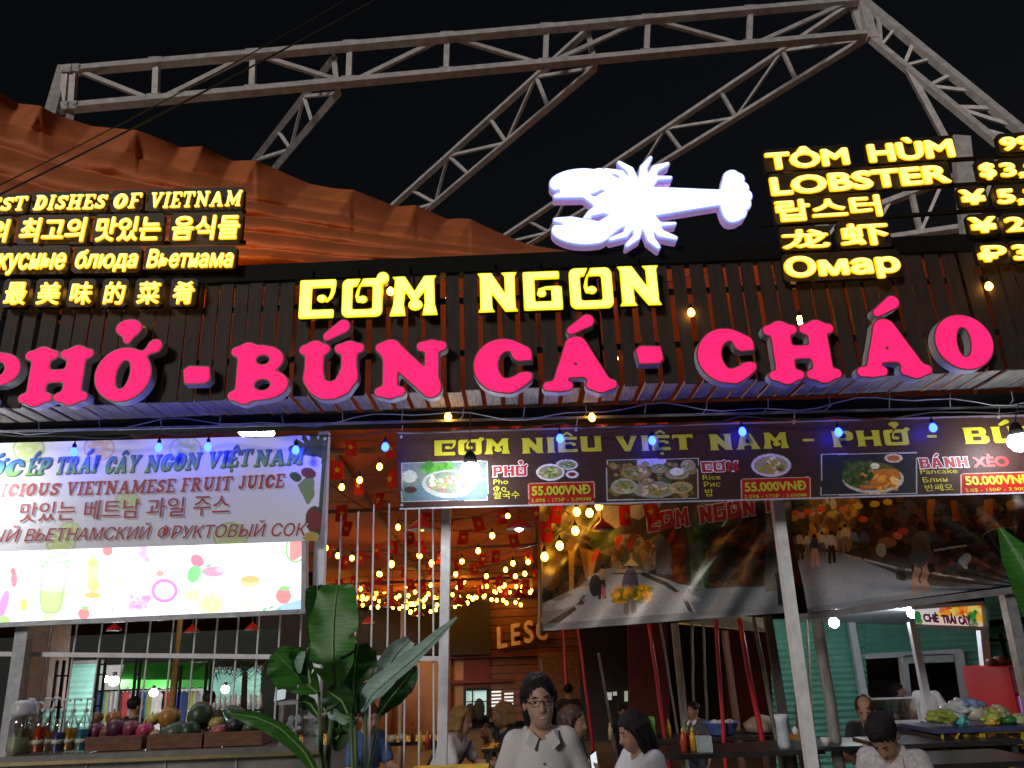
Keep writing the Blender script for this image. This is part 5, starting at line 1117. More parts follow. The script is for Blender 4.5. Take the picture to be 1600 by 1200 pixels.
for px, py, Y, r, lab, wh in ((660, 828, 8.2, .15, 'red pendant lamp left of the white lit pendant, over the middle post', 0), (811, 826, 8.2, .135, 'red pendant lamp with a bright white bulb, left of the flower carrier picture', 1), (942, 828, 7.0, .10, 'red pendant lamp in front of the flower carrier picture', 0),
                              (178, 985, 9.5, .085, 'red pendant lamp behind the grille, below the cup drawing', 0), (300, 988, 9.5, .085, 'red pendant lamp behind the grille, below the ring drawing', 0), (394, 984, 9.8, .085, 'red pendant lamp behind the grille, nearest the banana plant', 0),
                              (613, 948, 14, .17, 'far red pendant lamp low over the banana plant', 0), (716, 945, 14, .16, 'far red pendant lamp right of the middle white post', 0), (810, 935, 13, .14, 'far red pendant lamp beside the flower carrier picture edge', 0), (652, 962, 17, .14, 'small far red pendant lamp left of the middle white post', 0), (575, 974, 16, .12, 'small far red pendant lamp right of the tallest banana leaf', 0)):
    pendant(px, py, Y, r, lab, white=wh)

# ------------------------------------------------------------------ inside the hall: walls, stalls, poles
def q4(x0, y0, x1, y1, Y, s=-.035): return [P(x0, y1, Y), P(x1, y1 + s * (x1 - x0), Y), P(x1, y0 + s * (x1 - x0), Y), P(x0, y0, Y)]
def down(p): return Vector((p.x, p.y, 0))
def wallq(m, x0, y0, x1, y1, Y, d=.08, toground=False):
    q = q4(x0, y0, x1, y1, Y)
    if toground: q[0] = down(q[0]); q[1] = down(q[1])
    m.hexa(q, d); return m
def corrugated(name, x0, y0, x1, y1, Y, pitch, m_, parent, ground=False):
    q = q4(x0, y0, x1, y1, Y); bl, br, tr, tl = q
    if ground: bl, br = down(bl), down(br)
    n = max(4, int((tl.z - bl.z) / pitch)) * 4; V = []; F = []
    for j in range(n + 1):
        t = j / n; o = (0, .012, .024, .012)[j % 4]
        for a, b in ((bl, tl), (br, tr)): p = a.lerp(b, t); V.append((p.x, p.y + o, p.z))
    F = [(2 * j, 2 * j + 1, 2 * j + 3, 2 * j + 2) for j in range(n)]
    V2 = [(x, y + .004, z) for x, y, z in V]; k = len(V)
    F += [tuple(i + k for i in reversed(f)) for f in F]
    return mesh_obj(name, V + V2, F, m_, parent)
TEAL = mat('teal_painted_sheet', (.14, .42, .33), .45, .1, var=.2, scale=4); TEALL = mat('pale_teal_shutter', (.30, .62, .52), .5, var=.12)
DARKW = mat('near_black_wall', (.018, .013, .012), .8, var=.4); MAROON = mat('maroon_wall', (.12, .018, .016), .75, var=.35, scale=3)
PLANK = mat('red_brown_planks', (.16, .055, .03), .7, var=.45, scale=4, stretch=(1, 4, 9)); TAN = mat('ochre_plaster_wall', (.36, .19, .09), .8, var=.2, scale=2)
BRICKW = mat('dim_brick_wall', (.17, .085, .05), .8, var=.5, scale=10, bump=.2)

YBK = 21.5
root = thing('plank_wall', down(P(760, 1130, YBK)), 'reddish plank wall at the far end of the hall, carrying pale capital letters', 'wall')
m = MB()
for i in range(15):
    y0 = 940 + i * 12.6; wallq(m, 764 + rnd.uniform(-1, 1), y0, 905, y0 + 11.6, YBK + rnd.uniform(0, .05), .06)
m.build('planks', PLANK, root)
m = MB(); wallq(m, 690, 1022, 906, 1030, YBK - .12, .1); wallq(m, 690, 1064, 800, 1069, YBK - .12, .1); m.build('cross_beam', MAROON, root)
LETW = mat('cream_sign_letters', (.62, .48, .34), .6); LETR = mat('red_letter_edges', (.35, .03, .025), .6)
for s, a, b in (('L', 777, 793), ('E', 799, 813), ('S', 819, 834), ('C', 838, 856)):
    W, F = write(None, s, (a, 1013 - .2 * (a - 777)), (b, 1013 - .2 * (b - 777)), 34, YBK - .3, None, None, z=(0, .05), bold=.03); mesh_obj('letter', W, F, LETW, root)
    W, F = write(None, s, (a + 2, 1014 - .2 * (a - 777)), (b + 3, 1014 - .2 * (b - 777)), 35, YBK - .24, None, None, z=(0, .12), bold=.04); mesh_obj('letter_edge', W, F, LETR, root)
root = thing('ochre_wall', down(P(660, 1130, YBK)), 'ochre plaster wall behind the banana plant and the middle post', 'wall')
m = MB(); wallq(m, 560, 1030, 700, 1100, YBK + .1, .1, True); wallq(m, 702, 1030, 724, 1100, YBK + .05, .1, True); m.build('plaster', TAN, root)
m = MB(); wallq(m, 612, 1028, 616, 1100, YBK, .1, True); wallq(m, 698, 945, 704, 1100, YBK - .1, .1, True); m.build('wall_posts', PLANK, root)
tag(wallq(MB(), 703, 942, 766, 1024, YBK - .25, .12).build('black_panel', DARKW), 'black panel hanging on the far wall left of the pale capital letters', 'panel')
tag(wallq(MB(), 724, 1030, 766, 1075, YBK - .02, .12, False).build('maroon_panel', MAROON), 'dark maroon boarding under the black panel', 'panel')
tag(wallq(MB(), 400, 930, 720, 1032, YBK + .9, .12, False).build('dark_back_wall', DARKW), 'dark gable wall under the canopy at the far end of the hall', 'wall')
WLIT = emit('cool_lit_window', (.55, .85, .78), .55); WLIT2 = emit('white_lit_slats', (.8, .9, .85), .8)
root = thing('lit_window', P(745, 1100, YBK), 'pale teal lit window in the far wall, left of the smiling woman in the white shirt', 'window')
wallq(MB(), 728, 1080, 760, 1118, YBK + .05, .03).build('pane', WLIT, root)
m = MB(); wallq(m, 724, 1076, 764, 1079, YBK - .1, .1); wallq(m, 724, 1079, 728, 1122, YBK - .1, .1); wallq(m, 760, 1079, 764, 1120, YBK - .1, .1); wallq(m, 737, 1079, 739, 1119, YBK - .02, .05); wallq(m, 728, 1096, 760, 1097.5, YBK - .02, .05); m.build('frame', DARKW, root)
m = MB(); m.ball(P(735, 1112, YBK - .15), (.14, .05, .2)); m.ball(P(749, 1108, YBK - .15), (.14, .05, .26)); m.build('dark_plants_on_sill', DARKW, root)
root = thing('louvre_window', P(785, 1090, YBK), 'small window of white lit slats, beside the pale teal window', 'window')
m = MB()
for i in range(5): wallq(m, 768, 1080 + i * 5.4, 783, 1082.6 + i * 5.4, YBK - .08, .04); wallq(m, 788, 1083 + i * 5.4, 802, 1085.4 + i * 5.4, YBK - .08, .04)
m.build('slats', WLIT2, root)
root = thing('louvre_window', P(960, 1090, 18), 'two pale lit panes in the dark wall behind the man in black', 'window')
m = MB(); wallq(m, 947, 1082, 956, 1094, 17.9, .04); wallq(m, 958, 1081, 964, 1087, 17.9, .04)
for i in range(4): wallq(m, 976 + i * 9, 1080 + (i > 1) * 3, 981 + i * 9, 1096 + (i % 2) * 8, 17.9, .04)
m.build('panes', emit('dim_lit_panes', (.6, .68, .6), .35), root)
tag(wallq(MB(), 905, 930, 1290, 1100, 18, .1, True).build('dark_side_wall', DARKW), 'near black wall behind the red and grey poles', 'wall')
root = thing('maroon_wall', down(P(1010, 1130, 17)), 'maroon wall between the first and second red poles', 'wall')
wallq(MB(), 980, 940, 1042, 1100, 17, .1, True).build('boards', MAROON, root); wallq(MB(), 1132, 985, 1212, 1100, 16.8, .1, True).build('boards', MAROON, root)
tag(wallq(MB(), 840, 1020, 905, 1100, YBK - .4, .1, True).build('brick_wall', BRICKW), 'dim brick wall beside the man in the black T-shirt', 'wall')
tag(MB().hexa([P(1060, 975, 16), P(1205, 988, 13.5), P(1205, 966, 13.5), P(1150, 962, 14), P(1060, 973, 16)], .2).build('tin_awning', mat('pale_tin_sheet', (.42, .55, .53), .4, .2)), 'pale tin awning edge catching light above the red poles', 'awning')
# leaning poles
REDPOLE = mat('red_painted_pole', (.48, .02, .03), .35, var=.15); GREYP = mat('grey_bamboo_pole', (.14, .13, .10), .7, var=.4, stretch=(5, 5, .8), bump=.2); GREYL = mat('pale_weathered_post', (.30, .29, .27), .75, var=.45, scale=6, stretch=(5, 5, .8), bump=.3); BROWNP = mat('brown_wood_post', (.22, .11, .07), .7, var=.4, stretch=(5, 5, .8))
def pole(a, b, Y, r, m_, name, lab, cat='pole', group=None, sq=False):
    A, B = P(*a, Y), P(*b, Y); g = A + (B - A) * (A.z / (A.z - B.z)); mb = MB()
    if sq: mb.bar(g, A, 2 * r, 2 * r, (0, 1, 0))
    else:
        pts = [g.lerp(A, t) + Vector((rnd.uniform(-.006, .006), 0, 0)) for t in np.linspace(0, 1, 9)]; mb.tube(pts, [r * rnd.uniform(.92, 1.05) for _ in pts], 8)
    return tag(mb.build(name, m_, None, not sq), lab, cat, group)
PG = 'poles standing in the hall'
for a, b, Y, r, m_, nm, lab in [
    ((1014, 975), (1040, 1160), 9.6, .022, REDPOLE, 'red_pole', 'leftmost of the three long red poles, beside the maroon wall'), ((1119, 968), (1131, 1160), 9.4, .024, REDPOLE, 'red_pole', 'middle red pole rising from behind the blue basket'), ((1154, 966), (1192, 1165), 9.2, .028, REDPOLE, 'red_pole', 'thickest red pole, leaning right of the blue basket'),
    ((880, 970), (883, 1026), 15, .03, REDPOLE, 'red_pole', 'far red pole hanging behind the lower left corner of the flower carrier banner'), ((902, 970), (909, 1026), 15, .03, REDPOLE, 'red_pole', 'far red pole next to the corner one, left of the maroon wall'),
    ((1032, 974), (1060, 1150), 10.5, .016, GREYP, 'bamboo_pole', 'thin grey bamboo pole just right of the leftmost red pole'), ((1054, 974), (1072, 1150), 10, .040, GREYL, 'grey_post', 'thick pale grey post behind the woman with the white collar'), ((1081, 972), (1084, 1120), 11.5, .02, GREYP, 'bamboo_pole', 'thin bamboo pole behind the head of the woman with the white collar'),
    ((1099, 970), (1105, 1140), 11, .018, GREYP, 'bamboo_pole', 'thin bamboo pole left of the middle red pole'), ((1132, 985), (1152, 1140), 12, .05, BROWNP, 'wooden_post', 'brown wooden post between the middle and the thickest red pole'), ((1177, 964), (1216, 1170), 9, .022, GREYP, 'bamboo_pole', 'bamboo pole right of the thickest red pole'),
    ((1199, 962), (1232, 1170), 8.8, .040, mat('dark_wood_post', (.06, .055, .055), .7), 'dark_post', 'dark post left of the thick white front post'), ((1236, 960), (1247, 1140), 10.5, .018, GREYP, 'bamboo_pole', 'bamboo pole just left of the thick white post foot'), ((1260, 962), (1271, 1140), 11, .02, GREYP, 'bamboo_pole', 'bamboo pole just right of the thick white front post'),
    ((1275, 955), (1308, 1172), 8.2, .058, GREYL, 'grey_post', 'thick mottled grey post in front of the green sheeting'), ((283, 965), (266, 1110), 8, .026, mat('yellow_bamboo', (.45, .27, .08), .6, var=.3), 'bamboo_pole', 'yellow bamboo pole leaning behind the grille at left'),
    ((935, 1020), (958, 1150), 14, .02, GREYL, 'thin_post', 'thin pale pipe right of the man in the black T-shirt'), ((845, 1030), (847, 1070), 19, .03, GREYL, 'thin_post', 'thin pale pipe above the head of the smiling woman'),
    ((630, 950), (627, 1100), 15, .05, mat('dim_tan_post', (.3, .2, .13), .7), 'hall_post', 'dim tan post deep in the hall behind the grille bars')]:
    pole(a, b, Y, r, m_, nm, lab, 'post' if 'post' in nm else 'pole', PG, sq='post' in nm and r < .05)
# ---- right hand booths of green corrugated sheet
YG = 12.5
root = thing('green_booth', down(P(1400, 1100, YG)), 'green corrugated sheet booth with a black opening, at right under the banner', 'booth')
corrugated('sheet_wall', 1200, 968, 1348, 1100, YG - .1, .085, TEAL, root, True); corrugated('sheet_wall', 1345, 955, 1546, 1024, YG, .085, TEAL, root); corrugated('sheet_wall', 1497, 1019, 1548, 1100, YG + .01, .085, TEAL, root, True)
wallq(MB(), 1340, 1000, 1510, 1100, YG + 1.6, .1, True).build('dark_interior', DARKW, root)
BLW = mat('bluish_white_frame', (.55, .60, .68), .4, var=.1)
m = MB()
for a, b, Y in (((1327, 960), (1350, 1095), YG - .2), ((1410, 1022), (1418, 1100), YG), ((1497, 1015), (1510, 1100), YG - .1)): A, B = P(*a, Y), P(*b, Y); m.bar(A + (B - A) * (A.z / (A.z - B.z)), A, .1, .1, (0, 1, 0))
m.bar(P(1345, 1026, YG - .05), P(1500, 1018, YG - .05), .06, .07).build('door_frame', BLW, root)
wallq(MB(), 1412, 1024, 1490, 1037, YG - .08, .1).build('roller_box', mat('pale_roller_box', (.45, .55, .55), .4), root)
root = thing('booth_roof', P(1360, 965, 10.5), 'bluish white ceiling panel of the booth carrying two lamps', 'ceiling')
A = [P(1275, 951, 9.5), P(1432, 946, 9.5), P(1432, 976, 12.3), P(1275, 972, 12.3)]; 
V = [tuple(p) for p in A]; MB().add(V + [(x, y, z + .06) for x, y, z in V], [(3, 2, 1, 0), (4, 5, 6, 7), (0, 1, 5, 4), (1, 2, 6, 5), (2, 3, 7, 6), (3, 0, 4, 7)]).build('panel', BLW, root)
def lamp_ball(px, py, Y, r, lab, glow=BULBW):
    c = P(px, py, Y); rt = thing('bare_bulb', c, lab, 'lamp', 'bare bulbs in the stalls'); MB().ball(c, r, 16, 10).build('bulb', glow, rt, True); MB().lathe([(r * .5, r * .8), (r * .5, r * 1.8), (.001, r * 1.8)], c, 8).build('socket', BLACK, rt)
lamp_ball(1303, 973, 10.2, .06, 'glaring bare bulb in front of the green sheeting, right of the mottled post', BULBW); lamp_ball(1425, 958, 9.9, .055, 'bulb on the booth ceiling left of the fruit dessert sign')
root = thing('dessert_sign', P(1480, 965, 9.6), 'sign with pink and blue lettering for fruit dessert on an orange ground', 'sign')
def paint_che(p):
    p.C[:] = lin((248, 214, 150)); p.poly([(1424, 948), (1470, 946), (1470, 985), (1424, 985)], (235, 230, 225)); p.dabs(1470, 940, 1540, 985, [(250, 150, 40), (245, 205, 60), (225, 70, 40), (250, 225, 120)], 90, 7, .9, 51); p.poly([(1424, 966), (1500, 962), (1540, 975), (1540, 990), (1424, 990)], (250, 225, 215), .8)
    p.dabs(1429, 960, 1440, 972, [(40, 130, 60)], 9, 4, 1, 3); p.dabs(1514, 955, 1526, 978, [(30, 110, 50), (50, 150, 60)], 14, 4, 1, 4)
sheet('printed_panel', [(1427, 953), (1533, 946), (1536, 979), (1430, 975)], 9.6, 90, 40, paint_che, None, vcol('backlit_print', .4, .55), root)
for s, a, b, y in (('CHÈ', 1443, 1467, 971), ('TRÁI', 1472, 1494, 973), ('CÂY', 1498, 1517, 975)):
    W, F = write(None, s, (a, y), (b, y + 1.2), 12.5, 9.6, None, None, z=(-.012, -.008), bold=.07); mesh_obj('lettering_outline', W, F, mat('violet_print', (.12, .12, .7), .5), root)
    W, F = write(None, s, (a + .5, y - .6), (b - .5, y + .6), 11, 9.6, None, None, z=(-.02, -.013), bold=.02); mesh_obj('lettering', W, F, mat('pink_print', (.8, .10, .45), .5), root)
m = MB(); m.bar(P(1424, 976, 9.62), P(1538, 982, 9.62), .035, .05); m.bar(P(1424, 950, 9.62), P(1536, 943, 9.62), .03, .05); m.build('frame', BLW, root)
for a, b, Y, r, lab in (((1424, 972), (1460, 1155), 9.3, .036, 'bluish white post below the left end of the dessert sign'), ((1530, 945), (1552, 1150), 9.7, .045, 'bluish white post at the right end of the dessert sign'), ((1572, 925), (1605, 1080), 7.6, .05, 'grey steel post at the right edge beside the banana leaf')):
    pole(a, b, Y, r, BLW if Y > 8 else GALV, 'stall_post', lab, 'post', 'stall posts', True)
root = thing('green_shed', P(1565, 985, 13.4), 'green sheet shed wall at far right behind the red fridge', 'wall')
corrugated('sheet_wall', 1538, 925, 1700, 1100, 13.4, .085, TEAL, root, True); MB().bar(P(1545, 975, 13.2), P(1680, 960, 13.2), .12, .1).bar(P(1563, 990, 13.2), P(1576, 1040, 13.2), .05, .05).bar(P(1545, 1000, 13.2), P(1620, 1002, 13.2), .04, .04).build('frame', BLACK, root)
# red drinks fridge
FRED = mat('red_fridge_enamel', (.36, .010, .014), .35, var=.1)
c0 = P(1585, 1100, 9.4); zt_ = P(1560, 1040, 9.4).z; root = thing('drinks_fridge', Vector((c0.x, 9.6, 0)), 'red drinks fridge with a lilac lit glass door, at the right edge', 'fridge')
x0_, x1_ = P(1524, 1090, 9.4).x, P(1578, 1090, 9.1).x; x2_ = x1_ + .45
MB().add([(x0_, 9.55, 0), (x1_, 9.0, 0), (x2_, 9.35, 0), (x0_ + .5, 9.95, 0), (x0_, 9.55, zt_), (x1_, 9.0, zt_ - .01), (x2_, 9.35, zt_), (x0_ + .5, 9.95, zt_)], [(3, 2, 1, 0), (4, 5, 6, 7), (0, 1, 5, 4), (1, 2, 6, 5), (2, 3, 7, 6), (3, 0, 4, 7)]).build('cabinet', FRED, root)
def fr_(u, z, d=.012): return Vector((lerp(x1_, x2_, u), lerp(9.0, 9.35, u) - d, z))
MB().add([fr_(.12, .2), fr_(.9, .2), fr_(.9, zt_ - .3), fr_(.12, zt_ - .3)], [(0, 1, 2, 3)]).build('lit_glass_door', emit('lilac_fridge_light', (.42, .26, .85), .8), root)
m = MB()
for i in range(9): m.ball(fr_(.75, .3 + i * (zt_ - .7) / 9, .02), .014, 6, 5)
m.build('led_strip', emit('fridge_led', (.9, .85, 1), 2), root); MB().bar(fr_(.2, .8, .04), fr_(.2, 1.05, .04), .02, .02).build('handle', BLACK, root)
m = MB(); m.add([fr_(.03, zt_ - .26, .006), fr_(.97, zt_ - .26, .006), fr_(.97, zt_ - .03, .006), fr_(.03, zt_ - .03, .006)], [(0, 1, 2, 3)]).build('header_panel', mat('pink_header', (.6, .2, .3), .4), root)
for px, r, z_ in ((1558, .06, 0), (1572, .075, .02), (1584, .05, 0), (1566, .04, .07)):
    c = P(px, 1032, 9.3); tag(MB().lathe([(r * .7, 0), (r, r * .6), (r * .85, r * 1.2), (.001, r * 1.3)], (c.x, 9.42, zt_ + z_ * .0 + .002), 12).build('pot', mat('dark_pot%d' % int(r * 100), (.05 + r, .04, .04), .5), None, True), 'small dark pot on top of the red fridge, ' + {.06: 'leftmost', .075: 'widest one', .05: 'rightmost', .04: 'smallest one'}[r], 'pot', 'pots on the fridge')

# ---- left: shop seen through the grille
YS_ = 14.
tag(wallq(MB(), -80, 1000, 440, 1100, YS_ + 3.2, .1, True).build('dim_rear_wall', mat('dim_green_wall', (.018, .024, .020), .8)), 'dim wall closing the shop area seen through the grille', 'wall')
tag(MB().hexa([P(47, 960, 12), P(85, 957, 12), P(70, 1110, 12), P(36, 1112, 12)][::-1], .5).build('brown_column', mat('brown_render_column', (.17, .10, .065), .8, var=.3)), 'broad brown column behind the bottles at far left', 'column')
root = thing('roller_shutter', P(115, 1085, YS_), 'pale teal roller shutter left of the white shop wall', 'shutter'); corrugated('curtain', 74, 1038, 153, 1100, YS_, .09, TEALL, root, True); wallq(MB(), 70, 1034, 156, 1040, YS_ - .1, .2).build('box', mat('dark_shutter_box', (.2, .2, .18), .6), root)
root = thing('roller_shutter', P(365, 1080, YS_), 'pale teal roller shutter right of the green awning', 'shutter'); corrugated('curtain', 318, 1046, 408, 1100, YS_ + .4, .09, TEALL, root, True); wallq(MB(), 316, 1043, 410, 1048, YS_ + .3, .2).build('box', mat('dark_shutter_box', (.2, .2, .18), .6), root)
tag(wallq(MB(), 150, 1040, 322, 1100, YS_ + 2.2, .1, True).build('white_shop_wall', mat('white_shop_paint', (.78, .80, .80), .6, var=.15, scale=3)), 'white wall inside the lit clothes shop', 'wall')
root = thing('green_awning', P(255, 1055, YS_ - .4), 'green scalloped awning over the clothes shop', 'awning')
V = []; F = []; n = 44
for i in range(n + 1):
    x = 188 + 138 * i / n; a = P(x + 6, 1036 - .01 * (x - 188), YS_ + .6); b = P(x, 1062, YS_ - .5); V += [a, b, Vector((b.x, b.y, b.z - .10 - .045 * abs(math.sin(i * math.pi / 4))))]
for i in range(n): F += [(3 * i, 3 * i + 1, 3 * i + 4, 3 * i + 3), (3 * i + 1, 3 * i + 2, 3 * i + 5, 3 * i + 4)]
mesh_obj('cloth', V, F, mat('green_awning_cloth', (.03, .26, .02), .7, trans=.45), root)
for px, py, r, lab in ((178, 1064, .075, 'brightest bare bulb in the clothes shop, at its left end'), (240, 1082, .06, 'bare bulb under the green awning among the clothes'), (352, 1077, .06, 'bare bulb before the right hand roller shutter beyond the palm'), (165, 1061, .05, 'small bare bulb left of the brightest one in the clothes shop')): lamp_ball(px, py, YS_ - .7, r, lab)
CLO = [(.03, .06, .2), (.6, .6, .58), (.45, .05, .05), (.06, .12, .45), (.5, .45, .1), (.02, .02, .03), (.55, .5, .5), (.1, .3, .32), (.65, .62, .6), (.4, .1, .2)]
root = thing('clothes_rack', P(250, 1090, YS_ + 1), 'rack of hanging clothes inside the lit shop behind the grille', 'clothes rack'); MB().tube([P(150, 1080, YS_ + 1), P(318, 1074, YS_ + 1)], .015, 6).build('rail', BLACK, root)
for i in range(24):
    px = 156 + i * 6.6; a = P(px, 1080 - .03 * i, YS_ + 1 + rnd.uniform(-.1, .1)); h_ = rnd.uniform(.45, .8); w_ = rnd.uniform(.05, .10); q = []
    for z_, ww_ in ((0, .02), (-.06, w_ * .9), (-.2, w_ * .75), (-h_, w_)): q += [(a.x - ww_, a.y, a.z + z_), (a.x, a.y - .05, a.z + z_), (a.x + ww_, a.y, a.z + z_), (a.x, a.y + .05, a.z + z_)]
    cl = CLO[(i * 7) % 10]; mesh_obj('garment', q, [(4 * j + k, 4 * j + (k + 1) % 4, 4 * j + 4 + (k + 1) % 4, 4 * j + 4 + k) for j in range(3) for k in range(4)], mat('garment_cloth_%d' % ((i * 7) % 10), cl, .8), root)
root = thing('white_figurine_shelf', P(365, 1104, 12.8), 'shelf with a row of white jars below the right roller shutter', 'shelf'); MB().bar(P(322, 1112, 12.8), P(410, 1109, 12.8), .2, .03).build('board', DARKW, root)
for i in range(11): p_ = P(326 + i * 8, 1111 - i * .3, 12.8); MB().lathe([(.03, .016), (.042, .06), (.03, .12), (.02, .15), (.03, .19), (.001, .21 + .02 * (i % 3))], p_, 8).build('jar', mat('white_jar_glaze', (.7, .72, .72), .4), root, True)
for i, (x_, y0, y1, w_) in enumerate(((90, 1032, 1110, 9), (101, 1032, 1110, 8), (156, 1030, 1112, 8), (214, 1030, 1100, 6), (278, 1040, 1105, 5), (324, 1035, 1100, 6))):
    A, B = P(x_, y0, 11), P(x_ - 6, y1, 11); m = MB(); m.bar(down(B), A, .03, .03).bar(down(B) + Vector((w_ / 100, 0, 0)), A + Vector((w_ / 100, 0, 0)), .03, .03)
    for k_ in range(5): t = k_ / 5 + .1; q_ = down(B).lerp(A, t); m.bar(q_, q_ + Vector((w_ / 100, 0, 0)), .02, .02)
    tag(m.build('ladder_frame', BLACK), 'black ladder shaped frame, ' + ['leftmost, before the left roller shutter', 'second, at the middle of the left shutter', 'before the left end of the white shop wall', 'under the left end of the green awning', 'under the right part of the green awning', 'left of the potted palm'][i], 'frame', 'ladder frames')
# potted palm
root = thing('potted_palm', down(P(385, 1110, 11.5)), 'dark palm with drooping fronds beyond the grille, left of the banana plant', 'palm tree'); A = P(383, 1050, 11.5)
MB().tube([down(A), A.lerp(down(A), .4) + Vector((.02, 0, 0)), A], [.06, .05, .035], 8).build('trunk', mat('palm_trunk', (.05, .04, .03), .9), root, True); m = MB()
for k_ in range(16):
    t = k_ * 2.4; L = rnd.uniform(.5, .85); pts = [A + Vector((math.cos(t) * L * s, math.sin(t) * L * s * .6, .35 * math.sin(s * 2.6) * L - .15 * s * s)) for s in np.linspace(0, 1, 8)]
    m.tube(pts, .006, 4)
    for a, b in zip(pts[1:-1], pts[2:]):
        d = (b - a).normalized(); s_ = d.cross(Vector((0, 0, 1))).normalized()
        for sg in (-1, 1):
            for u_ in (0, .5): o_ = a.lerp(b, u_); m.add([o_, o_ + d * .02, o_ + s_ * sg * .16 + d * .1 - Vector((0, 0, .07))], [(0, 1, 2)])
m.build('fronds', mat('dark_palm_leaf', (.02, .045, .02), .6), root)

# ------------------------------------------------------------------ fruit and drinks counter at left
YCN = 5.55; ZC = P(200, 1174, YCN).z
STONE = mat('grey_veined_stone_cladding', (.30, .28, .25), .3, var=.55, scale=2.2); STONET = mat('polished_counter_top', (.20, .19, .17), .16, var=.4, scale=5)
xa, xb = P(-110, 1180, YCN).x, P(505, 1160, YCN).x
root = thing('bar_counter', ((xa + xb) / 2, YCN + .35, 0), 'stone clad bar counter with a polished top, carrying bottles and fruit at lower left', 'counter')
MB().box(((xa + xb) / 2, YCN + .375, (ZC - .05) / 2), (xb - xa, .7, ZC - .05)).build('cladding', STONE, root); MB().box(((xa + xb) / 2, YCN + .36, ZC - .0245), (xb - xa + .06, .8, .045)).build('counter_top', STONET, root)
m = MB(); [m.box((xa + (xb - xa) * t, YCN + .022, (ZC - .05) / 2), (.012, .01, ZC - .06)) for t in (.2, .4, .6, .78)]; m.build('joint_strips', GALV, root)
MB().box(((xa + xb) / 2, YCN - .045, ZC - .046), (xb - xa + .06, .012, .02)).build('edge_trim', mat('brass_edge', (.35, .28, .14), .25, .8), root)
CLEAR = glass('clear_bottle_plastic', (.93, .95, .95), .10)
def syrup(px, Y, col, h, r, lab, pump=True):
    x = P(px, 1178, Y).x; o = Vector((x, Y, ZC + .0)); t = thing('syrup_bottle', o, lab, 'bottle', 'pump bottles on the counter')
    MB().lathe([(r * .93, 0.001), (r, .01), (r, h * .62), (r * .8, h * .72), (r * .32, h * .84), (r * .30, h * .95)], o, 16).build('glass', CLEAR, t, True)
    fl = rnd.uniform(.42, .6)
    MB().lathe([(r * .86, .006), (r * .9, .012), (r * .9, h * fl), (.001, h * fl + .001)], o, 14).build('syrup', mat('syrup_%d_%d_%d' % tuple(int(c * 99) for c in col), col, .25, var=.05, trans=.35), t, True)
    MB().lathe([(r * .93, h * .2), (r * 1.01, h * .2), (r * 1.01, h * .3), (r * .93, h * .3)], o, 16).build('label', mat('pale_bottle_label', (.5, .5, .42), .5, var=.5, scale=30), t, True)
    MB().lathe([(r * .36, h * .93), (r * .36, h * 1.0), (r * .12, h * 1.01), (r * .10, h * 1.22), (r * .2, h * 1.23), (.001, h * 1.26)], o, 12).tube([o + Vector((0, 0, h * 1.24)), o + Vector((r * 1.0, -.01, h * 1.235)), o + Vector((r * 1.15, -.012, h * 1.19))], .007, 6).tube([o + Vector((0, 0, h)), o + Vector((0, 0, .03))], .004, 5).build('pump', mat('white_pump_plastic', (.6, .62, .64), .35), t, True)
BO = [(33, (.35, .33, .12), .27, 'second pump bottle, pale green syrup, after the white lidded jar'), (47, (.55, .52, .10), .25, 'third pump bottle, yellow green syrup'), (59, (.62, .07, .02), .27, 'red orange syrup pump bottle'), (73, (.50, .22, .03), .27, 'amber syrup pump bottle between the red and the purple ones'), (89, (.10, .07, .30), .26, 'purple blue syrup pump bottle'), (106, (.68, .33, .01), .26, 'bright orange yellow syrup pump bottle'), (126, (.05, .28, .34), .26, 'teal syrup pump bottle, last before the fruit crates')]
for i, (px, c, h, lab) in enumerate(BO): syrup(px, YCN + .14 + .03 * (i % 2), c, h, .043, lab)
o = Vector((P(8, 1178, YCN).x, YCN + .14, ZC)); t = thing('lidded_jar', o, 'wide clear jar with a white lid at the left end of the counter', 'jar'); MB().lathe([(.07, .001), (.075, .01), (.075, .2), (.06, .24)], o, 18).build('glass', CLEAR, t, True); MB().lathe([(.066, .005), (.07, .1), (.001, .101)], o, 16).build('contents', mat('pale_green_pulp', (.4, .45, .22), .5), t, True); MB().lathe([(.078, .235), (.08, .25), (.08, .3), (.06, .325), (.001, .33)], o, 18).build('lid', mat('white_jar_lid', (.6, .62, .63), .4), t, True)
CRATE = mat('brown_wooden_crate', (.17, .07, .035), .75, var=.4, scale=7, stretch=(2, 4, 9), bump=.2)
for i, (a, b, yb, lab) in enumerate([(131, 219, 1176, 'left brown fruit crate heaped with purple fruit'), (228, 314, 1173, 'middle brown fruit crate heaped with melons and mangoes'), (318, 408, 1167, 'right brown fruit crate beside the drooping banana leaf')]):
    A, B = P(a, yb, YCN + .06), P(b, yb, YCN + .06); t = thing('fruit_crate', ((A.x + B.x) / 2, YCN + .25, ZC), lab, 'crate', 'fruit crates on the counter'); L = B.x - A.x; cx = (A.x + B.x) / 2
    m = MB().box((cx, YCN + .07, ZC + .045), (L, .018, .085)).box((cx, YCN + .43, ZC + .045), (L, .018, .085)).box((A.x + .009, YCN + .25, ZC + .045), (.018, .34, .083)).box((B.x - .009, YCN + .25, ZC + .045), (.018, .34, .083)); m.build('sides', CRATE, t); MB().box((cx, YCN + .25, ZC + .008), (L - .04, .34, .012)).build('bottom', CRATE, t)
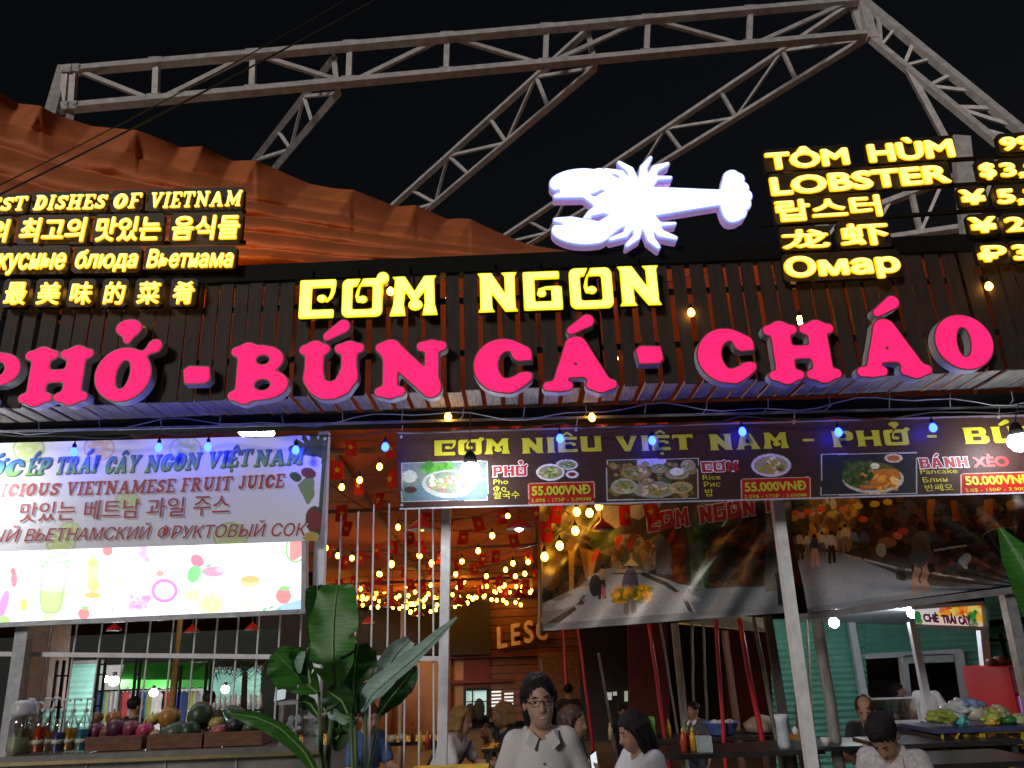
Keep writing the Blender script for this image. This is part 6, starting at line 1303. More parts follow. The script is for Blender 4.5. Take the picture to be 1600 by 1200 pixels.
FR = [  # zoomed px x, y, radius x, radius y, colour, what
 (575, 860, 44, 36, (.24, .035, .09), 'purple fruit at the left end of the front row'), (660, 862, 46, 38, (.26, .04, .10), 'purple fruit second in the front row'), (755, 862, 48, 40, (.24, .035, .09), 'purple fruit third in the front row'), (836, 862, 42, 38, (.28, .04, .11), 'purple fruit fourth in the front row'),
 (606, 805, 46, 45, (.20, .04, .08), 'purple fruit with a tall stalk, left of the heap'), (735, 788, 58, 52, (.10, .03, .06), 'largest dark purple fruit topping the heap'), (822, 792, 50, 48, (.26, .05, .09), 'reddish striped fruit right of the dark purple one'), (668, 812, 40, 36, (.24, .10, .06), 'brownish fruit in the middle of the purple heap'),
 (908, 806, 50, 48, (.50, .05, .12), 'bright pink round fruit between the left and middle crates'), (712, 725, 44, 40, (.45, .18, .03), 'orange fruit behind the purple heap'), (612, 722, 32, 30, (.22, .10, .04), 'small brown fruit behind the purple heap'), (958, 738, 58, 32, (.50, .42, .10), 'long pale yellow mango, leaning on the orange melon'),
 (1060, 722, 62, 60, (.42, .20, .04), 'large orange brown melon on top of the middle crate'), (972, 842, 34, 40, (.52, .46, .22), 'pale yellow pear shaped fruit at the front of the middle crate'), (1095, 815, 78, 58, (.07, .13, .06), 'big grey green melon in the middle crate'), (1185, 812, 62, 62, (.03, .06, .03), 'dark green fruit right of the grey green melon'),
 (1255, 712, 74, 78, (.035, .07, .03), 'large dark watermelon standing highest of the fruit'), (1356, 758, 52, 36, (.46, .38, .12), 'pale yellow mango right of the large watermelon'), (1376, 806, 60, 36, (.40, .09, .10), 'pinkish knobbly fruit in the right crate'), (1474, 700, 74, 44, (.05, .11, .05), 'dark green watermelon on top of the right crate'),
 (1474, 772, 64, 50, (.02, .02, .025), 'blackish fruit under the right watermelon'), (1560, 790, 46, 40, (.06, .09, .03), 'green fruit at the right end of the right crate'), (1300, 840, 40, 30, (.20, .07, .05), 'small red brown fruit at the left of the right crate')]
fp = {}
for a, b, rx, ry, c, lab in FR:
    px, py = a * .25, 940 + b * .25; Yf = YCN + .25 + (.06 if b < 760 else -.06); c3 = P(px, py, Yf); s_ = Yf / FPX * .25; rx, ry = rx * s_, ry * s_
    t = thing('fruit', c3, lab, 'fruit', 'fruit heaped on the counter'); V = MB().ball((0, 0, 0), 1, 18, 12).v; V = np.array(V); k_ = 1 + .05 * np.cos(np.arctan2(V[:, 1], V[:, 0]) * (5 if ry < .06 else 8)) * np.sqrt(np.clip(1 - V[:, 2] ** 2, 0, 1)) - .12 * np.exp(-((V[:, 2] - 1) / .12) ** 2)
    V = V * k_[:, None] * np.array([rx, (rx + ry) / 2, ry]); R_3 = np.array(Matrix.Rotation(rnd.uniform(-.5, .5), 3, 'Y')); F = MB().ball((0, 0, 0), 1, 18, 12).f
    mesh_obj('flesh', V @ R_3.T + np.array(c3), F, mat('fruit_skin_%d_%d_%d' % tuple(int(q * 100) for q in c), c, .38, var=.5, scale=26, bump=.35), t, True); tip = Vector((R_3 @ np.array([0, 0, ry * .86])).tolist()) + c3
    MB().tube([tip, tip + Vector((.004, 0, .02 if 'stalk' not in lab else .06))], [.006, .003], 6).build('stalk', mat('brown_stalk', (.10, .07, .03), .8), t)
def gl_box(name, lab, x0, y0, x1, y1, Y, cat):
    A, B = P(x0, y1, Y), P(x1, y0, Y); t = thing(name, (A.x, Y, A.z), lab, cat); cx, cz = (A.x + B.x) / 2, (ZC + B.z) / 2; w_, h_ = B.x - A.x, B.z - ZC
    MB().box((cx, Y + .12, cz), (w_, .24, h_)).build('glass_case', CLEAR, t); MB().box((cx, Y + .12, B.z + .01), (w_ + .02, .26, .02)).build('lid', GALV, t); m = MB()
    for i in range(9): m.ball((cx + rnd.uniform(-.3, .3) * w_, Y + .12, ZC + rnd.uniform(.1, .7) * h_), rnd.uniform(.015, .03), 7, 5)
    m.build('ice_and_cups', mat('white_ice', (.6, .66, .68), .3), t)
gl_box('glass_case', 'clear glass dispenser case at the right end of the counter behind the leaves', 433, 1100, 472, 1156, 6.05, 'glass case'); gl_box('glass_case', 'smaller clear case right of the dispenser, behind the banana stems', 475, 1122, 500, 1156, 6.08, 'glass case')
root = thing('monitor', P(437, 1084, 7.2), 'small white till screen behind the left banana leaf', 'screen'); MB().hexa([P(428, 1096, 7.2), P(444, 1092, 7.25), P(446, 1076, 7.25), P(430, 1079, 7.2)], .03).build('screen', emit('pale_screen', (.6, .75, .8), .5), root); A = P(438, 1096, 7.2); MB().bar(down(A), A, .04, .04).build('stand', BLACK, root)

# ------------------------------------------------------------------ banana plants
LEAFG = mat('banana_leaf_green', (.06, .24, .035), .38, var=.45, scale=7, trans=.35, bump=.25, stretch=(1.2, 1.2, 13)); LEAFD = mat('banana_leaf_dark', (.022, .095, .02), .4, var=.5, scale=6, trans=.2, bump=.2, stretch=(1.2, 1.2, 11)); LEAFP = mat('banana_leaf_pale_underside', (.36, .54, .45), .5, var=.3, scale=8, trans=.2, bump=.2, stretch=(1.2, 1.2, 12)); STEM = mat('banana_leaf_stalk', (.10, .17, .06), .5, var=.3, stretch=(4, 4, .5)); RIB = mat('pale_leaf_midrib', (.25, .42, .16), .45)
def leaf(root, pts, hw, material, tilt=0., cup=.25, tear=0, seed=0, rib=True, wav=.1, asym=(1, 1), n=40, mcol=None):
    """blade round a midrib given as (px, py, Y); hw = half widths in px; tilt turns the blade out of the picture plane"""
    g = random.Random(seed); K = len(pts); T = np.linspace(0, K - 1, n); pa = np.array(pts, float)
    q = np.stack([np.interp(T, range(K), pa[:, i]) for i in range(3)], 1)
    for _ in range(4): q[1:-1] = (q[:-2] + 2 * q[1:-1] + q[2:]) / 4
    W = np.interp(np.linspace(0, 1, n), np.linspace(0, 1, len(hw)), hw); C = [P(*r_) for r_ in q]; V = []; F = []; m = 13; view = Vector((0, -1, 0)); ph = g.uniform(0, 6)
    for i in range(n):
        d = (C[min(i + 1, n - 1)] - C[max(i - 1, 0)]).normalized(); s = d.cross(view).normalized(); nn = s.cross(d).normalized()
        if nn.y > 0: nn = -nn
        s2 = s * math.cos(tilt) + nn * math.sin(tilt); n2 = nn * math.cos(tilt) - s * math.sin(tilt); wm = W[i] * q[i][2] / FPX
        for j in range(m):
            a = (j / (m - 1) - .5) * 2; e = wm * (asym[0] if a < 0 else asym[1]); k_ = abs(a)
            off = s2 * (a * e) + n2 * (cup * e * k_ * k_ + wav * e * k_ ** 2 * math.sin(i * .55 + ph + 2 * a)) + d * (.25 * e * k_ * k_)
            V.append(C[i] + off)
    cuts = {(g.randrange(4, n - 4), g.choice((0, 1))) for _ in range(tear)}
    for i in range(n - 1):
        for j in range(m - 1):
            side = 0 if j < m // 2 else 1
            if any(c[0] == i and c[1] == side and (abs((j + .5) / (m - 1) - .5) > .14 + .1 * ((i * 7) % 3)) for c in cuts): continue
            F.append((i * m + j, i * m + j + 1, (i + 1) * m + j + 1, (i + 1) * m + j))
    o = mesh_obj('leaf', V, F, material, root, True)
    if rib: MB().tube([c + Vector((0, -.006, 0)) for c in C], [max(.002, .011 * (1 - i / n)) for i in range(n)], 6).build('midrib', mcol or RIB, o, True)
    return o
def stalk(root, a, b, Y, r, Yb=None):
    A, B = P(*a, Y), P(*b, Yb or Y); g_ = A + (B - A) * (A.z / max(.2, A.z - B.z)); g_.x = lerp(B.x, g_.x, .3); g_.y = (Yb or Y); g_.z = 0
    MB().tube([A, B, B.lerp(g_, .5), g_], [r * .7, r, r * 1.3, r * 1.6], 8).build('leaf_stalk', STEM, root, True)
YB_ = 5.1
base = down(P(535, 1190, YB_)); root = thing('banana_plant', base, 'leafy banana plant with tall green leaves and two pale upturned ones, front centre', 'plant')
leaf(root, [(524, 1082, YB_), (520, 1030, YB_ - .02), (521, 975, YB_), (526, 925, YB_ + .06), (529, 914, YB_ + .09)], [7, 30, 37, 37, 32, 22, 5], LEAFG, .15, .10, 3, 2, asym=(1.0, 1.05))
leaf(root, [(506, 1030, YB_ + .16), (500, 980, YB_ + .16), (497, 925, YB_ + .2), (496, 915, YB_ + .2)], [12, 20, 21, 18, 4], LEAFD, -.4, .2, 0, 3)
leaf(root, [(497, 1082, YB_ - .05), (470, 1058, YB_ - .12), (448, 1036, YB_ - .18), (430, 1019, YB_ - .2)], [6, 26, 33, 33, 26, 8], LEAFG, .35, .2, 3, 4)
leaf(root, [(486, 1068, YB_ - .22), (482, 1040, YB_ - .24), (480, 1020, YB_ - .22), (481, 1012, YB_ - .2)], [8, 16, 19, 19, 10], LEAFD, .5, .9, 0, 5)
leaf(root, [(468, 1052, YB_ - .26), (468, 1036, YB_ - .28), (474, 1018, YB_ - .24)], [3, 7, 8, 3], LEAFP, .3, .3, 0, 6, rib=False)
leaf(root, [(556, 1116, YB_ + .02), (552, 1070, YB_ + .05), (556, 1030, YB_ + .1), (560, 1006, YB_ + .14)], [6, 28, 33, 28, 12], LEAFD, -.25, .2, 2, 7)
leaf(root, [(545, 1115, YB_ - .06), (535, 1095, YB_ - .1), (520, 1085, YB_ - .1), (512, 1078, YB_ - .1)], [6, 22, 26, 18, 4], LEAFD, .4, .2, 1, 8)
leaf(root, [(566, 1112, YB_ - .04), (580, 1085, YB_ - .05), (612, 1058, YB_ - .08), (662, 1016, YB_ - .05), (714, 965, YB_)], [4, 14, 16, 15, 13, 9, 2], LEAFP, .5, .5, 0, 9, mcol=LEAFP)
leaf(root, [(574, 1100, YB_ + .1), (590, 1070, YB_ + .12), (618, 1022, YB_ + .15), (640, 1000, YB_ + .16)], [5, 14, 19, 19, 15, 8], LEAFP, -.3, .5, 0, 10, mcol=LEAFP)
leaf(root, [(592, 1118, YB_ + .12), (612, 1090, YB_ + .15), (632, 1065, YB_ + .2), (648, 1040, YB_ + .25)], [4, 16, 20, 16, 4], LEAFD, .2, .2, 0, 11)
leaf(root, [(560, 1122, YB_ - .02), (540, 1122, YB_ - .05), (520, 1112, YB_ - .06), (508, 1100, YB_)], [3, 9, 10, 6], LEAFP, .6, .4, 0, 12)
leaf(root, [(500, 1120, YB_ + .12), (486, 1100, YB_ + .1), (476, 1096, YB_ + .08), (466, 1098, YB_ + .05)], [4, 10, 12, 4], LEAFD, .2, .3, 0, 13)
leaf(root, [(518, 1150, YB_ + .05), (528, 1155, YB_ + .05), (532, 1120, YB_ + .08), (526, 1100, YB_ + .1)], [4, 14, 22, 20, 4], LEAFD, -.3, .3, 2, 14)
leaf(root, [(500, 1215, YB_ - .1), (478, 1175, YB_ - .2), (440, 1138, YB_ - .28), (400, 1120, YB_ - .3), (360, 1115, YB_ - .28)], [6, 12, 15, 15, 11, 4], LEAFG, .55, .35, 0, 15)
for a, b, r, dy in (((499, 1080), (503, 1215), .016, 0), ((522, 1080), (510, 1215), .02, .02), ((555, 1112), (556, 1215), .017, .02), ((548, 1114), (552, 1215), .014, -.06), ((572, 1104), (568, 1215), .014, .02), ((594, 1116), (572, 1215), .013, .1)): stalk(root, a, b, YB_ + dy, r)
m = MB(); [m.tube([base + Vector((x_ * .2, .02 * x_, 0)), base + Vector((x_ * .25, 0, .5))], [.055, .03], 8) for x_ in (-.6, 0, .5)]; m.build('stem', STEM, root, True)
YR_ = 5.0; base = down(P(1640, 1190, YR_)); root = thing('banana_plant', base, 'banana plant showing one dark leaf at the right edge', 'plant')
leaf(root, [(1730, 1110, YR_), (1656, 1000, YR_), (1608, 905, YR_ - .05), (1562, 826, YR_)], [12, 30, 34, 32, 22, 3], LEAFG, .35, .5, 1, 21)
leaf(root, [(1650, 1100, YR_ + .1), (1625, 1000, YR_ + .12), (1597, 905, YR_ + .1), (1572, 862, YR_ + .1)], [6, 10, 12, 9, 2], LEAFP, .2, .5, 0, 22)
stalk(root, (1640, 1100), (1644, 1215), YR_, .02); MB().tube([base, base + Vector((0, 0, .7))], [.07, .04], 8).build('stem', STEM, root, True)

# ------------------------------------------------------------------ tables and what stands on them
TBL = mat('dark_table_top', (.030, .028, .028), .3, var=.4, scale=6); TLEG = mat('dark_table_leg', (.05, .05, .055), .5)
def table(x0, x1, py, Y, lab, dep=.7, topm=TBL):
    A, B = P(x0, py, Y), P(x1, py, Y); z = (A.z + B.z) / 2; cx = (A.x + B.x) / 2; L = B.x - A.x; t = thing('dining_table', (cx, Y + dep / 2, 0), lab, 'table', 'dark dining tables')
    MB().box((cx, Y + dep / 2, z - .018), (L, dep, .036)).build('table_top', topm, t)
    for sx in (-1, 1):
        for sy in (.06, dep - .06): MB().bar((cx + sx * (L / 2 - .06), Y + sy, 0), (cx + sx * (L / 2 - .06), Y + sy, z - .036), .04, .04).build('leg', TLEG, t)
    return z
ZT = {}
for k_, a in {'a': (544, 690, 1160, 9.0, 'dark table behind the banana stems with cups on it'), 'b': (752, 860, 1168, 8.5, 'dark table between the woman in white T-shirt and the blonde woman'), 'c': (1000, 1290, 1176, 6.9, 'long dark table right of the woman holding a phone'), 'd': (1215, 1440, 1166, 7.9, 'dark table left of the man in the dark polo shirt'), 'e': (1380, 1600, 1160, 7.6, 'dark table before the green food counter at right'), 'f': (1395, 1640, 1192, 6.2, 'nearest dark table at the lower right corner'), 'g': (1020, 1260, 1152, 9.4, 'dark table behind the orange tray with condiments')}.items(): ZT[k_] = (table(*a), a[3])
zy = P(700, 1203, 4.7).z; t = thing('yellow_table', (P(715, 1196, 4.7).x, 5.0, 0), 'bright yellow table top at the bottom edge beside the smiling woman', 'table'); A, B = P(640, 1204, 4.7), P(762, 1201, 4.7); MB().box(((A.x + B.x) / 2, 4.82, zy - .015), (B.x - A.x, .2, .03)).build('table_top', mat('yellow_table_paint', (.62, .52, .03), .4), t); MB().bar(((A.x + B.x) / 2, 4.8, 0), ((A.x + B.x) / 2, 4.8, zy - .03), .08, .08).build('leg', TLEG, t)
def on(px, k_, dy=.2): z, Y = ZT[k_]; return Vector((P(px, 1160, Y + dy).x, Y + dy, z))
def sauce(px, k_, col, cap_, lab, h=.17, r=.026, dy=.15):
    o = on(px, k_, dy); t = thing('sauce_bottle', o, lab, 'bottle', 'sauce bottles on the tables'); MB().lathe([(r, .001), (r, h * .62), (r * .5, h * .82), (r * .42, h * .88)], o, 12).build('bottle', mat('sauce_%d_%d' % (int(col[0] * 99), int(col[1] * 99)), col, .3), t, True); MB().lathe([(r * .55, h * .88), (r * .5, h * .96), (r * .15, h * 1.05), (.001, h * 1.1)], o, 10).build('cap', cap_, t, True)
YC = mat('yellow_bottle_cap', (.7, .5, .03), .4); GC = mat('green_bottle_cap', (.05, .3, .05), .4); RC = mat('red_bottle_cap', (.5, .03, .03), .4)
for px, k_, c, cp, lab, dy in ((645, 'a', (.5, .15, .02), RC, 'orange sauce bottle with a red cap, on the table behind the banana stems', .1), (657, 'b', (.5, .35, .03), YC, 'yellow sauce bottle, leftmost beside the woman in white T-shirt', .0), (668, 'b', (.45, .04, .02), YC, 'red sauce bottle with a yellow cap next to the yellow one', .05), (676, 'b', (.3, .1, .02), RC, 'brown sauce bottle left of the woman in white T-shirt', .12),
      (1068, 'c', (.5, .06, .02), YC, 'red sauce bottle on the long table, leftmost', .2), (1083, 'c', (.55, .3, .03), YC, 'orange sauce bottle with a yellow cap on the long table', .2), (1076, 'c', (.3, .03, .02), GC, 'dark red sauce bottle with a green cap on the long table', .3), (1259, 'd', (.35, .12, .03), YC, 'brown sauce bottle with a yellow cap by the white post foot', .15), (1268, 'd', (.2, .05, .02), RC, 'dark sauce bottle right of the yellow capped one', .2), (955, 'g', (.5, .4, .2), YC, 'pale sauce bottle beside the green jug', .2), (1047, 'g', (.6, .45, .05), YC, 'yellow bottle far left on the back table', .3)): sauce(px, k_, c, cp, lab, dy=dy)
def lathe_on(name, px, k_, prof, m_, lab, cat, dy=.2, grp=None, part=None):
    o = on(px, k_, dy); b = MB().lathe(prof, o, 20).build(name, m_, None, True); tag(b, lab, cat, grp); return b
lathe_on('basin', 1130, 'g', [(.10, .002), (.14, .02), (.19, .13), (.20, .135), (.19, .14), (.13, .03), (.001, .02)], mat('blue_plastic_basin', (.12, .2, .55), .4), 'blue plastic basin of crockery behind the middle red pole', 'basin', .25)
for i, px in enumerate((1120, 1132, 1143)): o = on(px, 'g', .25) + Vector((0, 0, .13)); tag(MB().ball(o, (.05, .05, .035), 12, 8).build('bowl', mat('white_crockery', (.62, .62, .6), .35), None, True), 'upturned white bowl in the blue basin, ' + ('left', 'middle', 'right')[i] + ' one', 'bowl', 'bowls in the basin')
lathe_on('jug', 1015, 'g', [(.06, .002), (.075, .02), (.08, .2), (.07, .23), (.001, .23)], mat('lime_green_jug', (.16, .5, .04), .4), 'lime green plastic jug behind the woman holding a phone', 'jug', .1)
lathe_on('white_vase', 1225, 'c', [(.04, .002), (.05, .03), (.045, .2), (.055, .26), (.001, .261)], mat('pale_blue_white_jar', (.5, .56, .62), .35, var=.3), 'tall white and blue jar at the foot of the white post', 'jar', .1)
lathe_on('cup', 1290, 'd', [(.03, .001), (.045, .07), (.04, .07), (.001, .02)], mat('white_crockery', (.62, .62, .6), .35), 'white cup at the foot of the mottled grey post', 'cup', .1)
for i, px in enumerate((585, 600, 614, 628)): lathe_on('cup', px, 'a', [(.03, .001), (.04, .06 + .01 * (i % 2)), (.03, .06), (.001, .02)], mat('white_crockery', (.62, .62, .6), .35), ['white cup behind the elbow of the blue shirt', 'taller white cup second on the table behind the stems', 'white cup third on the table behind the stems', 'white cup nearest the orange sauce bottle'][i], 'cup', .12)
o = on(1100, 'c', .12); tag(MB().box(o + Vector((0, 0, .06)), (.11, .10, .118)).build('tissue_box', mat('pale_tissue_box', (.45, .52, .55), .5, var=.3, scale=20)), 'pale blue tissue holder beside the sauce bottles on the long table', 'tissue box')
root = thing('orange_tray_sign', on(1195, 'g', -.1), 'orange table sign with white lettering on the back table', 'sign'); q = [P(1180, 1181, 8.9), P(1222, 1178, 8.9), P(1222, 1162, 8.9), P(1180, 1164, 8.9)]; MB().hexa(q, .02).build('board', mat('orange_sign_board', (.62, .17, .02), .5), root); W, F = write(None, 'BÁNH', (1184, 1178), (1218, 1176), 7, 8.9, None, None, z=(-.012, -.004), bold=.03); mesh_obj('lettering', W, F, WHITEP, root)
tag(MB().lathe([(.02, .0), (.2, .02), (.22, .09), (.12, .16), (.001, .19)], on(1195, 'g', .35), 16).build('sack', mat('beige_sack_cloth', (.3, .25, .18), .8, var=.3), None, True), 'beige bundle lying behind the thickest red pole', 'sack')
tag(MB().box(on(1245, 'd', .2) + Vector((0, 0, .05)), (.1, .09, .1)).build('napkin_box', mat('orange_brown_box', (.4, .17, .03), .5)), 'brown napkin box on the table by the white post', 'box'); tag(MB().lathe([(.02, .1), (.03, .13), (.01, .16), (.001, .17)], on(1245, 'd', .2), 8).build('napkins', WHITEP), 'folded white napkin sticking out of the brown box', 'napkin')
# fruit dessert counter at right
ZB5 = P(1530, 1140, 7.9).z; A, B = P(1462, 1140, 7.9), P(1680, 1140, 7.9); root = thing('dessert_counter', ((A.x + B.x) / 2, 8.2, 0), 'blue topped dessert counter with yellow framed food pictures, at lower right', 'counter')
MB().box(((A.x + B.x) / 2, 8.25, ZB5 / 2 - .02), (B.x - A.x, .62, ZB5 - .04)).build('cabinet', mat('dark_counter_board', (.03, .03, .04), .5), root); MB().box(((A.x + B.x) / 2, 8.22, ZB5 - .0), (B.x - A.x + .04, .72, .035)).build('counter_top', mat('blue_counter_edge', (.05, .06, .16), .4), root)
def paint_food(p): p.C[:] = lin((40, 28, 20)); p.dabs(1465, 1140, 1680, 1215, [(150, 90, 30), (90, 50, 20), (170, 130, 50), (70, 40, 30), (60, 80, 30), (120, 60, 30)], 260, 5, .7, 61)
sheet('food_pictures', [(1466, 1146), (1680, 1141), (1680, 1212), (1470, 1212)], 7.91, 130, 50, paint_food, None, VINYL, root)
m = MB(); YF_ = 7.9
for a in (1472, 1537): 
    for p_, q_ in (((a, 1144), (a + 60, 1142)), ((a, 1164), (a + 60, 1162)), ((a, 1144), (a + 1, 1164)), ((a + 60, 1142), (a + 61, 1162))): m.bar(P(*p_, YF_), P(*q_, YF_), .014, .02)
for p_, q_ in (((1500, 1142), (1488, 1165)), ((1528, 1172), (1536, 1192)), ((1536, 1172), (1543, 1192))): m.bar(P(*p_, YF_ - .03), P(*q_, YF_ - .03), .014, .014)
m.build('yellow_frames', mat('yellow_frame_paint', (.55, .42, .03), .4), root)
for i, (px, py, rx, ry, c, lab) in enumerate([(1475, 1119, 22, 9, (.30, .36, .06), 'yellow green bag at the left of the dessert counter'), (1500, 1108, 22, 12, (.45, .48, .5), 'white plastic bag heaped behind the yellow green one'), (1512, 1099, 20, 7, (.20, .28, .5), 'folded blue bag on top of the heap'), (1520, 1113, 16, 12, (.55, .5, .42), 'beige tub with a red stripe on the dessert counter'), (1497, 1124, 10, 9, (.10, .5, .5), 'turquoise tub beside the yellow green bag'), (1540, 1118, 18, 9, (.38, .42, .10), 'lime green bag in the middle of the dessert counter'), (1545, 1130, 13, 7, (.55, .4, .05), 'yellow bag under the lime green one'), (1572, 1127, 13, 7, (.04, .25, .06), 'dark green bowl at the right of the dessert counter'), (1594, 1128, 14, 7, (.4, .5, .25), 'pale green bag at the far right of the dessert counter'), (1562, 1112, 8, 9, (.35, .35, .2), 'small pale jar right of the lime green bag')]):
    c3 = P(px, py, 8.1); rr_ = rx * 8.1 / FPX, ry * 8.1 / FPX; c3.z = max(c3.z, ZB5 + rr_[1] * .9 + .018); V = [tuple(Vector((x_, y_, z_)) * (1 + (.55 if 'bag' in lab else .03) * mnoise.noise((x_ * 17 + i, y_ * 13, z_ * 21)) + (.22 if 'bag' in lab else 0) * mnoise.noise((x_ * 46, y_ * 40, z_ * 50 + i)))) for x_, y_, z_ in MB().ball((0, 0, 0), (rr_[0], .11, rr_[1]), 36, 24).v]
    tag(mesh_obj('food_bag' if 'bag' in lab else 'tub', [Vector(v) + c3 for v in V], MB().ball((0, 0, 0), 1, 36, 24).f, mat('bag_plastic_%d' % i, c, .35, var=.3, scale=12), None, True), lab, 'bag' if 'bag' in lab else 'tub', 'goods on the dessert counter')
root = thing('glass_display', P(1395, 1115, 8.9), 'glass food display case behind the man in the dark polo shirt', 'display case'); A, B = P(1365, 1130, 8.9), P(1432, 1090, 8.9); MB().box(((A.x + B.x) / 2, 9.1, (A.z + B.z) / 2), (B.x - A.x, .35, B.z - A.z)).build('glass', CLEAR, root); m = MB()
for x_ in (A.x, B.x): m.bar((x_, 8.93, A.z), (x_, 8.93, B.z), .018, .018)
m.bar((A.x, 8.93, B.z), (B.x, 8.93, B.z), .018, .018).bar((A.x, 8.93, A.z), (B.x, 8.93, A.z), .03, .03); m.build('frame', BLW, root); MB().box(((A.x + B.x) / 2, 9.1, A.z / 2 - .02), (B.x - A.x + .1, .4, A.z - .04)).build('cabinet', mat('dark_counter_board', (.03, .03, .04), .5), root)

# ------------------------------------------------------------------ people
SK1 = mat('light_skin', (.46, .27, .19), .5, var=.08); SK2 = mat('tan_skin', (.36, .20, .13), .5, var=.08)
HB = mat('black_hair', (.012, .010, .010), .55, var=.5, scale=60, stretch=(8, 8, 1), bump=.4, spec=.25); HBL = mat('blonde_hair', (.42, .25, .10), .6, spec=.25, bump=.4, var=.35, scale=50, stretch=(8, 8, 1)); HBR = mat('brown_hair', (.06, .03, .018), .5, var=.4, scale=50, stretch=(8, 8, 1))
EYEW = mat('eye_white', (.34, .31, .30), .4); EYEB = mat('dark_iris', (.012, .008, .006), .2); LIP = mat('lip', (.36, .09, .08), .45); JEAN = mat('dark_trousers', (.03, .035, .055), .8); SHOE = mat('dark_shoes', (.03, .03, .03), .6)
def rotx(a): c, s = math.cos(a), math.sin(a); return np.array([[1, 0, 0], [0, c, -s], [0, s, c]])
def rotz(a): c, s = math.cos(a), math.sin(a); return np.array([[c, -s, 0], [s, c, 0], [0, 0, 1]])
def roty(a): c, s = math.cos(a), math.sin(a); return np.array([[c, 0, s], [0, 1, 0], [-s, 0, c]])
def ik(S_, H_, l1, l2, pole_):
    S_, H_, pole_ = map(np.array, (S_, H_, pole_)); d = H_ - S_; L = np.linalg.norm(d)
    if L > (l1 + l2) * .99: H_ = S_ + d / L * (l1 + l2) * .99; d = H_ - S_; L = np.linalg.norm(d)
    a = (l1 * l1 - l2 * l2 + L * L) / (2 * L); h_ = math.sqrt(max(0, l1 * l1 - a * a)); u = d / L; p_ = pole_ - u * (pole_ @ u); p_ /= np.linalg.norm(p_) + 1e-9
    return S_ + u * a + p_ * h_, H_
def hand(b, Wp, d, n, curl, side):
    d = d / np.linalg.norm(d); n = n - d * (n @ d); n /= np.linalg.norm(n); s = np.cross(d, n) * side
    for o_ in (-.022, 0, .022): b.cap(Wp + s * o_ * .6, Wp + d * .082 + s * o_, .015, .013, .015)
    for i, L in enumerate((.066, .076, .07, .054)):
        p_ = Wp + d * .085 + s * (.030 - .020 * i); dd = d.copy()
        for j, f in enumerate((.45, .32, .23)):
            a = curl * (.7 + .3 * j) + .05 * i; dd = dd * math.cos(a) + n * math.sin(a); dd = dd / np.linalg.norm(dd); q_ = p_ + dd * L * f * 1.05; b.cap(p_, q_, .0088 - .0006 * j, .0082 - .0006 * j, .004); p_ = q_
            n2 = n - dd * (n @ dd); n = n2 / (np.linalg.norm(n2) + 1e-9) if np.linalg.norm(n2) > .1 else n
    p_ = Wp + s * .028 + d * .02; q_ = p_ + d * .03 + s * .028 + n * .012; b.cap(p_, q_, .013, .010, .01); b.cap(q_, q_ + d * .032 + s * .006 + n * .014, .0098, .0085, .004)
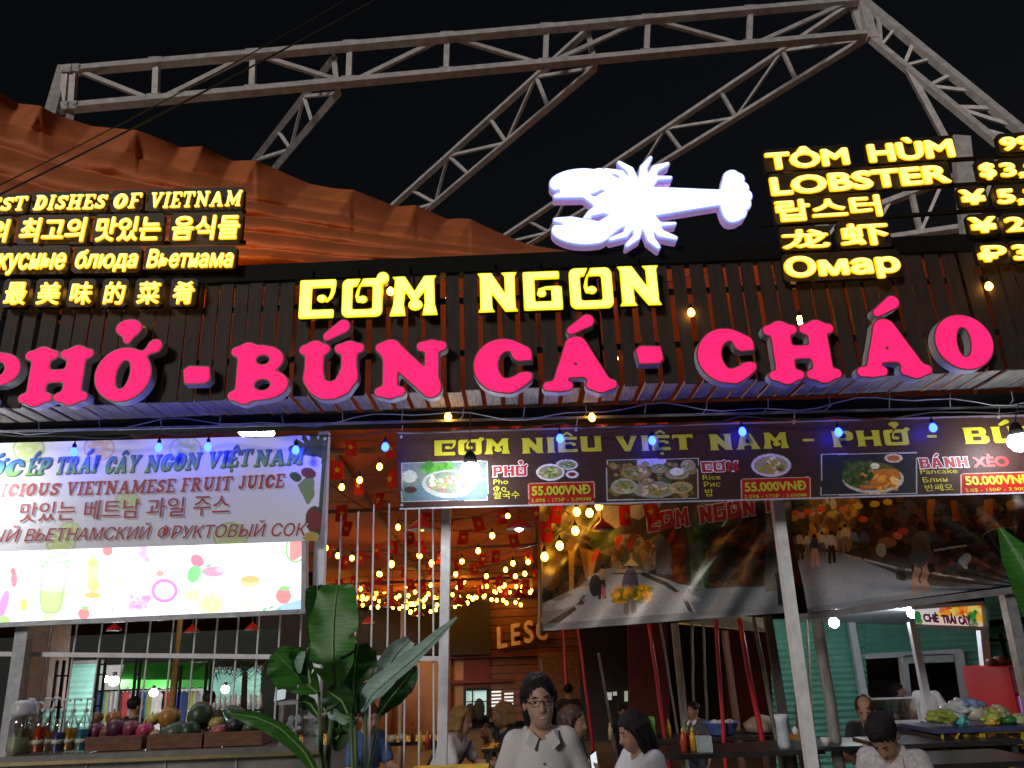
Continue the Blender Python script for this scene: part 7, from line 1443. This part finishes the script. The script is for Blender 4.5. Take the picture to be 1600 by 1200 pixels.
def person(label, hp, Y, sc_=1., seated=False, lean=0, heading=0, hyaw=0, hpitch=0, hroll=0, LH=None, RH=None, top=None, sleeve='short', low=JEAN, skin=SK1, hair='short', hairm=HB, h=.011, collar=None, glasses=False, strap=None, group='people in the restaurant', curl=.35, apron=None, bald=False, fat=1., shw=.150, wrk=.009):
    Hw = np.array(P(hp[0], hp[1], Y)); Rl = rotx(math.radians(lean)); pel = np.array([0, 0, .86])
    up = lambda p_: pel + Rl @ (np.array(p_, float) - pel)
    Rh = rotz(math.radians(hyaw)) @ roty(math.radians(hroll)) @ rotx(math.radians(hpitch)); nk = up((0, .012, 1.335)); hd = nk + rotx(math.radians(lean * .5 + hpitch * .5)) @ np.array([0, -.025, .14])
    if not seated: sc_ = Hw[2] / hd[2]
    Rg = rotz(math.radians(heading)); base = Hw - Rg @ (hd * sc_)
    if not seated: base[2] = 0
    floor = -base[2] / sc_
    hipL, hipR = pel + [.085, 0, -.02], pel + [-.085, 0, -.02]
    if seated: kn = [np.array([s * .12, -.40, .85]) for s in (1, -1)]; an = [np.array([s * .12, -.38, floor + .075]) for s in (1, -1)]
    else: kn = [np.array([s * .095, -.015, .46]) for s in (1, -1)]; an = [np.array([s * .10, .0, .075]) for s in (1, -1)]
    shl = [up((shw, .012, 1.285)), up((-shw, .012, 1.285))]
    hs = [np.array(LH) if LH is not None else np.array([.25, -.05, .80]), np.array(RH) if RH is not None else np.array([-.25, -.05, .80])]
    arms = []
    for i, s in ((0, 1), (1, -1)): e, w_ = ik(shl[i], hs[i], .275, .25, (s * .5, .35, -.9)); arms.append((shl[i], e, w_))
    allp = np.array([nk, hd + [0, 0, .16], hd - [0, .12, 0], hd + [0, .15, 0], *[p_ for a in arms for p_ in a], *kn, *an, pel + [.2, .17, 0], pel - [.2, .17, 0]]); lo, hi = allp.min(0) - .17, allp.max(0) + .17
    T = lambda V: (V @ Rg.T) * sc_ + base
    def make(name, b, m_, parent, disp=0., fr=10.):
        V, F = b.mesh()
        if len(V) == 0: return None
        if disp: V = V + disp * np.array([mnoise.noise_vector((x_ * fr, y_ * fr, z_ * fr * .7)) for x_, y_, z_ in V])
        return mesh_obj(name, T(V), F, m_, parent, True)
    root = thing('person', Vector((base[0], base[1], 0)), label, 'person', group)
    b = Blob(lo, hi, h)                                         # the body: one continuous surface
    b.ell(up((0, 0, 1.17)), (.15, .09, .18), Rl).ell(up((0, 0, .98)), (.135, .09, .16), Rl).ell(pel, (.15, .10, .12)).cap(shl[0], shl[1], .05, k=.05)
    for i in (0, 1): b.cap((hipL, hipR)[i], kn[i], .075, .055, .05).cap(kn[i], an[i], .052, .036, .03).cap(an[i] + [0, .02, -.035], an[i] + [0, -.13, -.045], .032, .028, .03)
    hc = lambda p_: hd + Rh @ np.array(p_, float)
    b.cap(nk - [0, 0, .03], hc((0, .015, -.07)), .055, .047, .03)
    b.ell(hc((0, .014, .03)), (.076, .096, .092), Rh, .03).ell(hc((0, -.022, -.03)), (.060, .070, .085), Rh, .03).ell(hc((0, -.052, -.088)), (.034, .034, .026), Rh, .03).ell(hc((0, -.064, -.045)), (.045, .03, .035), Rh, .03)
    b.cap(hc((0, -.088, .012)), hc((0, -.107, -.028)), .009, .014, .014); [b.ell(hc((s * .0780, .014, -.012)), (.011, .022, .032), Rh, .008) for s in (1, -1)]
    [b.ell(hc((s * .031, -.100, .010)), (.019, .014, .010), Rh, 0, True) for s in (1, -1)]
    for i, s in ((0, 1), (1, -1)):
        S_, e, w_ = arms[i]; b.cap(S_, e, .043, .037, .03).cap(e, w_, .037, .028, .02)
        dr = w_ - e; hand(b, w_, dr, np.array([-s * .8, 0, 0]) + (np.array([0, -.3, -.5]) if seated else 0), curl, s if True else -s)
    body = make('body', b, skin, root)
    # face
    for s in (1, -1):
        m = MB().ball((0, 0, 0), (.0115, .007, .0058), 10, 7); V = np.array([hc(np.array(v) + [s * .031, -.0835, .010]) for v in m.v]); ey = mesh_obj('eye', T(V), m.f, EYEW, root, True)
        m = MB().ball((0, 0, 0), (.0064, .004, .0056), 8, 6); V = np.array([hc(np.array(v) + [s * .031, -.0895, .010]) for v in m.v]); mesh_obj('iris', T(V), m.f, EYEB, ey, True)
        m = MB().tube([(s * .014, -.0915, .029), (s * .03, -.092, .034), (s * .046, -.082, .029)], [.003, .0038, .002], 5); V = np.array([hc(v) for v in m.v]); mesh_obj('eyebrow', T(V), m.f, hairm, root)
    m = MB().tube([(-.027, -.078, -.057), (-.014, -.0905, -.064), (0, -.094, -.067), (.014, -.0905, -.064), (.027, -.078, -.057)], [.002, .0055, .006, .0055, .002], 6); mesh_obj('mouth', T(np.array([hc(v) for v in m.v])), m.f, LIP, root)
    if glasses:
        m = MB().tube([(-.021, -.0875, -.0590), (-.010, -.0965, -.0635), (0, -.0985, -.0650), (.010, -.0965, -.0635), (.021, -.0875, -.0590)], [.0015, .0036, .0040, .0036, .0015], 6); mesh_obj('teeth', T(np.array([hc(v) for v in m.v])), m.f, mat('teeth', (.6, .58, .54), .3), root)
    # hair
    b = Blob(hd - .34, hd + .34, max(.007, h * .8)); hz = .002 if hair == 'short' else 0
    b.ell(hc((0, .022, .042)), (.086, .103, .092), Rh, .01)
    if hair != 'short': b.ell(hc((0, .045, -.02)), (.086, .075, .10), Rh, .03)
    if hair in ('bob', 'long'):
        dn = -.13 if hair == 'bob' else -.26
        for s in (1, -1):
            for yy in (-.015, .03, .07): b.cap(hc((s * .078, yy, .03)), hc((s * .088, yy + .01, dn)), .026, .020, .025)
        b.cap(hc((0, .09, .0)), hc((0, .10, dn)), .06, .05, .04)
    if hair == 'crop':
        for s in (1, -1):
            for yy in (-.02, .03, .07): b.cap(hc((s * .076, yy, .04)), hc((s * .084, yy + .01, -.075)), .030, .024, .02)
        b.cap(hc((0, .09, .0)), hc((0, .09, -.08)), .06, .05, .04)
    if hair == 'tied':
        for s in (1, -1): b.cap(hc((s * .074, .012, .03)), hc((s * .066, .045, -.12)), .018, .014, .02)
        b.ell(hc((0, .12, -.03)), (.04, .045, .06), Rh, .03)
    b.ell(hc((0, -.115, -.02 if not glasses else -.012)), (.070, .075, .098 if not glasses else .104), Rh, .0, True); b.ell(hc((0, -.02, -.13)), (.06, .075, .07), Rh, 0, True)
    if bald: b.ell(hc((0, -.05, .12)), (.07, .10, .06), Rh, 0, True)
    V, F = b.mesh(); Vh = (V - hd) @ Rh
    ang = np.arctan2(Vh[:, 0], -Vh[:, 1] + .03); rid = .0035 * np.sin(ang * 34 + 3 * np.sin(Vh[:, 2] * 30)) + .0025 * np.sin(ang * 71 + Vh[:, 2] * 40)
    nv = Vh / (np.linalg.norm(Vh, axis=1, keepdims=True) + 1e-6); V = V + (nv * rid[:, None]) @ Rh.T + (.011 if hair == 'crop' else .006) * np.array([mnoise.noise_vector((x_ * 22, y_ * 22, z_ * 15)) for x_, y_, z_ in V])
    mesh_obj('hair', T(V), F, hairm, root, True)
    # clothes
    b = Blob(lo, hi, h); f = fat
    b.ell(up((0, .0, 1.165)), (.160 * f, .116 * f, .19), Rl, .04).ell(up((0, -.006, .99)), (.160 * f, .122 * f, .19), Rl, .05).cap(up((shw - .03, .012, 1.285)), up((.03 - shw, .012, 1.285)), .058, k=.05)
    if not seated or sleeve == 'long': b.ell(up((0, 0, .84)), (.165 * f, .125 * f, .12), Rl, .05)
    for S_, e, w_ in arms:
        if sleeve == 'long': b.cap(S_, e, .060, .055, .04).cap(e, w_ - (w_ - e) * .06, .054, .040, .025)
        elif sleeve == 'short': b.cap(S_, S_ + (e - S_) * .72, .062, .060, .04)
    b.ell(up((0, -.055, 1.385)), (.062, .075, .085), Rl, 0, True)
    shirt = make('shirt', b, top, root, wrk, 9.)
    if collar:
        b = Blob(nk - .2, nk + .2, .006); ring = [up((.072 * math.cos(t_), .014 + .066 * math.sin(t_), 1.345 - .035 * max(0, -math.sin(t_)))) for t_ in np.linspace(-math.pi / 2 + .32, 1.5 * math.pi - .32, 18)]
        for p_, q_ in zip(ring[:-1], ring[1:]): b.cap(p_, q_, .013, k=.012).cap(p_ * .35 + q_ * .65 - [0, 0, .018], q_ - [0, 0, .018], .014, k=.012)
        cl = make('collar', b, collar, root)
        for s in (1, -1):
            q = [up(p_) for p_ in ((s * .018, -.080, 1.312), (s * .056, -.068, 1.346), (s * .080, -.046, 1.345), (s * .084, -.096, 1.288), (s * .046, -.116, 1.262))]; n_ = up((0, -.011, 0)) - up((0, 0, 0))
            V = np.array(q + [p_ + n_ for p_ in q]); mesh_obj('collar_wing', T(V), [(0, 1, 2, 3, 4), (9, 8, 7, 6, 5)] + [(i, i + 5, (i + 1) % 5 + 5, (i + 1) % 5) for i in range(5)], collar, cl)
        m = MB()
        for i in range(5): m.ball(up((0, -.122 * f - .002 * (i < 3), 1.20 - .07 * i)), (.006, .003, .006), 7, 5)
        mesh_obj('buttons', T(np.array(m.v)), m.f, mat('shirt_button', (.2, .17, .14), .4), shirt)
    b = Blob(lo, hi, max(h, .012)); b.ell(pel - [0, 0, .02], (.158, .112, .12), None, .04)
    for i in (0, 1): b.cap((hipL, hipR)[i], kn[i], .086, .066, .05).cap(kn[i], an[i] + [0, 0, .03], .064, .052, .03)
    make('trousers', b, low, root, .005, 12.)
    b = Blob(lo, hi, max(h, .012)); [b.cap(a + [0, .03, -.035], a + [0, -.14, -.04], .037, .033, .02) for a in an]; make('shoes', b, SHOE, root)
    if glasses:
        m = MB()
        for s in (1, -1): m.tube([(s * .031 + .023 * math.cos(t_), -.103, .006 + .016 * math.sin(t_)) for t_ in np.linspace(0, 2 * math.pi, 17)], .0013, 5, False); m.tube([(s * .055, -.101, .012), (s * .078, -.03, .012), (s * .08, .02, .008)], .0022, 5)
        m.tube([(-.008, -.103, .012), (0, -.105, .014), (.008, -.103, .012)], .0022, 5); mesh_obj('glasses', T(np.array([hc(v) for v in m.v])), m.f, BLACK, root)
    if strap:
        pts = [up((.11 * f - .30 * t_, -.128 * f * math.cos((t_ - .45) * 1.5), 1.32 - .42 * t_)) for t_ in np.linspace(0, 1, 9)] + [up((.11 * f - .30 * t_, .128 * f * math.cos((t_ - .45) * 1.5), 1.32 - .42 * t_)) for t_ in np.linspace(1, 0, 9)]
        m = MB().tube(pts, .014, 5); mesh_obj('bag_strap', T(np.array(m.v)), m.f, strap, root)
    if apron:
        b = Blob(lo, hi, .012); b.ell(up((0, -.035, 1.06)), (.125, .10, .2), Rl, .03).ell(up((0, -.03, .9)), (.165, .11, .2), Rl, .03); make('apron', b, apron, root)
    return dict(T=T, arms=arms, base=base, s=sc_, root=root, pel=pel, Rg=Rg)
STOOL = []
def stool(pr, lab):
    c = pr['T'](np.array([[0, .0, .75]]))[0]; z = max(.25, float(c[2])); t = thing('stool', (c[0], c[1], 0), lab, 'stool', 'plastic stools'); MB().lathe([(.15, z - .03), (.16, z - .01), (.15, z), (.001, z + .002)], (c[0], c[1], 0), 14).build('seat', mat('red_plastic_stool', (.4, .03, .03), .45), t, True)
    for a in range(4): q_ = math.pi / 4 + a * math.pi / 2; MB().bar((c[0] + .18 * math.cos(q_), c[1] + .18 * math.sin(q_), 0), (c[0] + .12 * math.cos(q_), c[1] + .12 * math.sin(q_), z - .03), .03, .03).build('leg', mat('red_plastic_stool', (.4, .03, .03), .45), t)
WSH = mat('white_shirt_cotton', (.66, .65, .64), .85, var=.10, scale=7, stretch=(1.6, 1.6, .5), bump=.6); WTE = mat('white_tshirt_cotton', (.68, .68, .70), .85, var=.08, scale=7, stretch=(1.4, 1.4, .7), bump=.6); BKT = mat('black_tshirt', (.018, .018, .02), .8); NVY = mat('dark_navy_top', (.03, .035, .05), .8, var=.5, scale=24); GRY = mat('dark_grey_polo', (.035, .04, .045), .8); BLU = mat('blue_print_shirt', (.07, .16, .42), .8, var=.5, scale=26); PAT = mat('pale_patterned_shirt', (.50, .48, .48), .8, var=.35, scale=34); BRN = mat('dark_brown_top', (.07, .05, .045), .8); DGR = mat('charcoal_blouse', (.07, .075, .08), .8, var=.4, scale=30)
person('smiling woman in glasses and a loose white collared shirt, standing in front', (843, 1096), 4.5, heading=4, hyaw=0, hpitch=4, hroll=-4, LH=(.24, -.05, .80), RH=(-.27, -.12, .80), shw=.135, wrk=.008, top=WSH, sleeve='long', skin=SK1, hair='tied', h=.008, collar=WSH, glasses=True, fat=.92)
p2_ = person('blonde person in a white T-shirt with a dark shoulder strap, leaning over a table', (722, 1126), 8.9, 1.06, True, 26, 68, 0, 12, LH=(.14, -.55, 1.02), RH=(-.10, -.52, 1.0), top=WTE, hair='crop', hairm=HBL, h=.010, strap=NVY, fat=1.12, low=NVY); stool(p2_, 'stool under the blonde person in the white T-shirt')
p3_ = person('blonde woman in a dark top holding her hands together near her chin', (785, 1117), 9.4, 1.06, True, 10, -52, -18, 6, LH=(.02, -.30, 1.27), RH=(-.05, -.29, 1.25), top=NVY, hair='crop', hairm=HBL, h=.010, curl=.7); stool(p3_, 'stool under the blonde woman in the dark top')
person('man in a black T-shirt standing with his back turned', (889, 1080), 13, heading=165, hyaw=-15, top=BKT, hair='short', h=.013, skin=SK2)
p5_ = person('woman with long brown hair and dark top, half hidden behind the smiling woman', (896, 1128), 6.9, 1.0, True, 8, 62, 0, 8, LH=(.02, -.33, 1.08), RH=(-.08, -.30, 1.02), top=BRN, hair='long', hairm=HBR, h=.010); stool(p5_, 'stool under the woman with long brown hair')
p6_ = person('woman with a black bob and white blouse looking at a phone in her hand', (988, 1143), 5.9, 1.0, True, 10, -62, -6, 20, LH=(.10, -.27, 1.02), RH=(-.10, -.36, 1.20), top=WTE, hair='bob', h=.0075, skin=SK2, curl=.55, collar=None); stool(p6_, 'stool under the woman holding a phone')
# the phone sits in her right hand
S_, e_, w_ = p6_['arms'][1]; d_ = (w_ - e_) / np.linalg.norm(w_ - e_); c_ = w_ + d_ * .085 + np.array([.012, -.012, .03]); ax = np.array([.25, -.25, .93]); ax /= np.linalg.norm(ax); sx = np.cross(ax, [.9, .3, 0]); sx /= np.linalg.norm(sx); nz = np.cross(sx, ax)
V = p6_['T'](np.array([c_ + a * ax * .075 + q_ * sx * .036 + r * nz * .004 for r in (-1, 1) for a, q_ in ((-1, -1), (-1, 1), (1, 1), (1, -1))])); ph = thing('phone', Vector(V.mean(0)), 'phone with a glowing white screen in the hand of the woman with the black bob', 'phone')
mesh_obj('case', V, [(3, 2, 1, 0), (4, 5, 6, 7), (0, 1, 5, 4), (1, 2, 6, 5), (2, 3, 7, 6), (3, 0, 4, 7)], BLACK, ph)
for sg in (1, -1):
    V = p6_['T'](np.array([c_ + a * ax * .069 + q_ * sx * .033 + sg * nz * .0048 for a, q_ in ((-1, -1), (-1, 1), (1, 1), (1, -1))])); mesh_obj('screen' if sg == 1 else 'back_glass', V, [(0, 1, 2, 3)], emit('phone_screen', (.8, .85, .9), .9) if sg == 1 else mat('white_phone_back', (.6, .62, .65), .3), ph)
person('young man with black hair at the back beside the maroon wall', (972, 1112), 12, heading=12, hpitch=8, top=BKT, hair='short', h=.013, skin=SK2)
person('woman in a charcoal blouse with a white collar and black apron, looking left', (1083, 1110), 9.9, heading=-48, hyaw=-8, top=DGR, collar=WTE, hair='short', h=.010, skin=SK2, apron=BKT)
p9_ = person('balding man in a dark polo shirt bending over his food', (1352, 1110), 8.9, 1.1, True, 22, -28, 0, 26, LH=(.12, -.42, 1.0), RH=(-.14, -.40, 1.02), top=GRY, hair='short', hairm=HBR, h=.010, bald=True, fat=1.15); stool(p9_, 'stool under the balding man')
p10 = person('man in a pale patterned shirt with his black haired head bowed, nearest at right', (1380, 1150), 5.7, 1.1, True, 18, -38, -6, 55, LH=(.12, -.38, .98), RH=(-.12, -.36, .98), top=PAT, hair='short', h=.009, skin=SK2, collar=PAT, fat=1.08); stool(p10, 'stool under the man in the pale patterned shirt')
person('person in a white T-shirt seen from behind at the dessert booth', (1443, 1066), 11.4, heading=168, hyaw=20, top=WTE, hair='short', h=.012, skin=SK2)
person('dark haired person in dark clothes inside the dessert booth', (1404, 1078), 12.2, heading=50, hyaw=10, hpitch=6, top=BKT, hair='tied', h=.013, skin=SK2)
p13 = person('person in a blue printed shirt at a table behind the banana stems', (577, 1122), 8.5, 1.08, True, 20, 40, 0, 14, LH=(.16, -.46, 1.02), RH=(-.12, -.45, 1.02), top=BLU, hair='short', hairm=HBR, h=.010, fat=1.2); stool(p13, 'stool under the person in the blue printed shirt')
person('dark silhouetted person standing beyond the purple fruit', (212, 1104), 10.5, heading=150, top=BKT, hair='short', h=.013, skin=SK2); person('dark silhouetted person beyond the watermelons', (326, 1094), 11, heading=200, top=BRN, hair='short', h=.013, skin=SK2)
